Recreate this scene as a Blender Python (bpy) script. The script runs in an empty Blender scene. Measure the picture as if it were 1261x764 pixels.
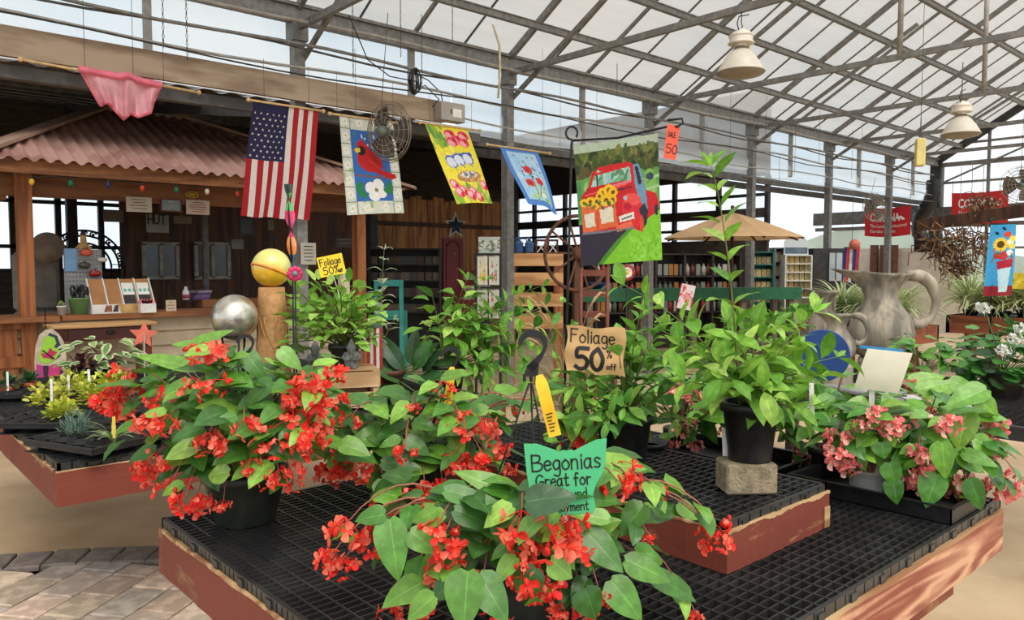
import bpy, math, random
import numpy as np
from mathutils import Vector, Matrix, Euler
random.seed(7)
R = random.uniform
PI = math.pi
SC = bpy.context.scene
COL = SC.collection
V = Vector

# ------------------------------------------------------------------ camera
F = 957.0
CX, CY = 630.5, 382.0
PITCH = math.atan(54.0 / F)
YAWF = V((math.cos(math.radians(48.2)), math.sin(math.radians(48.2)), 0)).normalized()          # horizontal view direction
RIGHT = V((YAWF.y, -YAWF.x, 0))
FWD = (YAWF * math.cos(PITCH) - V((0, 0, 1)) * math.sin(PITCH)).normalized()
UP = RIGHT.cross(FWD)
EYE = V((0, 0, 1.58))

def ray(px, py):
    return FWD + RIGHT * ((px - CX) / F) - UP * ((py - CY) / F)
def W(px, py, d):                                   # point at depth d on the ray
    return EYE + ray(px, py) * d
def onZ(px, py, z):
    r = ray(px, py); return EYE + r * ((z - EYE.z) / r.z)
def onY(px, py, y):
    r = ray(px, py); return EYE + r * (y / r.y)
def onX(px, py, x):
    r = ray(px, py); return EYE + r * (x / r.x)
def proj(p):
    q = V(p) - EYE; d = q.dot(FWD)
    return (CX + F * q.dot(RIGHT) / d, CY - F * q.dot(UP) / d, d)

cam = bpy.data.objects.new('camera', bpy.data.cameras.new('camera'))
COL.objects.link(cam)
cam.matrix_world = Matrix.Translation(EYE) @ Matrix((RIGHT, UP, -FWD)).transposed().to_4x4()
cam.data.sensor_width = 36.0
cam.data.lens = F / 1261.0 * 36.0
cam.data.clip_start = 0.05
cam.data.clip_end = 400
SC.camera = cam

# ------------------------------------------------------------------ materials
MATS = {}
def nodes_of(m):
    m.use_nodes = True
    nt = m.node_tree
    nt.nodes.clear()
    return nt, nt.nodes, nt.links

def M(name, col, rough=0.6, metal=0.0, var=0.18, scale=9.0, bump=0.0, col2=None, mix=(0.45, 0.6), stretch=None,
      spec=0.5, attr=False, trans=0.0, detail=4.0, rot=None, coat=0.0, fine=0.0):
    """procedural principled material: noise blends col -> col2 (or a lighter/darker tone of col)"""
    if name in MATS: return MATS[name]
    m = bpy.data.materials.new(name); MATS[name] = m
    nt, N, L = nodes_of(m)
    out = N.new('ShaderNodeOutputMaterial'); b = N.new('ShaderNodeBsdfPrincipled')
    b.inputs['Roughness'].default_value = rough
    b.inputs['Metallic'].default_value = metal
    b.inputs['Specular IOR Level'].default_value = spec
    b.inputs['Coat Weight'].default_value = coat
    tc = N.new('ShaderNodeTexCoord'); mp = N.new('ShaderNodeMapping')
    L.new(tc.outputs['Object'], mp.inputs['Vector'])
    if stretch: mp.inputs['Scale'].default_value = stretch
    if rot: mp.inputs['Rotation'].default_value = rot
    no = N.new('ShaderNodeTexNoise'); no.inputs['Scale'].default_value = scale; no.inputs['Detail'].default_value = detail
    L.new(mp.outputs['Vector'], no.inputs['Vector'])
    ramp = N.new('ShaderNodeMapRange'); ramp.inputs['From Min'].default_value = mix[0]; ramp.inputs['From Max'].default_value = mix[1]
    L.new(no.outputs['Fac'], ramp.inputs['Value'])
    mx = N.new('ShaderNodeMix'); mx.data_type = 'RGBA'
    L.new(ramp.outputs['Result'], mx.inputs['Factor'])
    A, B = mx.inputs['A'], mx.inputs['B']
    if attr:
        at = N.new('ShaderNodeAttribute'); at.attribute_name = 'Col'
        hs1 = N.new('ShaderNodeHueSaturation'); hs1.inputs['Value'].default_value = 1 - var
        hs2 = N.new('ShaderNodeHueSaturation'); hs2.inputs['Value'].default_value = 1 + var
        L.new(at.outputs['Color'], hs1.inputs['Color']); L.new(at.outputs['Color'], hs2.inputs['Color'])
        L.new(hs1.outputs['Color'], A); L.new(hs2.outputs['Color'], B)
    elif col2 is not None:
        A.default_value = (*col, 1); B.default_value = (*col2, 1)
    else:
        A.default_value = (*[c * (1 - var) for c in col], 1)
        B.default_value = (*[min(1, c * (1 + var)) for c in col], 1)
    L.new(mx.outputs['Result'], b.inputs['Base Color'])
    if bump:
        bp = N.new('ShaderNodeBump'); bp.inputs['Strength'].default_value = bump; bp.inputs['Distance'].default_value = 0.01
        src = no
        if fine:
            src = N.new('ShaderNodeTexNoise'); src.inputs['Scale'].default_value = fine; src.inputs['Detail'].default_value = 5
            L.new(mp.outputs['Vector'], src.inputs['Vector'])
        L.new(src.outputs['Fac'], bp.inputs['Height']); L.new(bp.outputs['Normal'], b.inputs['Normal'])
    if trans:
        tr = N.new('ShaderNodeBsdfTranslucent'); L.new(mx.outputs['Result'], tr.inputs['Color'])
        ms = N.new('ShaderNodeMixShader'); ms.inputs['Fac'].default_value = trans
        L.new(b.outputs['BSDF'], ms.inputs[1]); L.new(tr.outputs['BSDF'], ms.inputs[2])
        L.new(ms.outputs['Shader'], out.inputs['Surface'])
    else:
        L.new(b.outputs['BSDF'], out.inputs['Surface'])
    return m

def poly_film(name, col, clear, var=0.06, rough=0.4, scale=(0.4, 6, 1)):
    """thin plastic film / twin-wall sheet: part of the light passes straight, the rest is scattered"""
    m = bpy.data.materials.new(name); MATS[name] = m
    nt, N, L = nodes_of(m)
    out = N.new('ShaderNodeOutputMaterial')
    tc = N.new('ShaderNodeTexCoord'); mp = N.new('ShaderNodeMapping'); mp.inputs['Scale'].default_value = scale
    no = N.new('ShaderNodeTexNoise'); no.inputs['Scale'].default_value = 1.3; no.inputs['Detail'].default_value = 5
    L.new(tc.outputs['Object'], mp.inputs['Vector']); L.new(mp.outputs['Vector'], no.inputs['Vector'])
    mx = N.new('ShaderNodeMix'); mx.data_type = 'RGBA'
    mx.inputs['A'].default_value = (*[c * (1 - var) for c in col], 1); mx.inputs['B'].default_value = (*[min(1, c * (1 + var)) for c in col], 1)
    L.new(no.outputs['Fac'], mx.inputs['Factor'])
    t = N.new('ShaderNodeBsdfTranslucent'); d = N.new('ShaderNodeBsdfDiffuse'); tp = N.new('ShaderNodeBsdfTransparent')
    L.new(mx.outputs['Result'], t.inputs['Color']); L.new(mx.outputs['Result'], d.inputs['Color'])
    L.new(mx.outputs['Result'], tp.inputs['Color'])
    m1 = N.new('ShaderNodeMixShader'); m1.inputs['Fac'].default_value = 0.35
    L.new(t.outputs['BSDF'], m1.inputs[1]); L.new(d.outputs['BSDF'], m1.inputs[2])
    m2 = N.new('ShaderNodeMixShader'); m2.inputs['Fac'].default_value = clear
    L.new(m1.outputs['Shader'], m2.inputs[1]); L.new(tp.outputs['BSDF'], m2.inputs[2])
    L.new(m2.outputs['Shader'], out.inputs['Surface'])
    return m

def wood_mat(name, col, col2, rough=0.65, ring=14.0, dist=6.0, axis='X', paint=None, wear=(0.5, 0.56), bump=0.25, wscale=5.0):
    """wood with stretched distorted grain; optional paint layer worn through by noise"""
    if name in MATS: return MATS[name]
    m = bpy.data.materials.new(name); MATS[name] = m
    nt, N, L = nodes_of(m)
    out = N.new('ShaderNodeOutputMaterial'); b = N.new('ShaderNodeBsdfPrincipled'); b.inputs['Roughness'].default_value = rough
    tc = N.new('ShaderNodeTexCoord'); mp = N.new('ShaderNodeMapping')
    st = {'X': (0.22, 2.2, 2.2), 'Y': (2.2, 0.22, 2.2), 'Z': (2.2, 2.2, 0.22)}[axis]
    mp.inputs['Scale'].default_value = st
    L.new(tc.outputs['Object'], mp.inputs['Vector'])
    no = N.new('ShaderNodeTexNoise'); no.inputs['Scale'].default_value = 2.6; no.inputs['Detail'].default_value = 3; no.inputs['Distortion'].default_value = 0.6
    L.new(mp.outputs['Vector'], no.inputs['Vector'])
    mul = N.new('ShaderNodeMath'); mul.operation = 'MULTIPLY'; mul.inputs[1].default_value = ring * 4
    L.new(no.outputs['Fac'], mul.inputs[0])
    sn = N.new('ShaderNodeMath'); sn.operation = 'SINE'; L.new(mul.outputs[0], sn.inputs[0])
    mr = N.new('ShaderNodeMapRange'); mr.inputs['From Min'].default_value = -1; mr.inputs['From Max'].default_value = 1
    L.new(sn.outputs[0], mr.inputs['Value'])
    mx = N.new('ShaderNodeMix'); mx.data_type = 'RGBA'; mx.inputs['A'].default_value = (*col, 1); mx.inputs['B'].default_value = (*col2, 1)
    L.new(mr.outputs['Result'], mx.inputs['Factor'])
    src = mx
    if paint:
        n2 = N.new('ShaderNodeTexNoise'); n2.inputs['Scale'].default_value = wscale; n2.inputs['Detail'].default_value = 9; n2.inputs['Roughness'].default_value = 0.65
        mp2 = N.new('ShaderNodeMapping'); mp2.inputs['Scale'].default_value = {'X': (0.5, 2, 2), 'Y': (2, 0.5, 2), 'Z': (2, 2, 0.5)}[axis]
        L.new(tc.outputs['Object'], mp2.inputs['Vector']); L.new(mp2.outputs['Vector'], n2.inputs['Vector'])
        r2 = N.new('ShaderNodeMapRange'); r2.inputs['From Min'].default_value = wear[0]; r2.inputs['From Max'].default_value = wear[1]
        L.new(n2.outputs['Fac'], r2.inputs['Value'])
        n3 = N.new('ShaderNodeTexNoise'); n3.inputs['Scale'].default_value = 3; n3.inputs['Detail'].default_value = 4
        L.new(mp2.outputs['Vector'], n3.inputs['Vector'])
        pm = N.new('ShaderNodeMix'); pm.data_type = 'RGBA'
        pm.inputs['A'].default_value = (*[c * 0.75 for c in paint], 1); pm.inputs['B'].default_value = (*[c * 1.3 for c in paint], 1)
        L.new(n3.outputs['Fac'], pm.inputs['Factor'])
        m2 = N.new('ShaderNodeMix'); m2.data_type = 'RGBA'
        L.new(r2.outputs['Result'], m2.inputs['Factor']); L.new(pm.outputs['Result'], m2.inputs['A']); L.new(mx.outputs['Result'], m2.inputs['B'])
        src = m2
    L.new(src.outputs['Result'], b.inputs['Base Color'])
    bp = N.new('ShaderNodeBump'); bp.inputs['Strength'].default_value = bump; bp.inputs['Distance'].default_value = 0.004
    L.new(mr.outputs['Result'], bp.inputs['Height']); L.new(bp.outputs['Normal'], b.inputs['Normal'])
    L.new(b.outputs['BSDF'], out.inputs['Surface'])
    return m

# ------------------------------------------------------------------ mesh builder
def frame_of(d, up=V((0, 0, 1))):
    d = V(d).normalized()
    s = d.cross(up)
    if s.length < 1e-5: s = d.cross(V((1, 0, 0)))
    s.normalize()
    return d, s, s.cross(d).normalized()

class MB:
    def __init__(self):
        self.v, self.f, self.m, self.c, self.s = [], [], [], [], []
        self.x = None
    def add(self, vs, fs, m=0, col=None, smooth=False):
        n = len(self.v)
        if self.x is not None: vs = [self.x @ V(p) for p in vs]
        self.v.extend([tuple(p) for p in vs])
        for f in fs:
            self.f.append([i + n for i in f]); self.m.append(m); self.c.append(col); self.s.append(smooth)
    def box(self, a, b, m=0, col=None):              # two opposite corners
        x0, y0, z0 = [min(p, q) for p, q in zip(a, b)]; x1, y1, z1 = [max(p, q) for p, q in zip(a, b)]
        vs = [(x0, y0, z0), (x1, y0, z0), (x1, y1, z0), (x0, y1, z0), (x0, y0, z1), (x1, y0, z1), (x1, y1, z1), (x0, y1, z1)]
        self.add(vs, [(0, 3, 2, 1), (4, 5, 6, 7), (0, 1, 5, 4), (1, 2, 6, 5), (2, 3, 7, 6), (3, 0, 4, 7)], m, col)
    def cbox(self, c, s, m=0, col=None, rot=None, bev=0.0):
        """centred box, optional rotation matrix (3x3) and bevelled vertical+horizontal edges"""
        h = [q / 2 for q in s]
        if bev > 0:
            vs, fs = [], []
            b = min(bev, min(h) * 0.9)
            for (sx, sy, sz) in [(i, j, k) for i in (-1, 1) for j in (-1, 1) for k in (-1, 1)]:
                vs += [(sx * h[0], sy * (h[1] - b), sz * (h[2] - b)), (sx * (h[0] - b), sy * h[1], sz * (h[2] - b)), (sx * (h[0] - b), sy * (h[1] - b), sz * h[2])]
            def q(i, j, k): return ((i > 0) * 4 + (j > 0) * 2 + (k > 0)) * 3
            for a in (-1, 1):
                fs += [[q(a, -1, -1), q(a, 1, -1), q(a, 1, 1), q(a, -1, 1)], [q(-1, a, -1) + 1, q(1, a, -1) + 1, q(1, a, 1) + 1, q(-1, a, 1) + 1], [q(-1, -1, a) + 2, q(1, -1, a) + 2, q(1, 1, a) + 2, q(-1, 1, a) + 2]]
                for c2 in (-1, 1):
                    fs += [[q(a, c2, -1), q(a, c2, 1), q(a, c2, 1) + 1, q(a, c2, -1) + 1], [q(a, -1, c2), q(a, 1, c2), q(a, 1, c2) + 2, q(a, -1, c2) + 2], [q(-1, a, c2) + 1, q(1, a, c2) + 1, q(1, a, c2) + 2, q(-1, a, c2) + 2]]
                    for d2 in (-1, 1):
                        k = q(a, c2, d2); fs += [[k, k + 1, k + 2]]
        else:
            vs = [(i * h[0], j * h[1], k * h[2]) for k in (-1, 1) for (i, j) in ((-1, -1), (1, -1), (1, 1), (-1, 1))]
            fs = [(0, 3, 2, 1), (4, 5, 6, 7), (0, 1, 5, 4), (1, 2, 6, 5), (2, 3, 7, 6), (3, 0, 4, 7)]
        rm = rot if rot is not None else Matrix.Identity(3)
        self.add([rm @ V(p) + V(c) for p in vs], fs, m, col)
    def bar(self, p, q, w, h, m=0, col=None, up=V((0, 0, 1))):
        p, q = V(p), V(q); d, s, u = frame_of(q - p, up)
        vs = []
        for o in (p, q):
            for a, b in ((-1, -1), (1, -1), (1, 1), (-1, 1)):
                vs.append(o + s * (a * w / 2) + u * (b * h / 2))
        self.add(vs, [(3, 2, 1, 0), (4, 5, 6, 7), (0, 1, 5, 4), (1, 2, 6, 5), (2, 3, 7, 6), (3, 0, 4, 7)], m, col)
    def tube(self, pts, r, n=6, m=0, col=None, caps=True, smooth=True):
        pts = [V(p) for p in pts]
        rs = r if isinstance(r, (list, tuple)) else [r] * len(pts)
        vs, fs = [], []
        d0 = (pts[1] - pts[0]).normalized(); _, s, u = frame_of(d0)
        for i, p in enumerate(pts):
            d = (pts[min(i + 1, len(pts) - 1)] - pts[max(i - 1, 0)])
            if d.length < 1e-9: d = d0
            d.normalize()
            s = (s - d * s.dot(d)); 
            if s.length < 1e-6: _, s, _u = frame_of(d)
            s.normalize(); u = s.cross(d)
            for k in range(n):
                a = 2 * PI * k / n
                vs.append(p + (s * math.cos(a) + u * math.sin(a)) * rs[i])
        for i in range(len(pts) - 1):
            for k in range(n):
                k2 = (k + 1) % n
                fs.append((i * n + k, (i + 1) * n + k, (i + 1) * n + k2, i * n + k2))
        if caps:
            fs.append(tuple(range(n))); fs.append(tuple(reversed([(len(pts) - 1) * n + k for k in range(n)])))
        self.add(vs, fs, m, col, smooth)
    def lathe(self, prof, n=24, m=0, col=None, c=(0, 0, 0), smooth=True, mat=None, sx=1.0, sy=1.0):
        vs, fs = [], []
        for (r, z) in prof:
            for k in range(n):
                a = 2 * PI * k / n
                p = V((r * math.cos(a) * sx, r * math.sin(a) * sy, z))
                if mat is not None: p = mat @ p
                vs.append(p + V(c))
        for i in range(len(prof) - 1):
            for k in range(n):
                k2 = (k + 1) % n
                fs.append((i * n + k, i * n + k2, (i + 1) * n + k2, (i + 1) * n + k))
        if prof[0][0] > 1e-4: fs.append(tuple(reversed(range(n))))
        if prof[-1][0] > 1e-4: fs.append(tuple((len(prof) - 1) * n + k for k in range(n)))
        self.add(vs, fs, m, col, smooth)
    def ball(self, c, r, n=12, k=8, m=0, col=None, sq=(1, 1, 1), rot=None):
        vs, fs = [], []
        for i in range(k + 1):
            t = PI * i / k
            for j in range(n):
                a = 2 * PI * j / n
                p = V((math.sin(t) * math.cos(a) * sq[0], math.sin(t) * math.sin(a) * sq[1], math.cos(t) * sq[2])) * r
                if rot is not None: p = rot @ p
                vs.append(p + V(c))
        for i in range(k):
            for j in range(n):
                j2 = (j + 1) % n
                fs.append((i * n + j, (i + 1) * n + j, (i + 1) * n + j2, i * n + j2))
        self.add(vs, fs, m, col, True)
    def prism(self, outline, th, mat, m=0, col=None):
        """2-D outline (x,y) extruded by th along local z, both sides, placed by 4x4 mat"""
        n = len(outline)
        vs = [mat @ V((x, y, th / 2)) for x, y in outline] + [mat @ V((x, y, -th / 2)) for x, y in outline]
        fs = [tuple(range(n)), tuple(reversed(range(n, 2 * n)))] + [(i, i + n, (i + 1) % n + n, (i + 1) % n) for i in range(n)]
        self.add(vs, fs, m, col)
    def grid(self, fn, nu, nv, m=0, cols=None, smooth=True, col=None):
        vs = [fn(i / nu, j / nv) for j in range(nv + 1) for i in range(nu + 1)]
        for j in range(nv):
            pass
        n = nu + 1
        fs = [(j * n + i, j * n + i + 1, (j + 1) * n + i + 1, (j + 1) * n + i) for j in range(nv) for i in range(nu)]
        base = len(self.f)
        self.add(vs, fs, m, col, smooth)
        if cols is not None:
            k = 0
            for j in range(nv):
                for i in range(nu):
                    self.c[base + k] = cols(i / nu + 0.5 / nu, j / nv + 0.5 / nv); k += 1
    def build(self, name, mats, parent=None, label=None):
        me = bpy.data.meshes.new(name)
        me.from_pydata(self.v, [], self.f)
        if not isinstance(mats, (list, tuple)): mats = [mats]
        for m in mats: me.materials.append(m)
        me.polygons.foreach_set('material_index', self.m)
        me.polygons.foreach_set('use_smooth', self.s)
        if any(c is not None for c in self.c):
            at = me.color_attributes.new('Col', 'FLOAT_COLOR', 'CORNER')
            buf = []
            for f, c in zip(self.f, self.c):
                cc = (*c[:3], 1.0) if c is not None else (0.5, 0.5, 0.5, 1.0)
                buf.extend(cc * len(f))
            at.data.foreach_set('color', buf)
        me.update()
        o = bpy.data.objects.new(name, me); COL.objects.link(o)
        if parent: o.parent = parent
        if label: o['label'] = label
        return o

def thing(name, label, cat, loc=(0, 0, 0), rz=0.0, group=None):
    o = bpy.data.objects.new(name, None); COL.objects.link(o)
    o.empty_display_size = 0.1
    o.location = loc; o.rotation_euler = (0, 0, rz)
    o['label'] = label; o['category'] = cat
    if group: o['group'] = group
    return o
def tag(o, label, cat, group=None, loc=None, rz=None):
    o['label'] = label; o['category'] = cat
    if group: o['group'] = group
    if loc is not None: o.location = loc
    if rz is not None: o.rotation_euler = (0, 0, rz)
    return o
def struct(o):
    o['kind'] = 'structure'; return o
def dup(root, loc, rz=0.0, label=None, group=None, scale=None):
    r = root.copy(); COL.objects.link(r); r.location = loc; r.rotation_euler = (0, 0, rz)
    if scale: r.scale = (scale,) * 3
    if label: r['label'] = label
    if group: r['group'] = group
    for ch in list(root.children):
        c = ch.copy(); COL.objects.link(c); c.parent = r
        for g in list(ch.children):
            d = g.copy(); COL.objects.link(d); d.parent = c
    return r
def facing(p, extra=0.0):
    """z-rotation that turns local -Y towards the camera"""
    q = EYE - V(p)
    return math.atan2(q.y, q.x) + PI / 2 + extra
def srgb(r, g, b):
    f = lambda c: (c / 255 / 12.92) if c / 255 <= 0.04045 else ((c / 255 + 0.055) / 1.055) ** 2.4
    return (f(r), f(g), f(b))
def jit(c, a=0.15):
    k = R(1 - a, 1 + a); return tuple(max(0, min(1, q * k * R(1 - a * 0.4, 1 + a * 0.4))) for q in c)

# ------------------------------------------------------------------ writing
STROKES = {   # hand lettering: polylines on a 0..1 box (x right, y up); descenders below 0
 'B': [[(0, 0), (0, 1)], [(0, 1), (.5, .95), (.55, .75), (.4, .56), (0, .52)], [(.3, .54), (.65, .42), (.65, .15), (.4, 0), (0, 0)]],
 'G': [[(.65, .85), (.4, 1), (.12, .85), (0, .5), (.12, .12), (.4, 0), (.68, .15), (.68, .42), (.4, .42)]],
 'F': [[(0, 0), (.03, 1)], [(0, 1), (.6, 1)], [(0, .55), (.45, .57)]],
 'e': [[(.03, .32), (.45, .36), (.4, .55), (.2, .6), (.03, .42), (.05, .15), (.22, 0), (.45, .1)]],
 'g': [[(.45, .55), (.2, .6), (.02, .35), (.15, .05), (.4, .15), (.46, .55)], [(.46, .5), (.46, -.2), (.3, -.38), (.08, -.3)]],
 'o': [[(.25, .6), (.03, .4), (.06, .1), (.25, 0), (.46, .15), (.46, .42), (.25, .6)]],
 'n': [[(.03, .6), (.03, 0)], [(.03, .42), (.22, .6), (.42, .5), (.44, 0)]],
 'm': [[(.03, .6), (.03, 0)], [(.03, .42), (.18, .6), (.3, .48), (.3, 0)], [(.3, .42), (.46, .6), (.58, .48), (.6, 0)]],
 'i': [[(.12, .58), (.12, 0)], [(.12, .78), (.13, .84)]],
 'a': [[(.44, .55), (.2, .6), (.02, .35), (.1, .03), (.3, .03), (.44, .3)], [(.45, .6), (.44, .15), (.52, 0)]],
 's': [[(.42, .52), (.22, .62), (.05, .48), (.2, .32), (.4, .2), (.3, .02), (.03, .06)]],
 'r': [[(.05, .6), (.07, 0)], [(.06, .38), (.2, .58), (.4, .56)]],
 't': [[(.2, .95), (.18, .1), (.3, 0), (.42, .05)], [(.02, .62), (.4, .64)]],
 'f': [[(.42, .92), (.28, 1), (.18, .85), (.18, -.05)], [(.02, .55), (.38, .57)]],
 'l': [[(.1, 1), (.1, 0)]], 'u': [[(.03, .6), (.05, .15), (.2, 0), (.42, .15)], [(.44, .6), (.46, 0)]],
 'd': [[(.42, .5), (.2, .6), (.02, .32), (.12, .03), (.35, .08), (.44, .35)], [(.46, 1), (.46, 0)]],
 'y': [[(.03, .6), (.22, .1)], [(.45, .6), (.2, 0), (.02, -.36)]], 'j': [[(.2, .6), (.2, -.2), (.05, -.35)], [(.2, .8), (.21, .85)]],
 '5': [[(.6, 1), (.12, .97), (.08, .58), (.35, .62), (.58, .42), (.5, .1), (.22, 0), (.02, .1)]],
 '0': [[(.35, 1), (.08, .75), (.04, .3), (.25, 0), (.5, .15), (.58, .6), (.35, 1)]],
 '%': [[(.12, .95), (.02, .8), (.12, .65), (.22, .8), (.12, .95)], [(.5, 1), (.1, 0)], [(.5, .38), (.4, .2), (.5, .03), (.6, .2), (.5, .38)]],
 'O': [[(.32, 1), (.06, .75), (.06, .25), (.32, 0), (.6, .25), (.6, .75), (.32, 1)]], 'P': [[(0, 0), (0, 1), (.5, .95), (.5, .55), (0, .5)]],
 'E': [[(.5, 1), (0, 1), (0, 0), (.5, 0)], [(0, .5), (.4, .5)]], 'N': [[(0, 0), (0, 1), (.5, 0), (.5, 1)]],
 'S': [[(.5, .85), (.28, 1), (.04, .8), (.2, .55), (.48, .35), (.4, .05), (.02, .1)]], 'A': [[(0, 0), (.28, 1), (.55, 0)], [(.1, .35), (.45, .35)]],
 'L': [[(.02, 1), (.02, 0), (.45, 0)]], 'H': [[(0, 0), (0, 1)], [(.5, 0), (.5, 1)], [(0, .5), (.5, .5)]], 'U': [[(0, 1), (.02, .2), (.25, 0), (.48, .2), (.5, 1)]],
 'T': [[(0, 1), (.55, 1)], [(.27, 1), (.27, 0)]], 'C': [[(.55, .85), (.3, 1), (.05, .75), (.05, .25), (.3, 0), (.55, .15)]], '$': [[(.5, .85), (.28, .95), (.04, .8), (.2, .55), (.48, .35), (.4, .05), (.02, .1)], [(.26, 1.05), (.26, -.08)]],
 'Y': [[(0, 1), (.27, .5), (.55, 1)], [(.27, .5), (.27, 0)]], 'R': [[(0, 0), (0, 1), (.5, .92), (.48, .58), (0, .5)], [(.2, .5), (.52, 0)]], '9': [[(.5, .6), (.2, .5), (.03, .75), (.25, 1), (.5, .8), (.45, 0)]], '.': [[(.1, 0), (.13, .04)]],
  'I': [[(.1, 0), (.1, 1)]], 'M': [[(0, 0), (.05, 1), (.32, .3), (.6, 1), (.65, 0)]],
 '/': [[(.0, -.05), (.4, 1)]],
}
def ADV(ch): 
    if ch == ' ': return 0.35
    return max(p[0] for s in STROKES[ch] for p in s) + 0.16
def write(mb, text, x, y, h, w, fn, m=0, col=None, sx=1.0):
    """hand-drawn strokes; fn maps (x,y) on the board to a point on its face; w = pen width"""
    for ch in text:
        if ch != ' ':
            for st in STROKES[ch]:
                # resample for smoothness
                P = [V((x + a * h * sx, y + b * h, 0)) for a, b in st]
                Q = []
                for i in range(len(P) - 1):
                    p0 = P[max(i - 1, 0)]; p1 = P[i]; p2 = P[i + 1]; p3 = P[min(i + 2, len(P) - 1)]
                    k = 4 if len(P) > 2 else 1
                    for j in range(k):
                        t = j / k
                        Q.append(0.5 * ((2 * p1) + (p2 - p0) * t + (2 * p0 - 5 * p1 + 4 * p2 - p3) * t * t + (3 * p1 - p0 - 3 * p2 + p3) * t ** 3))
                Q.append(P[-1])
                vs, fs = [], []
                for i, p in enumerate(Q):
                    d = (Q[min(i + 1, len(Q) - 1)] - Q[max(i - 1, 0)])
                    if d.length < 1e-9: d = V((1, 0, 0))
                    d.normalize(); s = V((-d.y, d.x, 0)) * (w / 2)
                    ex = d * (w / 2) if i == len(Q) - 1 else (-d * (w / 2) if i == 0 else V((0, 0, 0)))
                    a, b = p + s + ex, p - s + ex
                    vs += [fn(a.x, a.y), fn(b.x, b.y)]
                for i in range(len(Q) - 1):
                    fs.append((2 * i, 2 * i + 1, 2 * i + 3, 2 * i + 2))
                mb.add(vs, fs, m, col)
        x += ADV(ch) * h * sx
    return x

class Paint:
    """a cloth or panel design on a u,v raster (u to the right, v down)"""
    def __init__(s, nu, nv, bg):
        s.nu, s.nv = nu, nv
        s.a = np.zeros((nv, nu, 3)); s.a[:] = bg
        s.U, s.Vv = np.meshgrid((np.arange(nu) + .5) / nu, (np.arange(nv) + .5) / nv)
        s.rng = np.random.RandomState(3)
    def put(s, mask, col): s.a[mask] = col
    def rect(s, u0, v0, u1, v1, col): s.put((s.U >= u0) & (s.U < u1) & (s.Vv >= v0) & (s.Vv < v1), col)
    def ell(s, u, v, ru, rv, col, rot=0.0, asp=1.0):
        du, dv = s.U - u, (s.Vv - v) * asp
        c, n = math.cos(rot), math.sin(rot)
        x, y = du * c + dv * n, -du * n + dv * c
        s.put((x / ru) ** 2 + (y / (rv * asp)) ** 2 <= 1, col)
    def poly(s, pts, col):
        ins = np.zeros(s.U.shape, bool); n = len(pts)
        for i in range(n):
            (x0, y0), (x1, y1) = pts[i], pts[(i + 1) % n]
            if y0 == y1: continue
            c = ((s.Vv >= min(y0, y1)) & (s.Vv < max(y0, y1))) & (s.U < (s.Vv - y0) * (x1 - x0) / (y1 - y0) + x0)
            ins ^= c
        s.put(ins, col)
    def line(s, p, q, w, col, asp=1.0):
        px, py, qx, qy = p[0], p[1] * asp, q[0], q[1] * asp
        dx, dy = qx - px, qy - py; L = dx * dx + dy * dy + 1e-12
        t = np.clip(((s.U - px) * dx + (s.Vv * asp - py) * dy) / L, 0, 1)
        s.put((s.U - px - t * dx) ** 2 + (s.Vv * asp - py - t * dy) ** 2 <= (w / 2) ** 2, col)
    def star(s, u, v, r, col, asp=1.0, rot=0.0):
        pts = []
        for k in range(10):
            a = rot + PI * k / 5; q = r if k % 2 == 0 else r * 0.4
            pts.append((u + math.sin(a) * q, v - math.cos(a) * q / asp))
        s.poly(pts, col)
    def speck(s, n, u0, v0, u1, v1, r, cols, asp=1.0):
        for _ in range(n):
            c = cols[s.rng.randint(len(cols))]; k = s.rng.uniform(.6, 1.3)
            s.ell(s.rng.uniform(u0, u1), s.rng.uniform(v0, v1), r * k, r * k * s.rng.uniform(.6, 1) / asp, c, s.rng.uniform(0, 3))
    def col(s, u, v):
        return tuple(s.a[min(s.nv - 1, int(v * s.nv)), min(s.nu - 1, int(u * s.nu))])
# ------------------------------------------------------------------ shared materials
STEEL = M('galvanised steel', srgb(128, 126, 122), 0.5, 0.35, 0.15, 14)
STEELD = M('weathered steel', srgb(92, 90, 88), 0.6, 0.3, 0.2, 10)
STEELL = M('pale steel', srgb(160, 156, 150), 0.5, 0.2, 0.12, 10)
DARKM = M('dark metal', srgb(52, 51, 50), 0.6, 0.2, 0.2, 10)
BLACKP = M('black plastic', (0.012, 0.012, 0.013), 0.42, 0, 0.3, 30, spec=0.5)
BLACKM = M('black iron', (0.014, 0.014, 0.015), 0.5, 0.4, 0.25, 20)
WHITEP = M('white plastic', (0.78, 0.77, 0.73), 0.45, 0, 0.06, 12)
CREAM = M('cream card', (0.80, 0.74, 0.60), 0.7, 0, 0.05, 8)
INK = M('ink', (0.012, 0.012, 0.012), 0.6, 0, 0.1, 20)
REDP = wood_mat('red painted timber', srgb(158, 112, 76), srgb(122, 80, 52), paint=srgb(122, 56, 40), wear=(0.555, 0.61), ring=9)
REDW = wood_mat('red timber worn to the grain', srgb(214, 164, 130), srgb(142, 74, 54), paint=srgb(140, 66, 50), wear=(0.34, 0.5), ring=17, wscale=3.0)
RAW = wood_mat('bare board edge', srgb(205, 170, 125), srgb(150, 105, 68), ring=8)
CEDAR = wood_mat('cedar post', srgb(168, 104, 58), srgb(126, 70, 36), ring=6, axis='Z')
CEDARX = wood_mat('cedar beam', srgb(150, 96, 54), srgb(112, 66, 34), ring=6, axis='X')
DARKW = wood_mat('dark stained boards', srgb(88, 54, 32), srgb(52, 31, 18), ring=5, axis='Z')
FENCEW = wood_mat('fence boards', srgb(196, 138, 82), srgb(140, 90, 50), ring=5, axis='Z')
PINE = wood_mat('pale pine', srgb(214, 165, 112), srgb(176, 122, 76), ring=5, axis='X')
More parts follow.
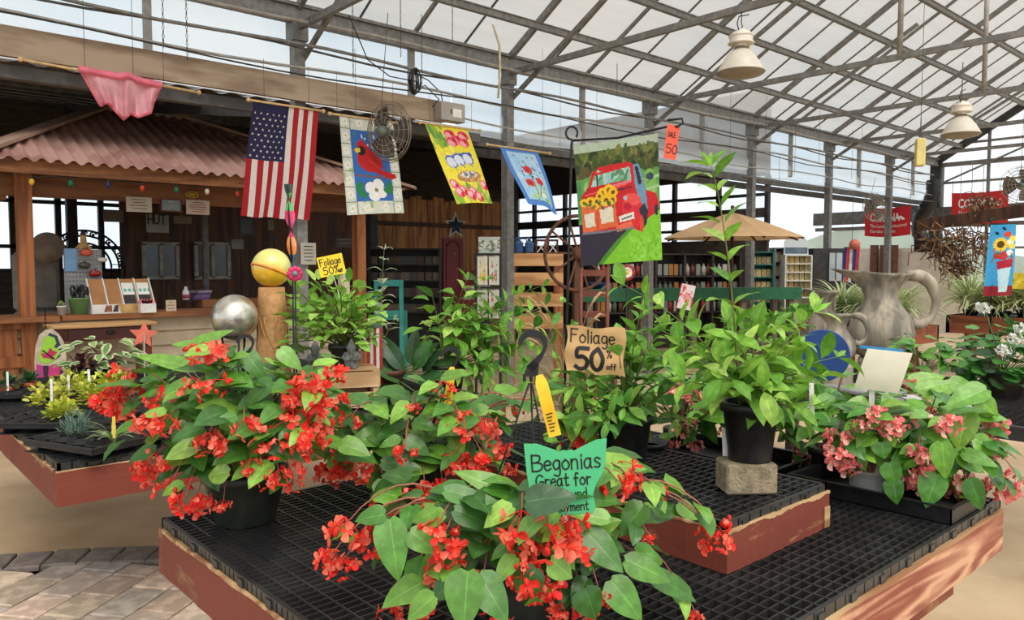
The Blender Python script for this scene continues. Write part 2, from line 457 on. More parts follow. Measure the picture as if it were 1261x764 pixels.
CRATEW = wood_mat('crate slats', srgb(222, 190, 145), srgb(176, 138, 96), ring=7, axis='X')
MAROON = wood_mat('maroon stained wood', srgb(104, 36, 24), srgb(66, 20, 14), ring=5, axis='X', rough=0.45)
PAINTED = M('printed cloth', (1, 1, 1), 0.8, 0, 0.05, 60, attr=True, trans=0.25)
PRINT = M('printed card', (1, 1, 1), 0.6, 0, 0.04, 30, attr=True)
LEAF = M('leaf', (1, 1, 1), 0.3, 0, 0.13, 45, attr=True, trans=0.18, spec=0.55, bump=.15)
LEAFSOFT = M('soft leaf', (1, 1, 1), 0.5, 0, 0.14, 45, attr=True, trans=0.30, spec=0.4)
PETAL = M('petal', (1, 1, 1), 0.5, 0, 0.1, 60, attr=True, trans=0.25, spec=0.3)
STEM = M('stem', (1, 1, 1), 0.5, 0, 0.1, 20, attr=True)
SOIL = M('potting soil', (0.03, 0.02, 0.013), 0.95, 0, 0.5, 60, bump=0.5)
TERRA = M('terracotta', srgb(176, 96, 62), 0.8, 0, 0.15, 10)
WHITECLOTH = M('white cloth', (0.8, 0.8, 0.78), 0.8, 0, 0.05, 10)

# ------------------------------------------------------------------ floor
def concrete():
    m = bpy.data.materials.new('concrete slab'); nt, N, L = nodes_of(m)
    out = N.new('ShaderNodeOutputMaterial'); b = N.new('ShaderNodeBsdfPrincipled'); b.inputs['Roughness'].default_value = 0.55
    tc = N.new('ShaderNodeTexCoord')
    n1 = N.new('ShaderNodeTexNoise'); n1.inputs['Scale'].default_value = 1.3; n1.inputs['Detail'].default_value = 8; n1.inputs['Roughness'].default_value = 0.6
    n2 = N.new('ShaderNodeTexNoise'); n2.inputs['Scale'].default_value = 0.7; n2.inputs['Detail'].default_value = 3
    mp = N.new('ShaderNodeMapping'); mp.inputs['Location'].default_value = (3.1, 1.7, 0)
    L.new(tc.outputs['Object'], n1.inputs['Vector']); L.new(tc.outputs['Object'], mp.inputs['Vector']); L.new(mp.outputs['Vector'], n2.inputs['Vector'])
    m1 = N.new('ShaderNodeMix'); m1.data_type = 'RGBA'; m1.inputs['A'].default_value = (*srgb(180, 152, 118), 1); m1.inputs['B'].default_value = (*srgb(206, 182, 148), 1)
    r1 = N.new('ShaderNodeMapRange'); r1.inputs['From Min'].default_value = .35; r1.inputs['From Max'].default_value = .65; L.new(n1.outputs['Fac'], r1.inputs['Value'])
    L.new(r1.outputs['Result'], m1.inputs['Factor'])
    m2 = N.new('ShaderNodeMix'); m2.data_type = 'RGBA'; m2.inputs['B'].default_value = (*srgb(120, 98, 68), 1)
    r2 = N.new('ShaderNodeMapRange'); r2.inputs['From Min'].default_value = .55; r2.inputs['From Max'].default_value = .75; r2.inputs['To Max'].default_value = .35; L.new(n2.outputs['Fac'], r2.inputs['Value'])
    L.new(r2.outputs['Result'], m2.inputs['Factor']); L.new(m1.outputs['Result'], m2.inputs['A'])
    L.new(m2.outputs['Result'], b.inputs['Base Color']); L.new(b.outputs['BSDF'], out.inputs['Surface'])
    return m
mb = MB(); mb.box((-14, -14, -0.2), (40, 40, 0)); struct(mb.build('floor', concrete()))
PCX, PCY, PR = -1.0, 1.5, 3.79
PAVER = M('tumbled pavers', (1, 1, 1), 0.75, 0, 0.18, 14, attr=True, bump=0.4)
mb = MB(); rp = random.Random(5)
mb.lathe([(0.001, 0.004), (PR - .02, 0.004)], 48, 0, srgb(58, 50, 42), (PCX, PCY, 0), False)
def paver(c, ang, l, w, tone, zt=.026):
    ca, sa = math.cos(ang), math.sin(ang); z1 = zt + rp.uniform(-.003, .003); b = .008
    pts = []
    for (k, z) in ((0, 0.002), (0, z1 - .006), (b, z1)):
        for sx, sy in ((-1, -1), (1, -1), (1, 1), (-1, 1)):
            x, y = sx * (l / 2 - k + rp.uniform(-.002, .002)), sy * (w / 2 - k + rp.uniform(-.002, .002))
            pts.append((c[0] + x * ca - y * sa, c[1] + x * sa + y * ca, z))
    fs = []
    for r_ in (0, 4):
        for i in range(4): fs.append((r_ + i, r_ + (i + 1) % 4, r_ + 4 + (i + 1) % 4, r_ + 4 + i))
    fs.append((8, 9, 10, 11)); mb.add(pts, fs, 0, tone)
tones = [srgb(214, 192, 168), srgb(198, 178, 156), srgb(188, 174, 158), srgb(224, 200, 174), srgb(176, 164, 152)]
ang0 = math.radians(38)
for row in range(-30, 30):
    u = -6.0 + (row % 3) * .07
    while u < 6.5:
        l = rp.choice([.15, .23, .30, .30]); v = row * .195
        c = (PCX + (u + l / 2) * math.cos(ang0) - v * math.sin(ang0), PCY + (u + l / 2) * math.sin(ang0) + v * math.cos(ang0))
        d = math.hypot(c[0] - PCX, c[1] - PCY)
        if d < PR - .19 and c[0] > -1.8 and c[1] > -.6:
            paver(c, ang0, l - .010, .185, jit(tones[rp.randrange(5)], .1))
        u += l
for k in range(130):
    a = 2 * PI * k / 130; r_ = PR - .12
    c = (PCX + r_ * math.cos(a), PCY + r_ * math.sin(a))
    if c[0] > -2 and c[1] > -1: paver(c, a, .225, 2 * PI * r_ / 130 - .01, jit(srgb(124, 112, 104), .12), .034)
o = struct(mb.build('floor_paving', PAVER))

# ------------------------------------------------------------------ greenhouse frame
YG, ZG = 7.2, 4.0                       # gutter line
SP = 2.76
XS = [.5008 * YG + SP * k for k in range(-2, 8)]       # bays
XEND = 20.1
SLOPE, YR = 0.6, 3.70
ZR = ZG + .12 + SLOPE * (YG - YR)
ROOF = poly_film('roof film', (0.60, 0.565, 0.52), 0.26, 0.12)
ROOFC = poly_film('roof film cleared for light', (0.95, 0.93, 0.9), 0.72, 0.04)  # for the unseen roof panels, made clear to brighten the benches
BAND = poly_film('side curtain', (0.90, 0.94, 0.94), 0.42, 0.05, scale=(3, 1, .3))
ENDP = poly_film('end glazing', (0.96, 0.98, 0.99), 0.80, 0.03)
def sheet(name, pts, m, nu=1):
    mb = MB(); mb.add(pts, [(0, 1, 2, 3)], 0); return struct(mb.build(name, m))
Z0 = ZG + .16
sheet('roof_panel', [(-9, YG, Z0), (XEND, YG, Z0), (XEND, YR, ZR + .05), (-9, YR, ZR + .05)], ROOF)
sheet('roof_panel', [(-9, YR, ZR + .05), (XEND, YR, ZR + .05), (XEND, 2 * YR - YG, Z0), (-9, 2 * YR - YG, Z0)], ROOFC)
YN = 2 * YR - YG                                                  # next gutter, ~0.44
sheet('roof_panel', [(-9, YN, Z0), (XEND, YN, Z0), (XEND, YN - 3.50, ZR + .05), (-9, YN - 3.50, ZR + .05)], ROOFC)
sheet('roof_panel', [(-9, YN - 3.50, ZR + .05), (XEND, YN - 3.50, ZR + .05), (XEND, YN - 7.0, Z0), (-9, YN - 7.0, Z0)], ROOFC)

mb = MB(); mb.box((-9, YG - .06, ZG - .02), (XEND, YG + .10, ZG + .12)); mb.box((-9, YG - .10, ZG + .10), (XEND, YG + .14, ZG + .13)); mb.box((-9, YG - .075, ZG - .05), (XEND, YG + .02, ZG - .02))
struct(mb.build('roof_beam', STEEL))
def k_first(i): return i == 1
for i, x in enumerate(XS):
    if x > XEND: continue
    thin = MB(); thin.box((x + SP / 2 - .03, YG + .02, 3.2), (x + SP / 2 + .03, YG + .08, ZG)); struct(thin.build('steel_column', STEELL))
    if k_first(i): continue
    mb = MB(); mb.box((x - .055, YG - .055, 0), (x + .055, YG + .055, ZG)); mb.box((x - .08, YG - .08, ZG - .22), (x + .08, YG + .08, ZG - .02)); mb.box((x - .10, YG - .10, 0), (x + .10, YG + .10, .012))
    struct(mb.build('steel_column', STEEL))
    # truss: bottom chord, rafter, parallel strut, king post, web
    zc = ZG - .08
    mb = MB(); mb.bar((x, YG, zc), (x, YN, zc), .05, .065); struct(mb.build('ceiling_truss_beam', STEEL))
    mb = MB(); mb.bar((x, YG, ZG + .08), (x, YR, ZR - .04), .05, .075); mb.bar((x, YR, ZR - .04), (x, YN, ZG + .08), .05, .075); struct(mb.build('roof_rafter_beam', STEEL))
    mb = MB(); mb.bar((x + .06, YG, 3.62), (x + .06, 4.6, 3.62 + .6 * 2.4), .035, .05); struct(mb.build('ceiling_brace_beam', STEEL))
    mb = MB(); mb.tube([(x, YR, ZR - .05), (x, YR, zc)], .032, 8); struct(mb.build('ceiling_post_beam', STEELL))
    # intermediate rafter between the trusses
    xm = x + SP / 2
    if xm < XEND:
        for q_ in (-.25, .25): mb = MB(); mb.tube([(xm + SP * q_, YG, ZG + .13), (xm + SP * q_, YR, ZR)], .014, 6); struct(mb.build('roof_rafter_beam', STEEL))
        mb = MB(); mb.bar((xm, YG, ZG + .12), (xm, YR, ZR - .02), .035, .04); struct(mb.build('roof_rafter_beam', STEEL))
for k, u in enumerate((.55, 1.18, 1.82, 2.5, 3.2)):
    y = YG - u; z = ZG + .03 + SLOPE * u
    mb = MB(); mb.box((-9, y - .03, z - .035), (XEND, y + .03, z + .035)); mb.box((-9, y - .045, z + .028), (XEND, y + .045, z + .04)); struct(mb.build('roof_purlin_beam', STEEL))
# clear band between gutter and side curtain
XB = 5.6
sheet('wall_upper', [(-9, YG + .14, 3.26), (XB, YG + .14, 3.26), (XB, YG + .14, ZG), (-9, YG + .14, ZG)], BAND)
mb = MB()
prof = [(YG + .14, ZG), (YG + .14, 3.66), (YG + .10, 3.50), (YG + .02, 3.36), (YG + .03, 3.22), (YG + .14, 3.14), (YG + .22, 3.18)]
def cur(u, v):
    t = v * (len(prof) - 1); i = min(int(t), len(prof) - 2); q = t - i
    y = prof[i][0] * (1 - q) + prof[i + 1][0] * q; z = prof[i][1] * (1 - q) + prof[i + 1][1] * q
    x = XB + (XEND - XB) * u
    return (x, y - .012 * math.sin(x * 2.1) * (v > .3), z + .012 * math.sin(x * 3.3 + 1) * (v > .3))
mb.grid(cur, 60, 18); struct(mb.build('wall_curtain', BAND))
# fascia board above the hut, its lower rail
mb = MB(); mb.box((-6, YG - .20, 3.17), (5.25, YG - .14, 3.40)); struct(mb.build('trim_fascia', M('weathered fascia board', srgb(172, 152, 130), .7, 0, .15, 3, col2=srgb(140, 118, 98), stretch=(.5, 4, 2))))
mb = MB(); mb.box((-6, YG - .04, 3.04), (5.9, YG + .05, 3.14)); struct(mb.build('trim_rail', STEELD))
for yy, zz in ((YG + .05, 3.06), (YG + .3, 2.98)):
    mb = MB(); mb.box((XB, yy - .03, zz - .05), (XEND, yy + .03, zz + .05)); struct(mb.build('trim_curtain_rail', STEELD))

# ------------------------------------------------------------------ lean-to behind the gutter: dark corrugated roof
YF, XL = 17.0, 15.0
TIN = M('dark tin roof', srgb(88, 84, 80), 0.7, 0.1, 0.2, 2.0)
mb = MB()
def tin(u, v):
    x = -9 + (XL + 9) * u; y = YG + 1.75 + (YF - YG - 1.75) * v
    return (x, y, 3.30 + .155 * (y - YG) + .02 * math.sin(x * 2 * PI / .3))
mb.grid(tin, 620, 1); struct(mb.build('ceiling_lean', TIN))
sheet('ceiling_added_skylight', [(-9, YG + .2, 3.34), (XL, YG + .2, 3.34), (XL, YG + 1.8, 3.59), (-9, YG + 1.8, 3.59)], ENDP)  # unseen clear strip, added to let light onto the hut roof
for k in range(8):
    y = YG + 1.9 + k * 1.2
    mb = MB(); mb.box((-9, y - .03, 3.12 + .155 * (y - YG)), (XL, y + .03, 3.24 + .155 * (y - YG))); struct(mb.build('ceiling_purlin_beam', STEELD))
for k, x in enumerate((-1, 3.4, 7.7, 11.2)):
    mb = MB(); mb.bar((x, YG + .2, 3.12), (x, YF, 3.12 + .155 * (YF - YG)), .08, .14)
    struct(mb.build('ceiling_lean_beam', DARKM))
for (x, y) in ((7.7, 12.5), (11.2, 12.5), (11.2, 9.5), (3.4, 15.5)):
    mb = MB(); mb.box((x - .08, y - .08, 0), (x + .08, y + .08, 3.1 + .155 * (y - YG))); struct(mb.build('steel_column', DARKM))
# far wall of the lean-to: solid low, mullioned glazing above the counter on the left part
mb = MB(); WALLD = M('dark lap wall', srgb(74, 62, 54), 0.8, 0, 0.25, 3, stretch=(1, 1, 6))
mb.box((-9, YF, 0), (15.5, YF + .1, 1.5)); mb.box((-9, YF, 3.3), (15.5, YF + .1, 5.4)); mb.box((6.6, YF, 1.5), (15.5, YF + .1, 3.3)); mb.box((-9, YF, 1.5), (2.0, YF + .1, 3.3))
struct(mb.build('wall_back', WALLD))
mb = MB(); mb.add([(2.0, YF + .05, 1.5), (6.6, YF + .05, 1.5), (6.6, YF + .05, 3.3), (2.0, YF + .05, 3.3)], [(0, 1, 2, 3)]); w1 = struct(mb.build('window_1', ENDP))
mb = MB()
for x in (2.0, 2.75, 3.5, 4.25, 5.0, 5.8, 6.6): mb.box((x - .05, YF - .04, 1.5), (x + .05, YF + .06, 3.3))
for z in (1.5, 1.95, 2.8, 3.02, 3.3): mb.box((2.0, YF - .04, z - .035), (6.6, YF + .06, z + .035))
mb.build('window_frame', DARKM, w1)
# end wall of the lean-to with two strips of light
XW = 15.0
mb = MB()
mb.box((XW, YG + 1.5, 0), (XW + .1, YF, 2.15)); mb.box((XW, YG + 1.5, 2.62), (XW + .1, YF, 2.82)); mb.box((XW, YG + 1.5, 3.5), (XW + .1, YF, 5.3))
struct(mb.build('wall_end_lean', WALLD))
mb = MB(); mb.add([(XW + .05, YG + 1.5, 2.15), (XW + .05, YF, 2.15), (XW + .05, YF, 3.5), (XW + .05, YG + 1.5, 3.5)], [(0, 1, 2, 3)]); w2 = struct(mb.build('window_2', ENDP))
mb = MB()
for k in range(9):
    y = YG + 1.5 + k * 1.19; mb.box((XW - .05, y - .04, 2.1), (XW + .06, y + .04, 3.5))
for z in (2.38, 3.1): mb.box((XW - .04, YG + 1.5, z - .03), (XW + .06, YF, z + .03))
mb.build('window_frame', DARKM, w2)

# ------------------------------------------------------------------ gable end wall
mb = MB()
mb.add([(XEND, YG + 4, 0.9), (XEND, YN - 6, 0.9), (XEND, YN - 6, ZG), (XEND, YG, ZG + .1), (XEND, YG + 4, ZG)], [(0, 1, 2, 3, 4)])
mb.add([(XEND, YG, ZG + .1), (XEND, YR, ZR), (XEND, YN, ZG + .1)], [(0, 1, 2)])
w3 = struct(mb.build('window_3', ENDP))
mb = MB()
for y in (6.1, 5.2, 4.3, 3.4): mb.box((XEND - .05, y - .03, 0.9), (XEND + .02, y + .03, ZG + .1 + .6 * max(0, min(YG - y, y - YN))))
for z, h in ((2.55, .09), (2.0, .05), (3.98, .10), (4.45, .05), (3.55, .05)): mb.box((XEND - .06, YN - 4, z - h / 2), (XEND + .02, YG + (0 if z > 3.2 else 3.0), z + h / 2))
mb.build('window_frame', STEEL, w3)
mb = MB(); mb.box((XEND - .18, YN - 4, 2.66), (XEND - .04, YG + 3, 2.98)); struct(mb.build('trim_end_beam', STEELD))
mb = MB(); mb.bar((XEND - .08, YG, ZG + .06), (XEND - .08, YR, ZR - .02), .10, .16); struct(mb.build('roof_end_beam', DARKM))
mb = MB(); mb.bar((XEND - .1, YG + .1, 3.45), (XEND - .1, 3.2, 5.1), .04, .04); struct(mb.build('ceiling_brace_beam', STEEL))
mb = MB(); mb.box((XEND - .12, YG - .12, 0), (XEND + .1, YG + .12, ZG)); struct(mb.build('steel_column', DARKM))
mb = MB(); mb.box((XEND - .06, YN - 4, 0), (XEND + .06, YG + 4, .95)); struct(mb.build('wall_end', M('block wall', srgb(196, 188, 176), .85, 0, .1, 5)))
# white block bay beyond the gutter at the end
mb = MB(); mb.box((XEND - .3, YG - .7, 0.0), (XEND - .15, YG + 4, 2.02)); struct(mb.build('wall_block', M('white blockwork', srgb(206, 198, 184), .85, 0, .08, 4)))
# hills and hedge outside
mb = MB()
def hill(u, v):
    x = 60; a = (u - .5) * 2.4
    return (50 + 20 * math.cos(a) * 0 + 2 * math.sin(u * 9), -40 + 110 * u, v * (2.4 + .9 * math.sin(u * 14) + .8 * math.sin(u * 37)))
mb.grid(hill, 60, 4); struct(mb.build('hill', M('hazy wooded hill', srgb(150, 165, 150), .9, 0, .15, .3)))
mb = MB(); mb.box((-60, -60, -.5), (90, 90, -.21)); struct(mb.build('ground', M('outside gravel', srgb(170, 165, 150), .9, 0, .1, .5)))

# ------------------------------------------------------------------ light and sky
wd = bpy.data.worlds.new('overcast'); SC.world = wd; wd.use_nodes = True
nt = wd.node_tree; N = nt.nodes; L = nt.links; N.clear()
ow = N.new('ShaderNodeOutputWorld'); bg = N.new('ShaderNodeBackground'); tc = N.new('ShaderNodeTexCoord'); sp = N.new('ShaderNodeSeparateXYZ')
rm = N.new('ShaderNodeValToRGB'); rm.color_ramp.elements[0].position = 0.0; rm.color_ramp.elements[0].color = (0.86, 0.93, 1.0, 1)
rm.color_ramp.elements[1].position = .6; rm.color_ramp.elements[1].color = (1, .98, .95, 1)
ns = N.new('ShaderNodeTexNoise'); ns.inputs['Scale'].default_value = 3.0; ns.inputs['Detail'].default_value = 5
L.new(tc.outputs['Generated'], sp.inputs['Vector']); L.new(sp.outputs['Z'], rm.inputs['Fac'])
mxs = N.new('ShaderNodeMix'); mxs.data_type = 'RGBA'; mxs.inputs['A'].default_value = (0.72, 0.86, 1, 1)
mrs = N.new('ShaderNodeMapRange'); mrs.inputs['From Min'].default_value = .38; mrs.inputs['From Max'].default_value = .55
L.new(tc.outputs['Generated'], ns.inputs['Vector']); L.new(ns.outputs['Fac'], mrs.inputs['Value']); L.new(mrs.outputs['Result'], mxs.inputs['Factor'])
L.new(rm.outputs['Color'], mxs.inputs['B']); L.new(mxs.outputs['Result'], bg.inputs['Color'])
bg.inputs['Strength'].default_value = 1.25
L.new(bg.outputs['Background'], ow.inputs['Surface'])
sun = bpy.data.objects.new('sun', bpy.data.lights.new('sun', 'SUN')); COL.objects.link(sun)
sun.data.energy = 2.6; sun.data.angle = math.radians(40); sun.data.color = (1, .95, .87)
sun.rotation_euler = Euler((math.radians(38), math.radians(-14), 0))
SC.view_settings.view_transform = 'Standard'; SC.view_settings.look = 'None'; SC.view_settings.gamma = 1
SC.view_settings.use_curve_mapping = False
SC.view_settings.exposure = 0.2
SC.cycles.use_denoising = True
SC.cycles.max_bounces = 8; SC.cycles.diffuse_bounces = 4; SC.cycles.transparent_max_bounces = 12
SC.cycles.caustics_reflective = False; SC.cycles.caustics_refractive = False
# ------------------------------------------------------------------ plant builders
SHAPES = {   # (t, half width) along the midrib
 'wing': [(0, .30), (.06, .72), (.18, .98), (.35, 1.0), (.55, .86), (.75, .56), (.9, .24), (1, 0)],
 'lance': [(0, .06), (.12, .45), (.3, .88), (.48, 1.0), (.66, .82), (.84, .42), (1, 0)],
 'oval': [(0, .12), (.12, .68), (.3, .98), (.5, 1.0), (.7, .82), (.88, .45), (1, 0)],
 'blade': [(0, .7), (.2, .95), (.45, 1), (.7, .8), (.9, .4), (1, 0)],
 'round': [(0, .5), (.1, .9), (.3, 1.1), (.6, 1.1), (.85, .75), (1, .2)],
}
def shape_w(sh, t):
    P = SHAPES[sh]
    for i in range(len(P) - 1):
        if P[i][0] <= t <= P[i + 1][0]:
            q = (t - P[i][0]) / (P[i + 1][0] - P[i][0]); return P[i][1] * (1 - q) + P[i + 1][1] * q
    return 0
def leaf(mb, base, d, n, L, w, sh='lance', droop=.6, fold=.25, col=(.1, .3, .05), asym=0.0, nl=6, m=0, ripple=0.0, edge=None):
    d = V(d).normalized(); n = V(n); n = (n - d * n.dot(d))
    if n.length < 1e-4: n = frame_of(d)[2]
    n.normalize(); s = d.cross(n)
    cols = (-1, -.52, -.045, .045, .52, 1)
    vs, p, ph = [], V(base), R(0, 6)
    for i in range(nl + 1):
        t = i / nl
        a = droop * (t - .25)
        dd = d * math.cos(a) - n * math.sin(a); nn = n * math.cos(a) + d * math.sin(a)
        if i: p = p + dd * (L / nl)
        hw = shape_w(sh, t) * w / 2
        for c in cols:
            k = hw * (1 + asym * (1 if c > 0 else -1)) * abs(c)
            back = -abs(c) * L * .05 * (1 - t) if sh == 'wing' else 0
            vs.append(p + s * (k if c > 0 else -k) + nn * (fold * k - .35 * fold * k * abs(c) + ripple * w * math.sin(t * 14 + ph) * abs(c)) + dd * back)
    fs = [(i * 6 + j, i * 6 + j + 1, (i + 1) * 6 + j + 1, (i + 1) * 6 + j) for i in range(nl) for j in range(5)]
    k0 = len(mb.f)
    mb.add(vs, fs, m, col, True)
    rib = tuple(min(1, q * 1.35 + .02) for q in col)
    for i in range(nl):
        mb.c[k0 + i * 5 + 2] = rib
        if edge is not None:
            for j in (0, 4): mb.c[k0 + i * 5 + j] = edge
def bez(a, b, c, n):
    return [a * (1 - t) ** 2 + b * 2 * t * (1 - t) + c * t * t for t in [i / n for i in range(n + 1)]]
def rnd_dir(zmin=-.3, zmax=1.0):
    a = R(0, 2 * PI); z = R(zmin, zmax); r = math.sqrt(max(0, 1 - z * z))
    return V((r * math.cos(a), r * math.sin(a), z))

RED1, RED2, RED3 = srgb(255, 84, 66), srgb(255, 128, 104), srgb(244, 54, 46)
PNK1, PNK2, PNK3 = srgb(255, 156, 150), srgb(255, 192, 182), srgb(246, 122, 124)
YEL = srgb(240, 200, 90)
def bloom(mb, c, d, s, cols):
    d = V(d).normalized(); _, u, w = frame_of(d)
    cup = R(.25, .7)
    a0 = R(0, PI)
    for k in range(4):
        a = a0 + k * PI / 2; q = 1.0 if k % 2 == 0 else .62
        o = u * math.cos(a) + w * math.sin(a); t = d.cross(o)
        L = s * q; col = jit(cols[random.randrange(len(cols))], .12)
        vs = [c, c + o * L * .4 + t * L * .36 + d * L * (.10 + cup * .3), c + o * L * .85 + t * L * .42 + d * L * cup, c + o * L * 1.05 + d * L * cup * 1.1, c + o * L * .85 - t * L * .42 + d * L * cup, c + o * L * .4 - t * L * .36 + d * L * (.10 + cup * .3), c + o * L * .55 + d * L * .02]
        mb.add(vs, [(0, 1, 6), (1, 2, 6), (2, 3, 6), (3, 4, 6), (4, 5, 6), (5, 0, 6)], 0, col, True)
    if R(0, 1) < .3: mb.ball(c + d * s * .10, s * .13, 6, 4, 0, YEL)
def cluster_mesh(cols, n, r, s, name):
    """a hanging spray of blooms around the origin (stalk arrives from above)"""
    mb = MB()
    for i in range(n):
        d = rnd_dir(-.9, .55)
        p = V((d.x * r, d.y * r, d.z * r * .8 - r * .35)) * R(.6, 1.0)
        bloom(mb, p, d + V((0, 0, -.1)) + rnd_dir() * .4, s * R(.75, 1.2), cols)
        if i % 2 == 0: mb.tube([(0, 0, r * .4), p * .5 + V((0, 0, r * .25)), p], r * .028, 4, 0, jit(cols[2], .1), False)
    for i in range(n // 3):
        d = rnd_dir(-1, 0); p = d * r * R(.8, 1.2)
        mb.ball(p, s * .34, 6, 5, 0, jit(cols[2], .15), (.8, .8, 1.3))
    o = mb.build(name, PETAL); me = o.data; bpy.data.objects.remove(o); return me
RED_CL = [cluster_mesh([RED1, RED2, RED3], n, .046, .022, 'flower_cluster') for n in (6, 9, 12)]
PNK_CL = [cluster_mesh([PNK1, PNK2, PNK3], n, .040, .022, 'flower_cluster') for n in (9, 12)]
def cluster_part(parent, meshes, p, scale):
    o = bpy.data.objects.new('flower_cluster', meshes[random.randrange(len(meshes))]); COL.objects.link(o)
    o.parent = parent; o.location = p; o.scale = (scale,) * 3; o.rotation_euler = (R(-.35, .35), R(-.35, .35), R(0, 6.28)); return o

def pot_part(parent, r1, r0, h, mat, name='pot', c=(0, 0, 0), soil=True, rim=.008):
    mb = MB()
    mb.lathe([(r0, 0), (r0 * 1.01, .004), (r1 * .985, h - .028), (r1 + rim, h - .026), (r1 + rim * 1.2, h - .002), (r1 + rim * .8, h), (r1 - .004, h), (r1 - .006, h - .02), (r0 * .96, .012)], 28, 0, None, c)
    p = mb.build(name, mat, parent)
    if soil:
        mb = MB(); mb.lathe([(r1 - .006, h - .03), (r1 * .5, h - .018), (.0001, h - .012)], 20, 0, None, c); mb.build('soil', SOIL, p)
    return p

BG = [srgb(72, 124, 44), srgb(90, 142, 52), srgb(58, 106, 40), srgb(116, 166, 62), srgb(78, 130, 52), srgb(138, 182, 72)]
PG = [srgb(80, 140, 46), srgb(110, 164, 58), srgb(66, 122, 44), srgb(124, 172, 64), srgb(96, 150, 54)]
LIME = [srgb(128, 180, 64), srgb(156, 200, 84), srgb(108, 160, 56), srgb(178, 214, 104), srgb(140, 190, 74)]
MIDG = [srgb(90, 148, 58), srgb(110, 166, 68), srgb(74, 130, 52), srgb(132, 184, 78)]
DKG = [srgb(50, 92, 48), srgb(66, 110, 56), srgb(44, 80, 44), srgb(82, 124, 66)]
def pick(c, a=.14): return jit(c[random.randrange(len(c))], a)

def begonia(root, ctr, Rr, dc, targets, meshes, cols, nfill, Lf, soil_z, keys=(), zmin=.03, stemc=srgb(150, 92, 72), flat=.75, scale=1.0, Kz=-.25, fwd=1.0):
    """root: Empty at the pot base; ctr: world centre of the foliage ball; targets: (px,py[,size[,depth]]) of the flower sprays"""
    O = V(root.location); fo, st = MB(), MB()
    base0 = O + V((0, 0, soil_z))
    c = V(ctr)
    def put(p, d, n, L, col=None, **k):
        if p.z < O.z + zmin: p = V((p.x, p.y, O.z + zmin + R(0, .03))); d = V((d[0], d[1], abs(d[2]) * .2))
        leaf(fo, p - O, d, n, L, L * R(.58, .70), 'wing', R(.3, .75), .22, col or pick(cols), .12 * random.choice((-1, 1)), 6, 0, .03, **k)
    px0, py0, d0 = proj(c)
    for t in targets:
        px, py = t[0], t[1]; sz = t[2] if len(t) > 2 else 1.0
        if len(t) > 3: d = t[3]
        else:
            rx = math.hypot((px - px0), (py - py0)) / F * dc
            q = math.sqrt(max(0.0, 1 - min(1, rx / Rr) ** 2)); d = dc - Rr * max(.35, q) * R(.85, 1.08) * fwd
        P = W(px, py, d)
        if P.z < O.z + .03: P = P + ray(px, py) * 0
        h = V((P.x - base0.x, P.y - base0.y, 0)); s0 = base0 + (h.normalized() * min(.07, h.length) if h.length > 1e-3 else h)
        ctl = s0 * .5 + P * .5 + V((0, 0, .10 + .35 * h.length)) 
        pts = bez(s0, ctl, P, 9)
        st.tube([p - O for p in pts], [.0042 - .0028 * i / 9 for i in range(10)], 5, 0, jit(stemc, .15), False)
        cluster_part(root, meshes, P - O, sz * scale)
        for k, tt in enumerate((.38, .56, .74, .9)):
            if R(0, 1) < .15: continue
            i = int(tt * 9); tg = (pts[i + 1] - pts[i]).normalized(); sd = tg.cross(V((0, 0, 1)))
            sd = sd.normalized() if sd.length > .1 else V((1, 0, 0))
            sg = 1 if k % 2 else -1
            d_ = tg * .5 + sd * sg * R(.5, 1) + V((0, 0, R(-.25, .25)))
            put(pts[i] + d_.normalized() * .02, d_, V((0, 0, 1)) + (pts[i] - c) * 1.6 + rnd_dir() * .3 - FWD * .35, Lf * R(.65, 1.05) * (1 - .25 * (tt > .8)))
    for i in range(nfill):
        d = rnd_dir(Kz, .95); p = c + V((d.x * Rr, d.y * Rr, d.z * Rr * flat)) * R(.45, .92)
        out = V((d.x, d.y, d.z * .4)); tang = rnd_dir(-.4, .3)
        put(p, out * R(.4, 1) + tang * .8 + V((0, 0, -.2)), V((0, 0, 1.0)) + d * 1.2 + rnd_dir() * .35 - FWD * .3, Lf * R(.7, 1.1))
        if i % 2 == 0:
            pts = bez(base0, base0 * .4 + p * .6 + V((0, 0, .07)), p, 6)
            st.tube([q - O for q in pts], [.004 - .0025 * j / 6 for j in range(7)], 5, 0, jit(stemc if R(0, 1) < .6 else srgb(120, 130, 70), .15), False)
    for (bx, by, tx, ty, wpx, d, col, tilt) in keys:            # single leaves whose place the photo shows
        B, T = W(bx, by, d), W(tx, ty, d - tilt)
        n = -ray((bx + tx) / 2, (by + ty) / 2).normalized() + V((0, 0, .5))
        leaf(fo, B - O, T - B, n, (T - B).length * 1.03, wpx / F * d, 'wing', .35, .2, jit(col, .06), .1, 10, 0, .02)
    fo.build('foliage', LEAF, root); st.build('stem', STEM, root)

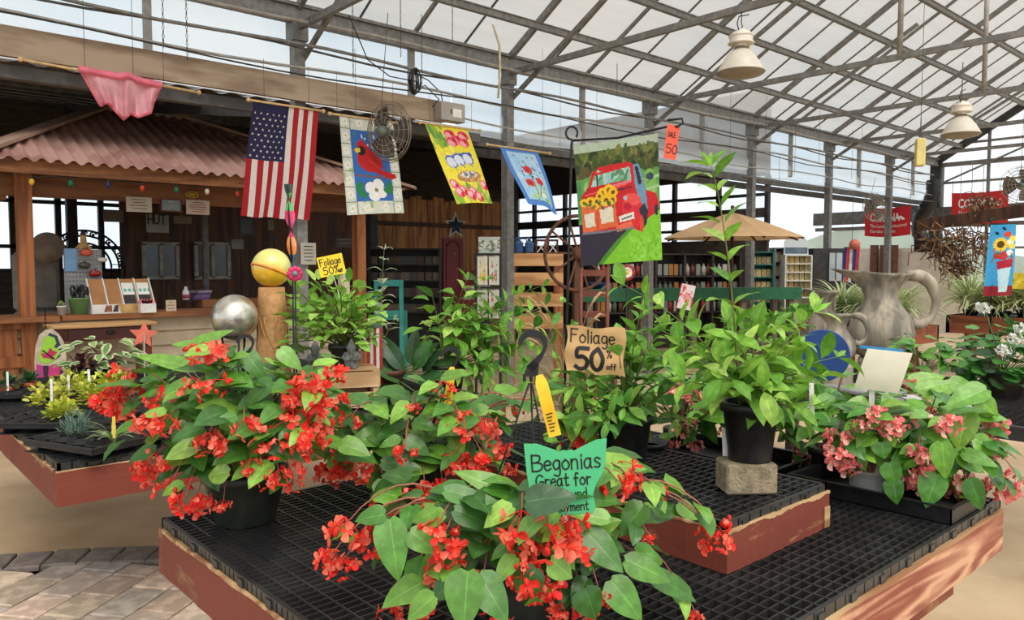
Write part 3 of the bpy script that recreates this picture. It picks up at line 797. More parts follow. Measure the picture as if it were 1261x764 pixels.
def shrub(root, tips, soil_z, dc, spread, cols, L0, node=.05, sh='lance', wr=.42, nfill=0, Rr=.2, ctr=None, mat=None, stemc=srgb(110, 120, 60), r0=.0035, droop=.7, edge=None, tipk=.6, pal=None):
    """upright stems with opposite leaves; tips: (px,py[,depth]) of the stem ends"""
    O = V(root.location); fo, st = MB(), MB(); b0 = O + V((0, 0, soil_z))
    for t in tips:
        d = t[2] if len(t) > 2 else dc + R(-spread, spread)
        P = W(t[0], t[1], d)
        s0 = b0 + V((R(-.03, .03), R(-.03, .03), 0))
        ln = (P - s0).length
        ctl = V((s0.x * .65 + P.x * .35, s0.y * .65 + P.y * .35, s0.z * .4 + P.z * .6 + .12 * ln * R(.3, 1)))
        n = max(4, int(ln / node)); pts = bez(s0, ctl, P, n)
        st.tube([p - O for p in pts], [r0 * (1 - .7 * i / n) for i in range(n + 1)], 5, 0, jit(stemc, .15), False)
        a = R(0, PI)
        for i in range(1, n + 1):
            f = i / n
            if f < .22: continue
            tg = (pts[i] - pts[i - 1]).normalized(); _, u, w = frame_of(tg)
            a += PI / 2 + R(-.3, .3)
            for sg in (1, -1):
                o = (u * math.cos(a) + w * math.sin(a)) * sg
                L = L0 * R(.75, 1.15) * (1 - (1 - tipk) * max(0, (f - .6) / .4))
                dd = o * 1.0 + tg * R(.35, .9)
                leaf(fo, pts[i] - O + dd.normalized() * .008, dd, tg * .8 + V((0, 0, .8)) + rnd_dir() * .2, L, L * wr * R(.85, 1.15), sh, droop * R(.4, 1.3), .3, pick(cols), 0, 6, 0, .02, edge)
        for k in range(2):
            leaf(fo, P - O, (pts[-1] - pts[-2]) + rnd_dir(-.2, 1) * .02, rnd_dir(0, 1), L0 * tipk * .6, L0 * wr * .35, sh, .2, .5, jit(cols[-1], .1))
    if nfill:
        c = V(ctr)
        for i in range(nfill):
            d = rnd_dir(-.5, 1); p = c + d * Rr * R(.35, 1)
            leaf(fo, p - O, V((d.x, d.y, d.z * .5 + R(-.3, .3))) + rnd_dir() * .6, V((0, 0, 1)) + d * .6 + rnd_dir() * .5, L0 * R(.7, 1.1), L0 * wr * R(.8, 1.2), sh, droop * R(.3, 1.2), .3, pick(cols), 0, 6, 0, .02, edge)
            if i % 3 == 0: st.tube([b0 - O, (b0 * .5 + p * .5) - O + V((0, 0, .03)), p - O], [r0, r0 * .7, r0 * .4], 4, 0, jit(stemc, .15), False)
    fo.build('foliage', mat or LEAFSOFT, root); st.build('stem', STEM, root)

def strap_tuft(mb, c, n, L, w, cols, edge=None, spread=.9):
    for i in range(n):
        a = R(0, 2 * PI); e = R(.35, 1.3)
        d = V((math.cos(a) * math.cos(e) * spread, math.sin(a) * math.cos(e) * spread, math.sin(e)))
        leaf(mb, V(c) + V((math.cos(a), math.sin(a), 0)) * .01, d, V((0, 0, 1)) - d * .2, L * R(.7, 1.15), w, 'blade', R(1.0, 2.0), .3, pick(cols), 0, 7, 0, 0, edge)

HOOKP = [(-.40, .02), (-.37, .16), (-.24, .32), (-.02, .40), (.22, .33), (.36, .16), (.38, -.05), (.28, -.28), (.10, -.52), (-.08, -.74)]
def hanger(root, px, py, d, size, wires, tagpx=None, tagl=.1, tagcol=srgb(246, 190, 30)):
    """flat plastic hook with ribs, wire legs to the pot rim and a hanging care tag; px,py = middle of the hook's bow"""
    O = V(root.location); C = W(px, py, d); rz = facing(C)
    Mx = Matrix.Translation(C - O) @ Matrix.Rotation(rz, 4, 'Z') @ Matrix.Rotation(PI / 2, 4, 'X')
    mb = MB(); P = [V((x * size, y * size, 0)) for x, y in HOOKP]; Q = []
    for i in range(len(P) - 1):
        p0, p1, p2, p3 = P[max(i - 1, 0)], P[i], P[i + 1], P[min(i + 2, len(P) - 1)]
        for j in range(4):
            t = j / 4; Q.append(0.5 * ((2 * p1) + (p2 - p0) * t + (2 * p0 - 5 * p1 + 4 * p2 - p3) * t * t + (3 * p1 - p0 - 3 * p2 + p3) * t ** 3))
    Q.append(P[-1]); n = len(Q); L_, R_ = [], []
    for i, p in enumerate(Q):
        dd = (Q[min(i + 1, n - 1)] - Q[max(i - 1, 0)]).normalized(); s = V((-dd.y, dd.x, 0)); f = i / (n - 1)
        w = size * (.055 + .05 * math.sin(min(1, f * 1.4) * PI) + (.10 * max(0, f - .75) / .25))
        L_.append(p + s * w); R_.append(p - s * w)
    out = [(p.x, p.y) for p in L_] + [(p.x, p.y) for p in reversed(R_)]
    # ribbed ribbon as quads with thickness
    th = size * .10
    for i in range(n - 1):
        for z, flip in ((th / 2, 0), (-th / 2, 1)):
            q = [Mx @ V((a.x, a.y, z)) for a in (L_[i], R_[i], R_[i + 1], L_[i + 1])]
            mb.add(q, [(0, 1, 2, 3)] if not flip else [(3, 2, 1, 0)])
        for S in (L_, R_):
            mb.add([Mx @ V((S[i].x, S[i].y, -th / 2)), Mx @ V((S[i + 1].x, S[i + 1].y, -th / 2)), Mx @ V((S[i + 1].x, S[i + 1].y, th / 2)), Mx @ V((S[i].x, S[i].y, th / 2))], [(0, 1, 2, 3)])
        if i % 3 == 1 and i < n - 6:
            a, b = L_[i], R_[min(i + 2, n - 1)]
            mb.bar(Mx @ V((a.x, a.y, th / 2)), Mx @ V((b.x, b.y, th / 2)), size * .02, size * .04)
    yb = -.74 * size
    mb.prism([(-.30 * size, yb - .22 * size), (.16 * size, yb - .22 * size), (.20 * size, yb + .12 * size), (.05 * size, yb + .3 * size), (-.16 * size, yb + .12 * size)], th, Mx)
    for k in (-.26, -.05, .13): mb.cbox(Mx @ V((k * size, yb - .28 * size, 0)), (size * .07, size * .07, size * .22))
    h = mb.build('hanger_hook', BLACKP, root)
    wm = MB(); a0 = Mx @ V((-.06 * size, yb - .3 * size, 0))
    for wpt in wires: wm.tube([a0 + (V(wpt) - a0).normalized() * .01, V(wpt)], .0022, 5)
    if wires: wm.build('hanger_wire', BLACKM, root)
    if tagpx:
        tm = MB(); A = W(tagpx[0], tagpx[1], d - .02) - O; B = W(tagpx[2], tagpx[3], d - .035) - O
        ax = (B - A); L = ax.length; ax.normalize(); sd = ax.cross(FWD).normalized(); w = L * .10
        def tg(u, v): return A + ax * (L * v) + sd * ((u - .5) * 2 * w * (1 if v > .12 else .5 + 4 * v)) - FWD * (.006 * math.sin(v * 5))
        tm.grid(tg, 2, 12, 0, None, True, tagcol)
        for k in range(6):
            v = .62 + k * .055; tm.add([tg(.2, v) - FWD * .0015, tg(.75 - .1 * (k % 3), v) - FWD * .0015, tg(.75 - .1 * (k % 3), v + .022) - FWD * .0015, tg(.2, v + .022) - FWD * .0015], [(0, 1, 2, 3)], 0, (.1, .06, .02))
        tm.build('care_tag', PRINT, root, 'yellow care tag')
# ------------------------------------------------------------------ display benches
GRATE = M('black plastic grating', (0.022, 0.022, 0.023), 0.36, 0, 0.35, 7, spec=0.6, col2=(.05, .049, .047), mix=(.45, .75))
def grate(parent, x0, y0, x1, y1, zt, sx, sy, h=.03, wb=.0045):
    mb = MB(); r = .012
    mb.box((x0, y0, zt - .042), (x1, y0 + r, zt)); mb.box((x0, y1 - r, zt - .042), (x1, y1, zt)); mb.box((x0, y0, zt - .042), (x0 + r, y1, zt)); mb.box((x1 - r, y0, zt - .042), (x1, y1, zt))
    n = int((y1 - y0) / sy)
    for i in range(1, n): y = y0 + (y1 - y0) * i / n; mb.box((x0, y - wb / 2, zt - h), (x1, y + wb / 2, zt - .002))
    n = int((x1 - x0) / sx)
    for i in range(1, n): x = x0 + (x1 - x0) * i / n; mb.box((x - wb / 2, y0, zt - h), (x + wb / 2, y1, zt - .0005))
    for i in range(int((x1 - x0) / .16)):
        x = x0 + .08 + i * .16; mb.box((x - .014, y0 - .004, zt - .03), (x + .014, y0 + r, zt - .008))
    for i in range(int((y1 - y0) / .16)):
        y = y0 + .08 + i * .16; mb.box((x0 - .004, y - .014, zt - .03), (x0 + r, y + .014, zt - .008))
    return mb.build('grating', GRATE, parent)
def board(parent, a, b, mat, label=None, chip=True):
    """a plank with slightly uneven, chipped top edges"""
    (x0, y0, z0), (x1, y1, z1) = a, b
    long_x = (x1 - x0) > (y1 - y0); n = 28
    mb = MB(); vs, fs = [], []
    for i in range(n + 1):
        t = i / n; e = .004
        for (s, z) in ((0, z0), (1, z0), (1, z1), (0, z1)):
            zz = z + (R(-.0025, .0015) if z == z1 else R(-.0015, .0015)); j = R(-.0012, .0012)
            if long_x: vs.append((x0 + (x1 - x0) * t, (y0 if s == 0 else y1) + j, zz))
            else: vs.append(((x0 if s == 0 else x1) + j, y0 + (y1 - y0) * t, zz))
    for i in range(n):
        for k in range(4): fs.append((i * 4 + k, i * 4 + (k + 1) % 4, (i + 1) * 4 + (k + 1) % 4, (i + 1) * 4 + k))
    fs.append((3, 2, 1, 0)); fs.append((n * 4, n * 4 + 1, n * 4 + 2, n * 4 + 3))
    mb.add(vs, fs)
    p = mb.build('side_board', mat, parent, label)
    mb = MB(); n = 60
    hs = []; ring0 = []; lo = .006
    for i in range(n + 1): lo = max(.001, min(.010, lo + R(-.003, .003))); hs.append(lo)
    for i in range(n + 1):
        t = i / n
        if long_x: x = x0 + (x1 - x0) * t; ring0 += [(x, y0 - .0015, z1 - hs[i]), (x, y0 - .0015, z1 + .0022), (x, y0 + .012, z1 + .0022)]
        else: y = y0 + (y1 - y0) * t; ring0 += [(x0 - .0015, y, z1 - hs[i]), (x0 - .0015, y, z1 + .0022), (x0 + .012, y, z1 + .0022)]
    mb.add(ring0, [(i * 3 + k, i * 3 + 3 + k, i * 3 + 4 + k, i * 3 + 1 + k) for i in range(n) for k in (0, 1)])
    if chip: mb.build('bare_edge', RAW, p, 'bare worn top edge')
    return p
RX = wood_mat('red timber y', srgb(158, 112, 76), srgb(122, 80, 52), paint=srgb(122, 56, 40), wear=(0.56, 0.62), ring=9, axis='Y')
def bench(label, x0, y0, x1, y1, zt, bh, cell, legs, rails, mats, group=None, legz=0.0, name='display_bench', cat='bench'):
    O = V((x0, y0, legz)); r = thing(name, label, cat, O, 0, group)
    X, Y, Z = x1 - x0, y1 - y0, zt - legz; t = .038; zb = Z - .03
    board(r, (0, 0, zb - bh), (X, t, zb), mats[0], mats[4] if len(mats) > 4 else None)
    board(r, (0, Y - t, zb - bh), (X, Y, zb), mats[1])
    board(r, (0, t, zb - bh), (t, Y - t, zb), mats[2]); board(r, (X - t, t, zb - bh), (X, Y - t, zb), mats[3])
    grate(r, .008, .008, X - .008, Y - .008, Z, *cell)
    for (lx, ly) in legs:
        mb = MB(); mb.cbox((lx, ly, (zb - bh - .09) / 2), (.09, .09, zb - bh - .09), bev=.006); mb.build('leg', REDP, r)
    for (a, b) in rails:
        mb = MB(); mb.bar((*a, zb - bh - .045), (*b, zb - bh - .045), .06, .09); mb.build('rail', REDP, r)
    for k in range(1, 4):
        mb = MB(); mb.box((X * k / 4 - .02, t, zb - .09), (X * k / 4 + .02, Y - t, zb - .015)); mb.build('joist', RX, r)
    return r
TZ = .82
bench('nearest red timber display bench with black grating, a second low grated box standing on it', .742, .79, 2.86, 2.435, TZ, .137, (.05, .027),
      [(.5, .10), (1.38, .10), (.75, 1.35), (1.7, 1.35)], [((.35, .085), (1.85, .085)), ((.35, 1.4), (1.95, 1.4))], (REDW, REDP, RX, RX, 'board worn to bare wavy grain'))
# low box riser on top of it
def riser():
    x0, y0, x1, y1 = 1.645, 1.045, 2.175, 2.30
    r = thing('bench_riser', 'low red wooden box with a grated top, standing on the nearest bench', 'riser', (x0, y0, TZ)); X, Y, Z = x1 - x0, y1 - y0, .128; t = .036
    board(r, (0, 0, 0), (X, t, Z - .022), REDP); board(r, (0, Y - t, 0), (X, Y, Z - .022), REDP); board(r, (0, t, 0), (t, Y - t, Z - .022), RX); board(r, (X - t, t, 0), (X, Y - t, Z - .022), RX)
    grate(r, .006, .006, X - .006, Y - .006, Z, .05, .027)
    mb = MB(); mb.cbox((X - .02, -.003, .035), (.03, .004, .06)); mb.build('corner_patch', RAW, r, 'bare wood corner')
    return r
riser(); RZ = TZ + .128
bench('red timber bench further left, with seedling trays and a clay column on it', .654, 3.353, 2.95, 6.1, TZ, .137, (.05, .03),
      [(1.15, .7), (1.9, .7), (1.15, 2.2), (1.9, 2.2)], [((.33, .62), (2.1, .62)), ((.33, 2.2), (2.1, 2.2))], (REDP, REDP, RX, RX))
# black-framed bench behind the nearest one
def black_bench():
    x0, y0, x1, y1, z = 4.42, .92, 6.1, 3.3, .78
    r = thing('metal_bench', 'black metal-framed bench behind the pink begonias, holding the stone pitchers', 'bench', (x0, y0, 0)); X, Y = x1 - x0, y1 - y0
    mb = MB(); mb.box((0, 0, z - .07), (X, .04, z)); mb.box((0, Y - .04, z - .07), (X, Y, z)); mb.box((0, 0, z - .07), (.04, Y, z)); mb.box((X - .04, 0, z - .07), (X, Y, z)); mb.build('frame', DARKM, r)
    grate(r, .04, .04, X - .04, Y - .04, z, .06, .05)
    for (lx, ly) in ((.05, .05), (X - .05, .05), (.05, Y - .05), (X - .05, Y - .05)):
        mb = MB(); mb.cbox((lx, ly, (z - .07) / 2), (.07, .07, z - .07)); mb.build('leg', BLACKP, r)
    return r
black_bench(); BZ = .78
# ------------------------------------------------------------------ begonias in front
def at_bench(px, py, z=TZ): return onZ(px, py, z)
DKPOT = M('dark green plastic pot', srgb(38, 46, 40), .45, 0, .15, 20)
A = at_bench(303, 640)
A = thing('hanging_basket', 'red dragon-wing begonia basket standing on the left corner of the nearest bench', 'plant', (A.x, A.y, TZ))
pot_part(A, .118, .085, .155, DKPOT, 'pot')
dA = proj(A.location)[2]
fl = [(150, 459), (153, 478, 1.2), (147, 498, 1.2), (128, 488), (193, 487), (181, 515), (205, 518), (260, 475), (240, 472), (301, 524), (257, 541), (190, 565), (181, 579), (211, 597, 1.1), (228, 613), (242, 616), (251, 429), (265, 426), (256, 538, .9), (275, 620, .6), (309, 570, .7), (325, 586, .8), (344, 584, .8), (365, 574, .8), (362, 595, .6), (384, 467, 1.2), (372, 482, 1.3), (404, 487, 1.1), (352, 525, 1.2), (385, 540, 1.1), (360, 508, 1.1), (395, 515, 1.1), (375, 530, 1.2), (410, 455, .9), (340, 548, 1.0)]
kA = [(250, 563, 262, 592, 24, dA - .2, BG[0], .02), (275, 570, 215, 588, 20, dA - .24, BG[2], .03), (245, 470, 282, 508, 26, dA - .26, BG[1], .02), (240, 455, 165, 435, 20, dA - .2, BG[3], .0), (335, 470, 300, 500, 24, dA - .3, BG[0], 0), (300, 432, 330, 470, 26, dA - .22, BG[4], 0), (345, 430, 372, 455, 22, dA - .25, BG[3], 0), (215, 500, 200, 530, 22, dA - .3, BG[1], 0), (230, 520, 215, 552, 24, dA - .3, BG[0], .02), (325, 540, 350, 562, 22, dA - .3, BG[2], .02), (235, 425, 285, 405, 16, dA - .15, BG[3], 0)]
begonia(A, V(A.location) + V((0, 0, .29)), .40, dA, fl, RED_CL, BG, 105, .112, .14, kA, scale=.84)
hanger(A, 302, 423, dA - .22, .052, [(.11, 0, .15), (-.06, .1, .15), (-.06, -.1, .15)])

Bp = at_bench(512, 612)
B = thing('hanging_basket', 'red begonia basket behind the green sign, with the further yellow care tag', 'plant', (Bp.x, Bp.y, TZ)); dB = proj(B.location)[2]
pot_part(B, .115, .085, .15, DKPOT, 'pot')
fl = [(408, 575), (432, 575), (447, 579, .8), (570, 524), (596, 522), (570, 567), (595, 562), (499, 607), (479, 615), (523, 603), (546, 597, .7), (610, 543), (499, 553, .7), (432, 515, .8), (440, 560, .7), (545, 475, .7), (566, 510, .7), (640, 500, .6), (705, 538), (720, 533, .8), (510, 500, .5), (425, 555, .8), (625, 575, .6)]
kB = [(470, 590, 480, 625, 26, dB - .3, BG[1], .02), (455, 545, 430, 520, 22, dB - .1, BG[3], 0), (410, 545, 395, 525, 22, dB - .1, BG[4], 0), (540, 500, 580, 485, 18, dB - .1, BG[3], 0), (600, 505, 550, 512, 18, dB - .2, BG[3], 0), (500, 540, 530, 560, 24, dB - .3, BG[0], 0), (470, 570, 520, 575, 22, dB - .32, BG[2], 0), (440, 490, 475, 500, 16, dB + .1, BG[3], 0)]
begonia(B, V(B.location) + V((-.02, 0, .19)), .36, dB, fl, RED_CL, BG, 95, .11, .135, kB, flat=.52)
hanger(B, 554, 440, dB - .12, .066, [(.1, 0, .15), (-.05, .09, .15), (-.05, -.09, .15)], (557, 452, 551, 500))

Cp = W(648, 742, 1.72)
C = thing('hanging_basket', 'nearest red begonia basket, with the green handwritten sign, at the bottom middle of the photo', 'plant', (Cp.x, Cp.y, TZ)); dC = proj(C.location)[2]
pot_part(C, .12, .088, .15, DKPOT, 'pot')
fl = [(424, 648), (406, 686, .8), (420, 694, .8), (459, 668, .7), (539, 647, .8), (550, 674, .8), (545, 698, .9), (594, 714, .8), (642, 639, 1.0), (654, 659, 1.0), (676, 656, 1.1), (692, 668, .9), (701, 645, .8), (712, 665, .9), (638, 688, .7), (645, 708, .8), (658, 718, .9), (675, 716, .7), (521, 746, .7), (480, 754, .7), (614, 758, .6), (693, 750, .6), (719, 750, .6), (739, 732, .5), (858, 757, .5), (880, 640, .7), (884, 662, .8), (878, 652, .7), (812, 605, .5), (765, 575, .7), (760, 592, .7), (775, 588, .6), (800, 660, .3), (550, 652, .5)]
fl = [(f[0], f[1], f[2] * .9) if len(f) == 3 else f for f in fl]
DKL = srgb(58, 92, 56)
kC = [(480, 640, 491, 716, 42, dC - .30, BG[1], .03), (474, 634, 436, 641, 26, dC - .3, BG[0], .0), (576, 704, 571, 778, 50, dC - .42, BG[1], .03), (590, 708, 626, 766, 44, dC - .40, BG[0], .03), (700, 0, 0, 0, 0, 0, None, 0),
      (634, 612, 560, 578, 30, dC - .24, BG[3], 0), (548, 604, 616, 622, 26, dC - .26, BG[0], 0), (752, 715, 792, 764, 42, dC - .25, BG[1], .02), (793, 622, 764, 660, 32, dC - .18, BG[4], .02), (722, 655, 768, 704, 40, dC - .3, BG[4], .03), (678, 690, 706, 712, 34, dC - .36, BG[3], 0), (560, 628, 615, 650, 30, dC - .28, BG[2], 0), (505, 655, 540, 680, 32, dC - .3, BG[1], 0), (625, 665, 600, 610, 34, dC - .3, BG[0], 0), (730, 650, 765, 640, 26, dC - .2, BG[3], 0), (800, 705, 860, 740, 28, dC - .15, BG[0], 0), (770, 690, 828, 715, 34, dC - .2, BG[1], 0), (535, 735, 500, 764, 30, dC - .35, BG[3], 0), (835, 620, 862, 640, 22, dC - .05, BG[3], 0), (805, 625, 842, 630, 24, dC - .05, BG[4], 0), (660, 700, 640, 740, 40, dC - .35, BG[2], 0), (720, 725, 735, 764, 40, dC - .3, BG[2], 0), (560, 715, 530, 740, 30, dC - .3, BG[2], 0), (845, 742, 815, 700, 26, dC - .1, BG[1], 0), (750, 640, 700, 632, 22, dC - .3, BG[3], 0), (600, 655, 640, 610, 24, dC - .25, BG[3], 0), (655, 640, 622, 690, 34, dC - .25, BG[2], 0)]
kC = [k for k in kC if k[6]]
begonia(C, V(C.location) + V((.0, 0, .16)), .34, dC, fl, RED_CL, BG, 64, .092, .135, kC, flat=.5, Kz=-.1)
hanger(C, 656, 426, dC, .071, [(.11, 0, .15), (-.06, .1, .15), (-.06, -.1, .15)], (664, 462, 684, 538))
# dark leaf lying across the sign belongs to this plant
lf = MB(); b_, t_ = W(648, 618, dC - .36) - V(C.location), W(712, 609, dC - .37) - V(C.location)
leaf(lf, b_, t_ - b_, -FWD + V((0, 0, 1.0)), (t_ - b_).length, 36 / F * dC, 'wing', .3, .2, DKL, .1, 10, 0, .02); lf.build('leaf', LEAF, C, 'dark leaf across the sign')

# green handwritten sign
def green_sign():
    d = dC - .30; P = W(697, 588, d); rz = facing(P, .06); s = d / F
    r = thing('plant_sign', 'green die-cut card sign, Begonias Great for, standing in the nearest basket', 'sign', P, rz)
    out = [(-49, 45), (-33, 44), (-14, 36), (-6, 32), (-2, 34), (3, 33), (9, 34), (12, 32), (22, 37), (40, 44), (53, 45), (50, 20), (46, 4), (36, -12), (32, -22), (34, -40), (30, -47), (-26, -47), (-34, -30), (-46, -14), (-48, 10)]
    mx = Matrix.Rotation(math.radians(-4), 4, 'Y') @ Matrix.Rotation(PI / 2, 4, 'X')
    mb = MB(); mb.prism([(x * s, y * s) for x, y in out], .002, mx); mb.build('card', M('green card', srgb(78, 190, 130), .6, 0, .05, 6), r)
    fn = lambda x, y: mx @ V((x * s * .9 - .003, y * s, .0018)); tx = MB()
    write(tx, 'Begonias', -43, 10, 20, 2.3, fn, 0); write(tx, 'Great for', -39, -10, 15, 2.1, fn, 0, None, .95); write(tx, 'all around', -34, -27, 13, 1.6, fn, 0, None, .95); write(tx, 'enjoyment', -24, -42, 11, 1.5, fn, 0, None, .95)
    tx.build('lettering', INK, r)
    mb = MB(); mb.cbox((0, .003, -.10), (.012, .003, .11)); mb.build('stake', WHITEP, r)
green_sign()

# ------------------------------------------------------------------ foliage plants behind
def pose(px, py, z): return onZ(px, py, z)
# concrete block and the tall viburnum-like plant
bk = pose(930, 607, RZ)
mb = MB(); mb.cbox((0, 0, .043), (.145, .10, .086), bev=.006); blk = mb.build('concrete_block', M('rough concrete', srgb(150, 136, 112), .9, 0, .2, 30, bump=.8, fine=120))
tag(blk, 'small grey concrete block under the black pot on the low box', 'block', None, (bk.x, bk.y + .03, RZ), math.radians(-38))
pz = RZ + .086
P4 = thing('potted_shrub', 'tall leafy shrub in a black pot raised on the concrete block', 'plant', (bk.x + .018, bk.y + .03, pz)); d4 = proj(P4.location)[2]
pot_part(P4, .076, .058, .165, BLACKP)
tips = [(876, 205, d4 - .02), (770, 352, d4 - .05), (800, 385), (838, 425), (870, 440), (905, 420), (945, 410), (985, 425), (1002, 385, d4 - .1), (1012, 462), (965, 460), (845, 470), (890, 465, d4 - .2), (940, 480, d4 - .2), (1000, 500), (820, 410), (925, 395), (1030, 440), (975, 500, d4 - .15), (860, 400)]
shrub(P4, tips, .15, d4, .18, LIME, .105, .056, 'lance', .42, 50, .14, V(P4.location) + V((0, 0, .26)), droop=.9, tipk=.85)
# second shrub, on the low box behind it, with the brown paper sign
p5 = pose(768, 575, RZ)
P5 = thing('potted_shrub', 'bushy green shrub in a black pot behind the brown paper sign', 'plant', (p5.x, p5.y, RZ)); d5 = proj(P5.location)[2]
pot_part(P5, .085, .066, .17, BLACKP)
tips = [(690, 470), (715, 480), (745, 462), (760, 430), (800, 430), (840, 440), (815, 405), (660, 500), (680, 535), (800, 500), (855, 470), (735, 505, d5 - .2), (700, 515, d5 - .2), (790, 380), (830, 490), (770, 500, d5 - .2), (720, 540), (780, 450), (640, 520), (850, 515), (745, 520, d5 - .25), (690, 545, d5 - .1)]
shrub(P5, tips, .15, d5, .2, MIDG + LIME[:2], .092, .05, 'lance', .42, 80, .2, V(P5.location) + V((0, 0, .25)), droop=.9)
def loop_saucer():
    q = pose(795, 553, RZ)
    mb = MB(); mb.lathe([(.062, 0), (.07, .02), (.074, .02), (.066, 0)], 28)
    tag(mb.build('saucer', BLACKP), 'empty black plastic saucer beside the bushy shrub on the low box', 'saucer', None, (q.x + .03, q.y + .02, RZ))
loop_saucer()
def paper_sign():
    d = d5 - .12; P = W(733, 432, d); s = d / F; rz = facing(P, -.05)
    r = thing('plant_sign', 'brown paper sign, Foliage 50%, fixed in the bushy shrub', 'sign', P, rz)
    def fn(x, y): return V((x * s, -.0 + .006 * math.sin(x * .09) + .004 * math.sin(y * .16 + x * .05) - (0.0), (y - .07 * x) * s))
    mb = MB(); out = lambda u, v: fn((u - .5) * 72 + 2 * math.sin(v * 7), (.5 - v) * (56 + 4 * u) + 1.5 * math.sin(u * 9))
    mb.grid(out, 18, 14); mb.build('card', M('kraft paper', srgb(214, 172, 118), .8, 0, .08, 20), r)
    tx = MB(); f2 = lambda x, y: fn(x, y) + V((0, -.0016, 0))
    write(tx, 'Foliage', -30, 9, 16, 1.6, f2, 0, None, .9); write(tx, '50', -24, -24, 26, 5.0, f2, 0, None, .95); write(tx, '%', 14, -8, 10, 1.4, f2); write(tx, 'off', 14, -22, 7, 1.3, f2)
    tx.build('lettering', INK, r); mb = MB(); mb.cbox((0, .01, -.14), (.008, .006, .20)); mb.build('stake', CEDAR, r)
paper_sign()
# shrub behind, on the far end of the left bench
p6 = pose(628, 505, TZ)
P6 = thing('potted_shrub', 'loose upright shrub with arching stems, behind the hook with the yellow tag', 'plant', (2.72, 3.62, TZ)); d6 = proj(P6.location)[2]
pot_part(P6, .11, .085, .19, BLACKP)
tips = [(600, 345), (592, 385), (560, 392), (640, 385), (668, 352), (690, 372), (620, 420), (702, 400), (575, 345), (610, 400), (650, 430), (580, 430), (722, 425), (660, 400), (630, 365), (540, 400), (680, 440), (600, 450), (560, 440), (640, 460), (700, 470), (610, 480), (655, 495)]
shrub(P6, tips, .17, d6, .22, LIME + MIDG, .15, .085, 'lance', .40, 45, .22, V(P6.location) + V((0, 0, .4)), droop=1.0)

# ------------------------------------------------------------------ pink begonias at the right
def tray(label, x, y, lx, ly, z, rz=0, h=.055, cells=None, group=None):
    r = thing('nursery_tray', label, 'tray', (x, y, z), rz, group)
    mb = MB(); X, Y = lx / 2, ly / 2; t = .004
    mb.box((-X, -Y, 0), (X, Y, .003))
    for (a, b) in (((-X, -Y), (X, -Y + t)), ((-X, Y - t), (X, Y)), ((-X, -Y), (-X + t, Y)), ((X - t, -Y), (X, Y))): mb.box((*a, h * (.5 if cells else 0)), (*b, h))
    e = .012
    for (a, b) in (((-X - e, -Y - e), (X + e, -Y)), ((-X - e, Y), (X + e, Y + e)), ((-X - e, -Y), (-X, Y)), ((X, -Y), (X + e, Y))): mb.box((*a, h - .004), (*b, h))
    if cells:
        nx, ny = cells; rx = min(lx / nx, ly / ny) / 2 * .92
        for i in range(nx):
            for j in range(ny):
                cx, cy = -X + lx * (i + .5) / nx, -Y + ly * (j + .5) / ny
                mb.lathe([(rx * .66, .004), (rx, h - .003), (rx * 1.04, h), (rx * .96, h), (rx * .62, .008)], 14, 0, None, (cx, cy, 0))
        for i in range(nx + 1): mb.box((-X + lx * i / nx - .003, -Y, h - .012), (-X + lx * i / nx + .003, Y, h - .002))
        for j in range(ny + 1): mb.box((-X, -Y + ly * j / ny - .003, h - .012), (X, -Y + ly * j / ny + .003, h - .002))
    mb.build('tray_shell', BLACKP, r); return r
tray('black nursery tray of pink begonias on the near right corner of the bench', 2.60, 1.06, .30, .50, TZ, 0)
tray('black nursery tray of pink begonias behind the low box', 2.60, 1.68, .30, .60, TZ, 0)
def pink(label, pos, fl, n, Rr, Lf, hz, pot=(.06, .048, .10), mat=BLACKP, keys=(), flat=.8):
    r = thing('potted_begonia', label, 'plant', pos); d = proj(r.location)[2]
    pot_part(r, *pot, mat); begonia(r, V(r.location) + V((0, 0, hz)), Rr, d, fl, PNK_CL, PG, n, Lf, pot[2] - .015, [(k[0], k[1], k[2], k[3], k[4], d - k[5], PG[k[6]], .01) for k in keys], flat=flat, scale=.95, Kz=-.4, fwd=1.15)
    return r
zt = TZ + .004
pink('pink begonia in a black pot, nearest on the right corner of the bench', (2.66, .98, zt), [(1137, 578), (1126, 590, .8), (1141, 592), (1174, 590, 1.2), (1190, 597, 1.1), (1188, 632, .9), (1225, 598, 1.1), (1242, 600), (1251, 585, .8), (1227, 521), (1229, 547), (1167, 517), (1132, 556, .8), (1215, 560, .6)], 58, .21, .105, .22,
     keys=[(1190, 505, 1180, 555, 38, .2, 3), (1160, 545, 1165, 590, 28, .25, 1), (1155, 585, 1140, 625, 34, .22, 0), (1195, 590, 1210, 630, 26, .2, 2), (1215, 480, 1165, 500, 30, .1, 1), (1205, 490, 1230, 515, 28, .1, 3), (1130, 480, 1175, 470, 22, .0, 3), (1200, 540, 1232, 560, 26, .15, 1)])
pink('pink begonia in a white plastic pot, beside the corner of the low box', (at_bench(1066, 612).x, at_bench(1066, 612).y, zt), [(1075, 506), (1108, 515, 1.1), (1095, 520), (1029, 534), (1035, 559, 1.1), (1045, 570, .9), (1085, 515, .7), (1060, 520, .6)], 50, .19, .10, .22, (.056, .046, .11), WHITEP,
     keys=[(1075, 535, 1055, 550, 26, .18, 1), (1085, 545, 1090, 565, 24, .2, 0), (1095, 570, 1105, 600, 26, .2, 0), (1100, 590, 1105, 622, 24, .2, 2), (1060, 530, 1035, 510, 24, .1, 2), (1070, 500, 1040, 500, 24, .1, 3)])
pink('pink begonia in a black pot, right behind the raised shrub', (2.58, 1.58, zt), [(1004, 556), (989, 550, .9), (984, 569, .7), (1010, 560, .8), (975, 520, .6), (1030, 500, .6)], 46, .2, .10, .2)
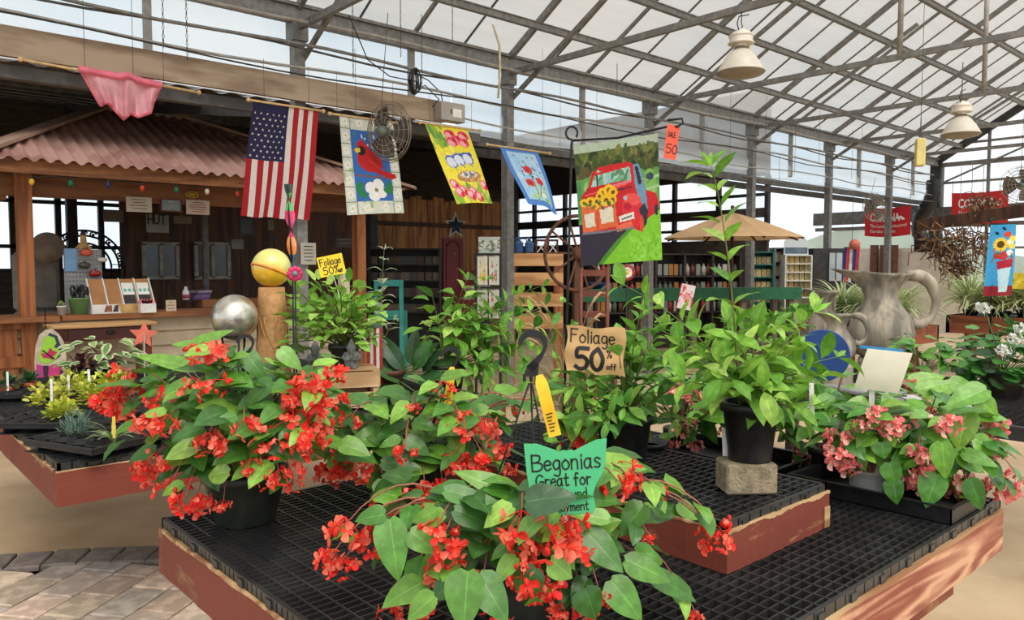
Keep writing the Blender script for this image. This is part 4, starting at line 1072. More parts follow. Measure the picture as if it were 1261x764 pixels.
pink('pink begonia in a black pot, half hidden behind the bushy shrub', (2.60, 1.88, zt), [(827, 483), (840, 477, .9), (852, 483), (840, 527, .8), (838, 441, .7), (870, 505, .8), (857, 545, .8), (880, 530, .7), (905, 545, .6), (850, 515, .7), (830, 545, .6)], 46, .23, .095, .22)
pink('pink begonia in a black pot at the back of the right corner', (2.72, 1.32, zt), [(1150, 500, .6), (1120, 470, .6), (1125, 500, .6)], 44, .2, .105, .24, keys=[(1135, 490, 1190, 465, 24, .0, 3), (1120, 470, 1165, 462, 22, .0, 3), (1170, 470, 1205, 480, 22, .1, 1)])
# blue round sign (back), white card, plastic plant labels
def blue_disc():
    d = 2.75; P = W(1013, 438, d); r = thing('disc_sign', 'round blue sign seen from behind, above the pink begonias', 'sign', P, facing(P, .15)); s = d / F
    mb = MB(); mb.lathe([(.0001, -.004), (31 * s, -.004), (32 * s, 0), (31 * s, .004), (.0001, .004)], 40, 0, None, (0, 0, 0), False, Matrix.Rotation(PI / 2, 4, 'X')); mb.build('disc', M('blue enamel', srgb(22, 62, 128), .45, 0, .1, 8), r)
    mb = MB(); mb.tube([(-.02, -.007, .045), (.0, -.008, .01), (.025, -.007, -.01)], .0015, 5); mb.build('seam', M('pale blue seam', srgb(70, 110, 170), .5), r)
    mb = MB(); mb.cbox((-10 * s, .008, -.19), (.014, .003, .24)); mb.build('stake', WHITEP, r)
blue_disc()
def white_card():
    d = 2.45; P = W(1083, 455, d); s = d / F; r = thing('plant_sign', 'blank cream card on a white stake among the pink begonias', 'sign', P, facing(P, -.1))
    mb = MB(); mb.grid(lambda u, v: V((((u - .5) * 50 + (v - .5) * -14 + 4) * s, -.012 * math.sin(v * 2.6), ((.5 - v) * 50 - u * 3) * s)), 8, 12); mb.build('card', CREAM, r)
    mb = MB(); mb.cbox((2 * s, .004, 25 * s), (50 * s, .003, 4 * s), 0, None, Matrix.Rotation(.06, 3, 'Y')); mb.build('top_edge', M('blue tape', srgb(60, 150, 210), .5), r)
    mb = MB(); mb.cbox((-8 * s, .006, -62 * s), (.016, .003, 80 * s)); mb.build('stake', WHITEP, r)
white_card()

def stake(parent, px, y0, y1, d): 
    O = V(parent.location); mb = MB(); mb.bar(W(px, y0, d) - O, W(px - 1, y1, d) - O, .014, .0016, 0, None, FWD); mb.build('plant_label', WHITEP, parent)
stake(P4, 893, 562, 528, d4 + .02); stake(P4, 1000, 515, 470, d4 + .05)
# ------------------------------------------------------------------ things on the left bench
def bz(px, py, z=TZ): return onZ(px, py, z)
def at_depth(px, d, z=0.0):
    p = W(px, 382, d); return V((p.x, p.y, z))
# silver ball on an iron stand
p = at_depth(289, 4.15); zc = W(289, 391, 4.15).z
r = thing('gazing_ball', 'dented silver gazing ball on an iron stand above the left begonia', 'ornament', (p.x, p.y, TZ))
mb = MB(); mb.ball((0, 0, zc - TZ), .122, 28, 18); mb.build('ball', M('crackled silver', srgb(205, 200, 188), .28, .85, .15, 14, bump=.25, fine=18), r)
mb = MB(); h = zc - TZ - .115
for k in range(3):
    a = k * 2 * PI / 3 + .4; mb.tube([(math.cos(a) * .13, math.sin(a) * .13, 0), (math.cos(a) * .05, math.sin(a) * .05, h * .5), (math.cos(a) * .07, math.sin(a) * .07, h + .02)], .006, 6)
mb.tube([(math.cos(a) * .07, math.sin(a) * .07, h + .02) for a in [2 * PI * i / 20 for i in range(21)]], .006, 6, caps=False); mb.build('stand', BLACKM, r)
# clay column with a glass ball
p = at_depth(335, 4.3); r = thing('clay_column', 'tapering tan clay column with carved vines standing on the left bench', 'ornament', (p.x, p.y, TZ))
zt_ = W(335, 354, 4.3).z - TZ
CLAY = M('tan clay', srgb(186, 138, 88), .8, 0, .14, 18, bump=.6, fine=40)
mb = MB(); mb.lathe([(.108, 0), (.11, .02), (.100, .12), (.088, zt_ * .5), (.074, zt_ * .85), (.070, zt_), (.055, zt_ + .002), (.0001, zt_ + .002)], 28); mb.build('column', CLAY, r)
mb = MB()
for k in range(9):
    a = k * .7; pts = []
    for i in range(14):
        t = i / 13; z = zt_ * (.05 + .7 * t); rad = .104 - .036 * z / zt_; aa = a + .5 * math.sin(t * 5 + k) ; pts.append((math.cos(aa) * rad, math.sin(aa) * rad, z))
    mb.tube(pts, .0055, 5)
mb.build('vine_relief', CLAY, r)
gz = W(333, 329, 4.3).z
GLASSY = M('yellow marbled glass', (1, 1, 1), .2, 0, .07, 14, attr=True, coat=.4)
mb = MB(); mb.ball((0, 0, .106), .106, 40, 36)
for i_, f_ in enumerate(mb.f):
    z_ = sum(mb.v[q][2] for q in f_) / len(f_) / .212; x_ = mb.v[f_[0]][0]; t_ = max(0, min(1, (z_ - .28 + x_ * 1.2 + .05 * math.sin(x_ * 40)) / .35)); mb.c[i_] = tuple(a * (1 - t_) + b * t_ for a, b in zip(srgb(244, 186, 44), srgb(220, 214, 124)))
g = mb.build('glass_ball', GLASSY)
band = MB(); Rm = Matrix.Rotation(.38, 3, 'Y')
band.tube([Rm @ V((math.cos(a) * .1045, math.sin(a) * .1045, -.02)) + V((0, 0, .106)) for a in [2 * PI * i / 40 for i in range(41)]], .006, 6, caps=False)
tag(g, 'yellow marbled glass ball resting on the clay column', 'ball', None, (p.x, p.y, TZ + zt_ + .002))
band.build('swirl', M('orange glass swirl', srgb(214, 120, 40), .2, 0, .1, 5), g, 'orange swirl')
# twisted ribbon spinner and flower pick on rods
def rod_from(px, d, top_py, label, name, cat, z=TZ, r_=.004):
    p = at_depth(px, d, z); r = thing(name, label, cat, p); h = W(px, top_py, d).z - z
    mb = MB(); mb.tube([(0, 0, 0), (0, 0, h)], r_, 6); mb.build('rod', BLACKM, r); return r, h
r, h = rod_from(361, 3.75, 335, 'garden spinner with a twisted ribbon tail in green, pink, orange and blue', 'garden_spinner', 'spinner')
h2 = W(356, 228, 3.75).z - TZ
mb = MB(); mb.tube([(0, 0, h), (-.012, 0, h * .5 + h2 * .5), (-.02, 0, h2)], .004, 6); mb.build('rod', BLACKM, r)
cl = [srgb(44, 96, 150), srgb(60, 120, 170), srgb(226, 130, 60), srgb(232, 150, 90), srgb(224, 62, 110), srgb(230, 80, 140), srgb(222, 60, 110), srgb(90, 196, 110), srgb(70, 190, 110), srgb(50, 70, 60)]
for i in range(10):
    mb = MB()
    def rb(u, v, i=i):
        t = (i + v) / 10; a = t * 9; z = h + (h2 - h) * t; w = .018 + .006 * math.sin(t * 3.1)
        return V((-.02 * t + math.cos(a) * w * (u - .5) * 2 + .004, math.sin(a) * w * (u - .5) * 2, z))
    mb.grid(rb, 2, 8); mb.build('ribbon', M('ribbon %d' % i, cl[i], .5, 0, .08, 12), r)
r, h = rod_from(364, 3.7, 345, 'pink metal flower pick in front of the spinner rod', 'flower_pick', 'ornament')
mb = MB(); q = Matrix.Rotation(facing(r.location), 3, 'Z')
for k in range(8):
    a = k * PI / 4; mb.ball(q @ V((math.cos(a) * .022, -.006, math.sin(a) * .022)) + V((0, 0, h + .03)), .016, 8, 6, 0, None, (1, .35, 1), q)
mb.build('petal_ring', M('magenta enamel', srgb(198, 40, 92), .4, 0, .15, 30), r)
mb = MB(); mb.ball(q @ V((0, -.012, 0)) + V((0, 0, h + .03)), .013, 10, 6); mb.build('flower_centre', M('teal enamel', srgb(120, 150, 150), .4), r)
# crate, second crate, gnomes
def crate(label, x, y, z, sx, sy, sz, rz, text=False):
    r = thing('wooden_crate', label, 'crate', (x, y, z), rz); X, Y = sx / 2, sy / 2; t = .009; c = .03
    for (cx, cy) in ((-X + c / 2, -Y + c / 2), (X - c / 2, -Y + c / 2), (-X + c / 2, Y - c / 2), (X - c / 2, Y - c / 2)):
        mb = MB(); mb.cbox((cx, cy, sz / 2), (c, c, sz), bev=.003); mb.build('corner_post', CRATEW, r)
    n = 2
    for k in range(n):
        z0 = sz * (.06 + .5 * k); hh = sz * .38
        for (a, b) in (((-X, -Y - t), (X, -Y)), ((-X, Y), (X, Y + t)), ((-X - t, -Y), (-X, Y)), ((X, -Y), (X + t, Y))):
            mb = MB(); mb.box((*a, z0), (*b, z0 + hh)); s = mb.build('slat', CRATEW, r)
            if text and k == 0 and b == (X, -Y):
                tx = MB(); fn = lambda u, v: V((u, -Y - t - .001, v))
                write(tx, 'PETITE', -.055, z0 + hh * .52, hh * .28, .004, fn); write(tx, 'LA CREME', -.075, z0 + hh * .12, hh * .3, .004, fn); tx.build('lettering', M('faded stencil ink', srgb(120, 96, 74), .8), s)
    mb = MB()
    for k in range(5): mb.box((-X, -Y + sy * k / 5 + .003, sz - .008), (X, -Y + sy * (k + 1) / 5 - .003, sz))
    mb.build('lid', CRATEW, r); return r
cp = bz(434, 502); CRH = .215
crate('pale slatted wooden crate with faded stencil letters, a gnome standing on top', cp.x, cp.y + .05, TZ, .30, .26, CRH, math.radians(-24), True)
c2 = bz(388, 488); crate('second lower wooden crate, left of the stencilled one', c2.x, c2.y + .08, TZ, .28, .22, .15, math.radians(-15))
GN = M('grey gnome stone', srgb(120, 122, 120), .8, 0, .25, 30, bump=.5, fine=60)
def gnome(label, pos, hh, rz):
    r = thing('garden_gnome', label, 'gnome', pos, rz); k = hh / .17
    mb = MB(); mb.lathe([(.02, .0), (.036, .004), (.040, .03), (.043, .06), (.034, .09), (.022, .105)], 16, sy=.85)
    for s in (-1, 1):
        mb.ball((s * .016, -.018, .008), .017, 10, 6, sq=(.8, 1.3, .55)); mb.tube([(s * .030, 0, .092), (s * .048, -.012, .066), (s * .030, -.036, .056), (s * .008, -.042, .060)], [.012, .011, .010, .009], 8)
    mb.ball((0, -.006, .112), .025, 12, 8); mb.ball((0, -.030, .110), .006, 8, 5)
    for s in (-1, 1): mb.ball((s * .009, -.027, .117), .0032, 6, 4)
    mb.v = [tuple(c * k for c in v) for v in mb.v]; mb.build('body', GN, r)
    mb = MB(); mb.lathe([(.030, .118), (.031, .123), (.024, .135), (.014, .155), (.005, .172), (.0001, .177)], 16, sy=.95); mb.v = [tuple(c * k for c in v) for v in mb.v]; mb.build('hat', GN, r)
    mb = MB(); mb.grid(lambda u, v: V(((u - .5) * .04 * (1 - .75 * v), -.028 - .012 * math.sin(PI * u) - .004 * v, .108 - .05 * v)), 8, 6); mb.v = [tuple(c * k for c in v) for v in mb.v]; mb.build('beard', GN, r)
    return r
g1 = W(425, 449, 4.02); gnome('grey stone garden gnome standing on the stencilled crate', (cp.x - .02, cp.y - .03, TZ + CRH), .155, facing(g1))
gnome('grey stone garden gnome left of the stencilled crate', (c2.x + .02, c2.y + .03, TZ + .15), .17, facing(g1))
# lime bush with yellow sign on the crate
p7 = V((cp.x + .01, cp.y + .10, TZ + CRH)); P7 = thing('potted_shrub', 'lime green bush in a black pot on the stencilled crate, with the yellow sign', 'plant', p7); d7 = proj(p7)[2]
pot_part(P7, .075, .06, .12, BLACKP)
shrub(P7, [(372, 372), (385, 395), (400, 370), (425, 380), (450, 385), (440, 405), (375, 400), (410, 400), (395, 415), (465, 400), (455, 375), (365, 385)], .1, d7, .12, LIME, .082, .045, 'oval', .52, 240, .27, p7 + V((-.09, -.03, .25)), droop=.8)
P7b = thing('potted_shrub', 'slim plant with pale curling leaves rising behind the lime bush', 'plant', (p7.x + .28, p7.y + .12, TZ)); pot_part(P7b, .07, .055, .14, BLACKP)
shrub(P7b, [(473, 308), (462, 385), (485, 395), (470, 350, proj(P7b.location)[2])], .12, proj(P7b.location)[2], .05, [srgb(168, 190, 150), srgb(140, 176, 120), srgb(196, 206, 176)], .11, .075, 'lance', .34, droop=1.5, edge=srgb(220, 224, 204))
def ysign():
    d = d7 - .22; P = W(408, 327, d); s = d / F; r = thing('plant_sign', 'yellow card sign, Foliage 50%, on a white stake in the lime bush', 'sign', P, facing(P))
    rt = Matrix.Rotation(-.21, 4, 'Y'); mb = MB(); mb.x = rt; mb.cbox((0, 0, 0), (31 * s, .002, 25 * s)); mb.build('card', M('yellow card', srgb(250, 214, 44), .6, 0, .04, 8), r)
    fn = lambda x, y: rt @ V((x * s, -.0022, y * s)); tx = MB(); write(tx, 'Foliage', -13, 1, 8.5, 1.0, fn, 0, None, .8); write(tx, '50%', -11, -10, 9, 1.1, fn); write(tx, 'off', 8, -10, 4, .8, fn, 0, None, .6); tx.build('lettering', INK, r)
    mb = MB(); mb.bar((.01, .004, -12 * s), (.04, .006, -40 * s), .018, .003); mb.build('stake', WHITEP, r)
ysign()
p = at_depth(424, 4.75, TZ); mb = MB(); mb.cbox((0, 0, .37), (.055, .05, .74), bev=.004); tag(mb.build('square_post', M('beige painted post', srgb(196, 176, 150), .7, 0, .1, 8)), 'beige square post standing behind the yellow sign', 'post', None, p, .3)
# striped flag post and checked panel beside the crate
p = at_depth(461, 4.35, TZ); r = thing('striped_post', 'red and white striped wooden post with a small blue cap beside the crate', 'ornament', p, facing(p)); h = W(461, 404, 4.35).z - TZ
for k in range(5):
    mb = MB(); x = -.034 + k * .017; mb.box((x - .0085, -.02, 0), (x + .0085, .02, h)); mb.build('stripe_board', M('stripe red', srgb(170, 52, 46), .7) if k % 2 == 0 else WHITEP, r)
mb = MB(); mb.lathe([(.03, h), (.03, h + .02), (.012, h + .05), (.0001, h + .06)], 14); mb.build('cap', M('slate cap', srgb(110, 120, 130), .6), r)
p = at_depth(444, 4.5, TZ); r = thing('checked_panel', 'small black and white checked panel on a stake behind the crate', 'ornament', p, facing(p)); h = W(444, 418, 4.5).z - TZ
mb = MB(); s = 4.5 / F
mb.grid(lambda u, v: V(((u - .5) * 26 * s, 0, h + (.5 - v) * 30 * s)), 8, 9, 0, lambda u, v: (.75, .75, .72) if (int(u * 8) + int(v * 9)) % 2 else (.02, .02, .02), False)
mb.build('panel', PRINT, r); mb = MB(); mb.bar((0, .004, 0), (0, .004, h), .012, .004); mb.build('stake', WHITEP, r)
# dark broad leaved plant
p = (2.42, 3.78, TZ); r = thing('potted_plant', 'dark broad-leaved plant in a brown pot right of the crate', 'plant', p); d8 = proj(p)[2]
pot_part(r, .1, .075, .17, M('brown plastic pot', srgb(92, 56, 42), .5, 0, .15, 20))
fo = MB(); st = MB()
for (bx, by, tx_, ty, w, q) in [(505, 470, 470, 415, 22, 0), (500, 470, 535, 420, 22, .05), (505, 475, 545, 460, 24, -.05), (500, 475, 465, 455, 24, -.1), (510, 475, 520, 510, 26, -.15), (498, 475, 490, 500, 26, -.15), (500, 470, 455, 435, 20, .05), (512, 470, 560, 440, 22, .05), (505, 465, 510, 405, 20, .1), (508, 470, 550, 485, 22, -.1), (500, 472, 468, 480, 22, -.1), (515, 468, 540, 430, 20, 0), (495, 468, 480, 425, 18, .1), (510, 462, 525, 425, 22, -.05)]:
    b_, t_ = W(bx, by, d8 - .05) - V(p), W(tx_, ty, d8 + q - .05) - V(p)
    leaf(fo, b_ * .75 + t_ * .25, t_ - b_, V((0, 0, 1)) - FWD * .7 + rnd_dir() * .4, (t_ - b_).length * .8, w * .95 / F * d8, 'oval', .5, .25, pick(DKG), 0, 8)
    st.tube([(0, 0, .15), b_ * .75 + t_ * .25], .004, 5, 0, jit(srgb(80, 110, 60)), False)
fo.build('foliage', LEAF, r); st.build('stem', STEM, r)
# seedling trays at the left end
a, b, c = bz(54, 543, TZ + .05), bz(141, 556, TZ + .05), bz(190, 530, TZ + .05)
ang = math.atan2((b - a).y, (b - a).x)
lx, ly = (b - a).length, (c - b).length
ctr = (a + c) / 2
tray('black cell tray at the left bench corner, holding the spider plant', ctr.x, ctr.y, max(lx, .3), max(ly, .24), TZ, ang, .055, (4, 3))
TB = (ctr, ang, max(lx, .3), max(ly, .24))
a2, b2 = bz(5, 524, TZ + .05), bz(110, 524, TZ + .05); ang2 = math.atan2((b2 - a2).y, (b2 - a2).x); n2 = V((-math.sin(ang2), math.cos(ang2), 0)); c2_ = (a2 + b2) / 2 + n2 * .18
tray('black cell tray behind it, with lime sedums and a silvery plant', c2_.x, c2_.y, .52, .30, TZ, ang2, .055, (5, 3))
c3 = bz(20, 497, TZ); tray('empty black cell tray at the left edge of the bench', c3.x + .05, c3.y + .15, .5, .28, TZ, ang2 + .2, .05, (5, 3))
def labelstick(parent, px, py0, py1, d, col=None):
    O = V(parent.location); mb = MB(); A_, B_ = W(px, py0, d) - O, W(px - 1, py1, d) - O
    mb.bar(A_, B_, .013, .0015, 0, None, FWD); mb.build('plant_label', WHITEP if col is None else M('yellow label', srgb(236, 200, 70), .5), parent)
SED = [srgb(186, 192, 56), srgb(212, 214, 84), srgb(160, 176, 50), srgb(224, 220, 120)]
for i, (px, py, rr, cols, lab, stick) in enumerate([(60, 484, 24, SED, 'lime sedum at the left of the cell tray, with two white labels', (64, 505, 467)), (92, 470, 24, SED, 'lime sedum in the middle of the cell tray, behind the silvery plant', (85, 488, 462)),
        (118, 480, 24, SED, 'lime sedum at the right of the cell tray, touching the red begonia', (110, 470, 455)), (142, 462, 20, SED, 'lime sedum half hidden behind the red begonia', None), (78, 500, 16, SED, 'small lime sedum at the front of the cell tray', None)]):
    q = bz(px, py + 15, TZ + .05); r = thing('sedum', lab, 'plant', (q.x, q.y, TZ + .01)); d = proj(q)[2]
    mb = MB(); mb.lathe([(.022, 0), (.03, .045), (.028, .045), (.0001, .04)], 12); mb.build('root_plug', SOIL, r)
    fo = MB(); rad = rr * 1.05 / F * d
    for k in range(170):
        dd = rnd_dir(-.1, 1); leaf(fo, V((0, 0, .05)) + V((dd.x * rad, dd.y * rad, dd.z * rad * 1.1)) * R(.3, 1), dd + rnd_dir() * .4, V((0, 0, 1)) + dd, R(.024, .036), R(.018, .026), 'round', .2, .2, pick(cols, .2), 0, 3)
    fo.build('foliage', LEAFSOFT, r)
    if stick: labelstick(r, stick[0], stick[1], stick[2], d - rad * .6)
q = bz(95, 535, TZ + .05); r = thing('lavender', 'silvery blue-green needle plant at the front of the cell tray', 'plant', (q.x, q.y + .02, TZ + .01)); d = proj(q)[2]
mb = MB(); mb.lathe([(.022, 0), (.03, .045), (.0001, .04)], 12); mb.build('root_plug', SOIL, r); fo = MB()
for k in range(260):
    dd = rnd_dir(-.15, 1); fo_p = V((dd.x * .07, dd.y * .07, .06 + dd.z * .085)) * R(.45, 1)
    leaf(fo, fo_p, dd * .6 + V((0, 0, .8)) + rnd_dir() * .4, dd, R(.025, .04), .005, 'blade', .2, .1, pick([srgb(118, 146, 128), srgb(92, 122, 104), srgb(140, 164, 146)]), 0, 2)
fo.build('foliage', LEAFSOFT, r)
q = bz(142, 545, TZ + .05); r = thing('spider_plant', 'small spider plant with a yellow label in the corner cell tray', 'plant', (q.x, q.y + .03, TZ + .01)); d = proj(q)[2]
mb = MB(); mb.lathe([(.022, 0), (.032, .045), (.0001, .04)], 12); mb.build('root_plug', SOIL, r); fo = MB(); strap_tuft(fo, (0, 0, .045), 26, .12, .010, [srgb(104, 150, 74), srgb(130, 170, 90)], srgb(206, 214, 160)); fo.build('foliage', LEAFSOFT, r); labelstick(r, 141, 540, 512, d - .05, 1)
for i, (px, py, lab, cols, kind, L) in enumerate([(10, 480, 'dark rosette seedling at the left edge of the bench, with a white label', DKG, 'oval', .05), (36, 475, 'dark rosette seedling in a pot, below the butterfly sign', DKG, 'oval', .05)]):
    q = bz(px, py + 10, TZ); r = thing('potted_seedling', lab, 'plant', (q.x, q.y, TZ)); d = proj(q)[2]; pot_part(r, .045, .034, .07, TERRA); fo = MB()
    for k in range(40): dd = rnd_dir(0, 1); leaf(fo, V((0, 0, .065)) + dd * .05 * R(.2, 1), dd, V((0, 0, 1)), L * R(.8, 1.3), L * .6, kind, .4, .2, pick(cols), 0, 5)
    fo.build('foliage', LEAF, r)
    if i == 0: labelstick(r, 10, 492, 458, d - .05)
q = bz(135, 470, TZ); r = thing('potted_plant', 'variegated cream and green plant behind the seedlings, below the desk', 'plant', (q.x, q.y + .1, TZ)); d = proj(r.location)[2]; pot_part(r, .09, .07, .13, BLACKP); fo = MB(); st = MB()
for k in range(60):
    dd = rnd_dir(-.1, 1); P = V((dd.x * .26, dd.y * .2, .16 + dd.z * .13)) * R(.5, 1)
    leaf(fo, P, V((dd.x, dd.y, -.1)) + rnd_dir() * .3, V((0, 0, 1)) + dd * .5 - FWD * .4, R(.09, .13), R(.05, .07), 'oval', .7, .2, pick([srgb(120, 160, 86), srgb(150, 180, 110), srgb(96, 136, 70)]), 0, 6, 0, .03, srgb(214, 220, 176))
    if k % 3 == 0: st.tube([(0, 0, .12), P * .5 + V((0, 0, .08)), P], .003, 4, 0, srgb(120, 60, 60), False)
fo.build('foliage', LEAFSOFT, r); st.build('stem', STEM, r)
q = bz(105, 476, TZ); r = thing('potted_plant', 'burgundy-leaved plant behind the lime sedums', 'plant', (q.x, q.y + .1, TZ)); pot_part(r, .07, .055, .10, BLACKP); fo = MB()
for k in range(46): dd = rnd_dir(0, 1); leaf(fo, V((dd.x * .1, dd.y * .1, .1 + dd.z * .1)) * R(.5, 1), dd + rnd_dir() * .3, V((0, 0, 1)), R(.05, .08), R(.03, .045), 'oval', .6, .2, pick([srgb(96, 44, 48), srgb(74, 52, 44), srgb(120, 70, 60)]), 0, 5)
fo.build('foliage', LEAF, r)
# star pick
d = 4.9; p = at_depth(176, d, TZ); r = thing('star_pick', 'coral painted wooden star on a grey stake, in front of the desk', 'ornament', p, facing(p)); h = W(176, 413, d).z - TZ; s = d / F
mb = MB(); mb.prism([(math.sin(k * PI / 5 + .1) * (17 if k % 2 == 0 else 8) * s, math.cos(k * PI / 5 + .1) * (17 if k % 2 == 0 else 8) * s) for k in range(10)], .012, Matrix.Translation((0, 0, h)) @ Matrix.Rotation(PI / 2, 4, 'X')); mb.build('star', M('coral paint', srgb(220, 112, 92), .7, 0, .1, 12), r)
mb = MB(); mb.bar((0, -.012, 0), (.004, -.012, h + .01), .022, .008); mb.build('stake', M('grey stake', srgb(176, 166, 152), .8, 0, .1, 10), r)
# fern-like pot beside the column
q = at_depth(318, 3.95, TZ); r = thing('potted_plant', 'small fine-leaved green plant at the foot of the clay column', 'plant', q); pot_part(r, .07, .055, .10, BLACKP); fo = MB()
for k in range(150): dd = rnd_dir(-.1, 1); leaf(fo, V((dd.x * .13, dd.y * .11, .15 + dd.z * .12)) * R(.5, 1), dd + rnd_dir() * .5, V((0, 0, 1)), R(.03, .045), R(.012, .018), 'oval', .4, .2, pick(MIDG), 0, 4)
fo.build('foliage', LEAFSOFT, r)

# ------------------------------------------------------------------ flags
def flag_mesh(root, TL, TR, BL, BR, paint, name='cloth', wave=.012, nw=3.0, ph=0.0, back=None):
    O = V(root.location); n = ((TR - TL).cross(BL - TL)).normalized(); mb = MB()
    def fn(u, v):
        p = (TL * (1 - u) + TR * u) * (1 - v) + (BL * (1 - u) + BR * u) * v
        return p - O + n * (wave * (.25 + v) * math.sin(u * nw * PI + ph + v * 1.6) + wave * .6 * math.sin(v * 5 + u * 2))
    mb.grid(fn, paint.nu, paint.nv, 0, paint.col); return mb.build(name, PAINTED, root)
DOWEL = M('bare dowel', srgb(206, 172, 122), .6, 0, .12, 20)
def hung(label, L_px, R_px, Y, cols_strings, corners, paint, cat='flag', **k):
    A_, B_ = onY(*L_px, Y), onY(*R_px, Y); r = thing('hanging_flag', label, cat, A_); O = A_
    mb = MB(); mb.tube([(0, 0, 0), B_ - O], .011, 8); mb.ball((0, 0, 0), .02, 10, 6); mb.ball(B_ - O, .02, 10, 6); mb.build('dowel', DOWEL, r)
    for (f, ztop) in cols_strings:
        P = A_ * (1 - f) + B_ * f; mb = MB(); mb.tube([P - O, P - O + V((0, 0, ztop - P.z))], .0022, 4); mb.build('hanging_string', STEELD, r)
    if corners:
        TL = onY(*corners[0], Y); TR = onY(*corners[1], Y); BL = onX(*corners[2], TL.x); BR = onX(*corners[3], TR.x)
        flag_mesh(r, TL, TR, BL, BR, paint, **k)
    return r
YFL = 6.8
us = Paint(150, 230, srgb(178, 26, 40)); W_ = srgb(232, 222, 216); NV = srgb(38, 36, 76)
for k in range(13):
    us.rect(k / 13, 0, (k + 1) / 13, 1, srgb(176, 28, 42) if k % 2 == 0 else W_)
us.rect(0, 0, 7 / 13, .49, NV)
for i in range(9):
    n_ = 6 if i % 2 == 0 else 5
    for j in range(n_): us.star(.05 + (.44) * ((j + (0 if i % 2 == 0 else .5)) / 5), .09 + .37 * i / 8, .020, W_, 1.55)
hung('American flag hung upright from a dowel in front of the hut roof', (306, 123), (398, 137), YFL, ((.2, 3.45), (.8, 3.45)), ((312, 125), (393, 137), (297, 266), (380, 271)), us, wave=.02, nw=5)
ca = Paint(80, 130, srgb(214, 220, 204)); A9 = 1.63
ca.speck(120, 0, 0, 1, 1, .04, [srgb(226, 230, 220), srgb(200, 212, 190), srgb(170, 190, 130), srgb(190, 200, 214), srgb(232, 228, 216)], A9)
ca.rect(.18, .13, .82, .87, srgb(52, 110, 186))
for v in (.13, .28, .42, .56, .72, .87): ca.line((0, v), (.18, v), .012, srgb(110, 116, 100), A9); ca.line((.82, v), (1, v), .012, srgb(110, 116, 100), A9)
for u in (.18, .5, .82): ca.line((u, 0), (u, .13), .012, srgb(120, 126, 120), A9); ca.line((u, .87), (u, 1), .012, srgb(120, 126, 120), A9)
for (u, v) in ((.09, .2), (.09, .35), (.09, .5), (.09, .65), (.09, .8), (.91, .2), (.91, .5), (.91, .65), (.91, .8), (.09, .06), (.9, .94), (.1, .94), (.34, .94), (.66, .94), (.35, .06), (.65, .06)):
    for a in range(4): ca.ell(u + .035 * math.cos(a * PI / 2 + .5), v + .035 / A9 * math.sin(a * PI / 2 + .5), .035, .024, srgb(238, 236, 226), 0, A9)
    ca.ell(u, v, .012, .012 / A9, srgb(190, 180, 90), 0, A9)
ca.speck(14, .2, .15, .8, .3, .03, [srgb(238, 240, 236), srgb(90, 140, 90)], A9)
RC = srgb(200, 34, 34)
ca.ell(.47, .45, .22, .115, RC, .5, A9); ca.poly([(.30, .40), (.27, .28), (.36, .22), (.47, .30), (.55, .42)], RC); ca.poly([(.5, .52), (.9, .58), (.93, .62), (.84, .64), (.55, .58)], RC)
ca.ell(.34, .345, .075, .05, srgb(30, 26, 28), 0, A9); ca.poly([(.22, .33), (.33, .31), (.33, .36), (.25, .37)], srgb(244, 196, 60)); ca.ell(.36, .31, .014, .01, srgb(20, 20, 20), 0, A9)
ca.line((.5, .4), (.72, .53), .02, srgb(160, 22, 28), A9); ca.line((.45, .44), (.68, .56), .015, srgb(226, 70, 60), A9)
ca.line((.2, .60), (.8, .63), .025, srgb(140, 84, 60), A9)
for a in range(4): ca.ell(.52 + .11 * math.cos(a * PI / 2 + .4), .755 + .11 / A9 * math.sin(a * PI / 2 + .4), .085, .06, srgb(244, 242, 236), a * PI / 2 + .4, A9)
ca.ell(.52, .755, .03, .02, srgb(120, 130, 60), 0, A9)
for (u, v, t) in ((.73, .76, .3), (.78, .72, 1.2), (.25, .72, 2.0), (.28, .79, .8)): ca.ell(u, v, .09, .035, srgb(40, 130, 80), t, A9)
hung('garden flag with a red cardinal bird on blue, hung behind the wire fan', (406, 140), (492, 152), YFL, ((.1, 3.45), (.9, 3.45)), ((418, 141), (484, 151), (428, 265), (499, 262)), ca, wave=.012, nw=2)
tu = Paint(66, 116, srgb(240, 222, 60)); A9 = 1.5
tu.speck(60, 0, 0, 1, 1, .09, [srgb(244, 230, 70), srgb(232, 220, 90), srgb(246, 236, 120)], A9)
tu.speck(20, 0, .0, .35, .3, .08, [srgb(150, 186, 60), srgb(110, 160, 70), srgb(180, 200, 80)], A9); tu.speck(40, 0, .78, 1, 1, .07, [srgb(150, 186, 60), srgb(120, 166, 60), srgb(190, 206, 90)], A9)
for (u, v) in ((.5, .1), (.62, .17), (.82, .1), (.78, .2), (.5, .2)):
    tu.ell(u, v, .13, .065, srgb(228, 74, 96), R(-.6, .6), A9); tu.ell(u - .03, v + .02, .08, .04, srgb(246, 170, 176), .5, A9); tu.ell(u + .05, v - .02, .04, .03, srgb(200, 30, 50), 0, A9)
for (u, v) in ((.3, .47), (.5, .44), (.72, .42)):
    tu.ell(u, v, .14, .085, srgb(86, 110, 180), .4, A9); tu.ell(u - .01, v + .01, .11, .068, srgb(222, 228, 242), .4, A9); tu.ell(u + .1, v - .06, .05, .03, srgb(70, 90, 160), .7, A9); tu.line((u, v + .06), (u + .06, v + .11), .02, srgb(70, 90, 160), A9)
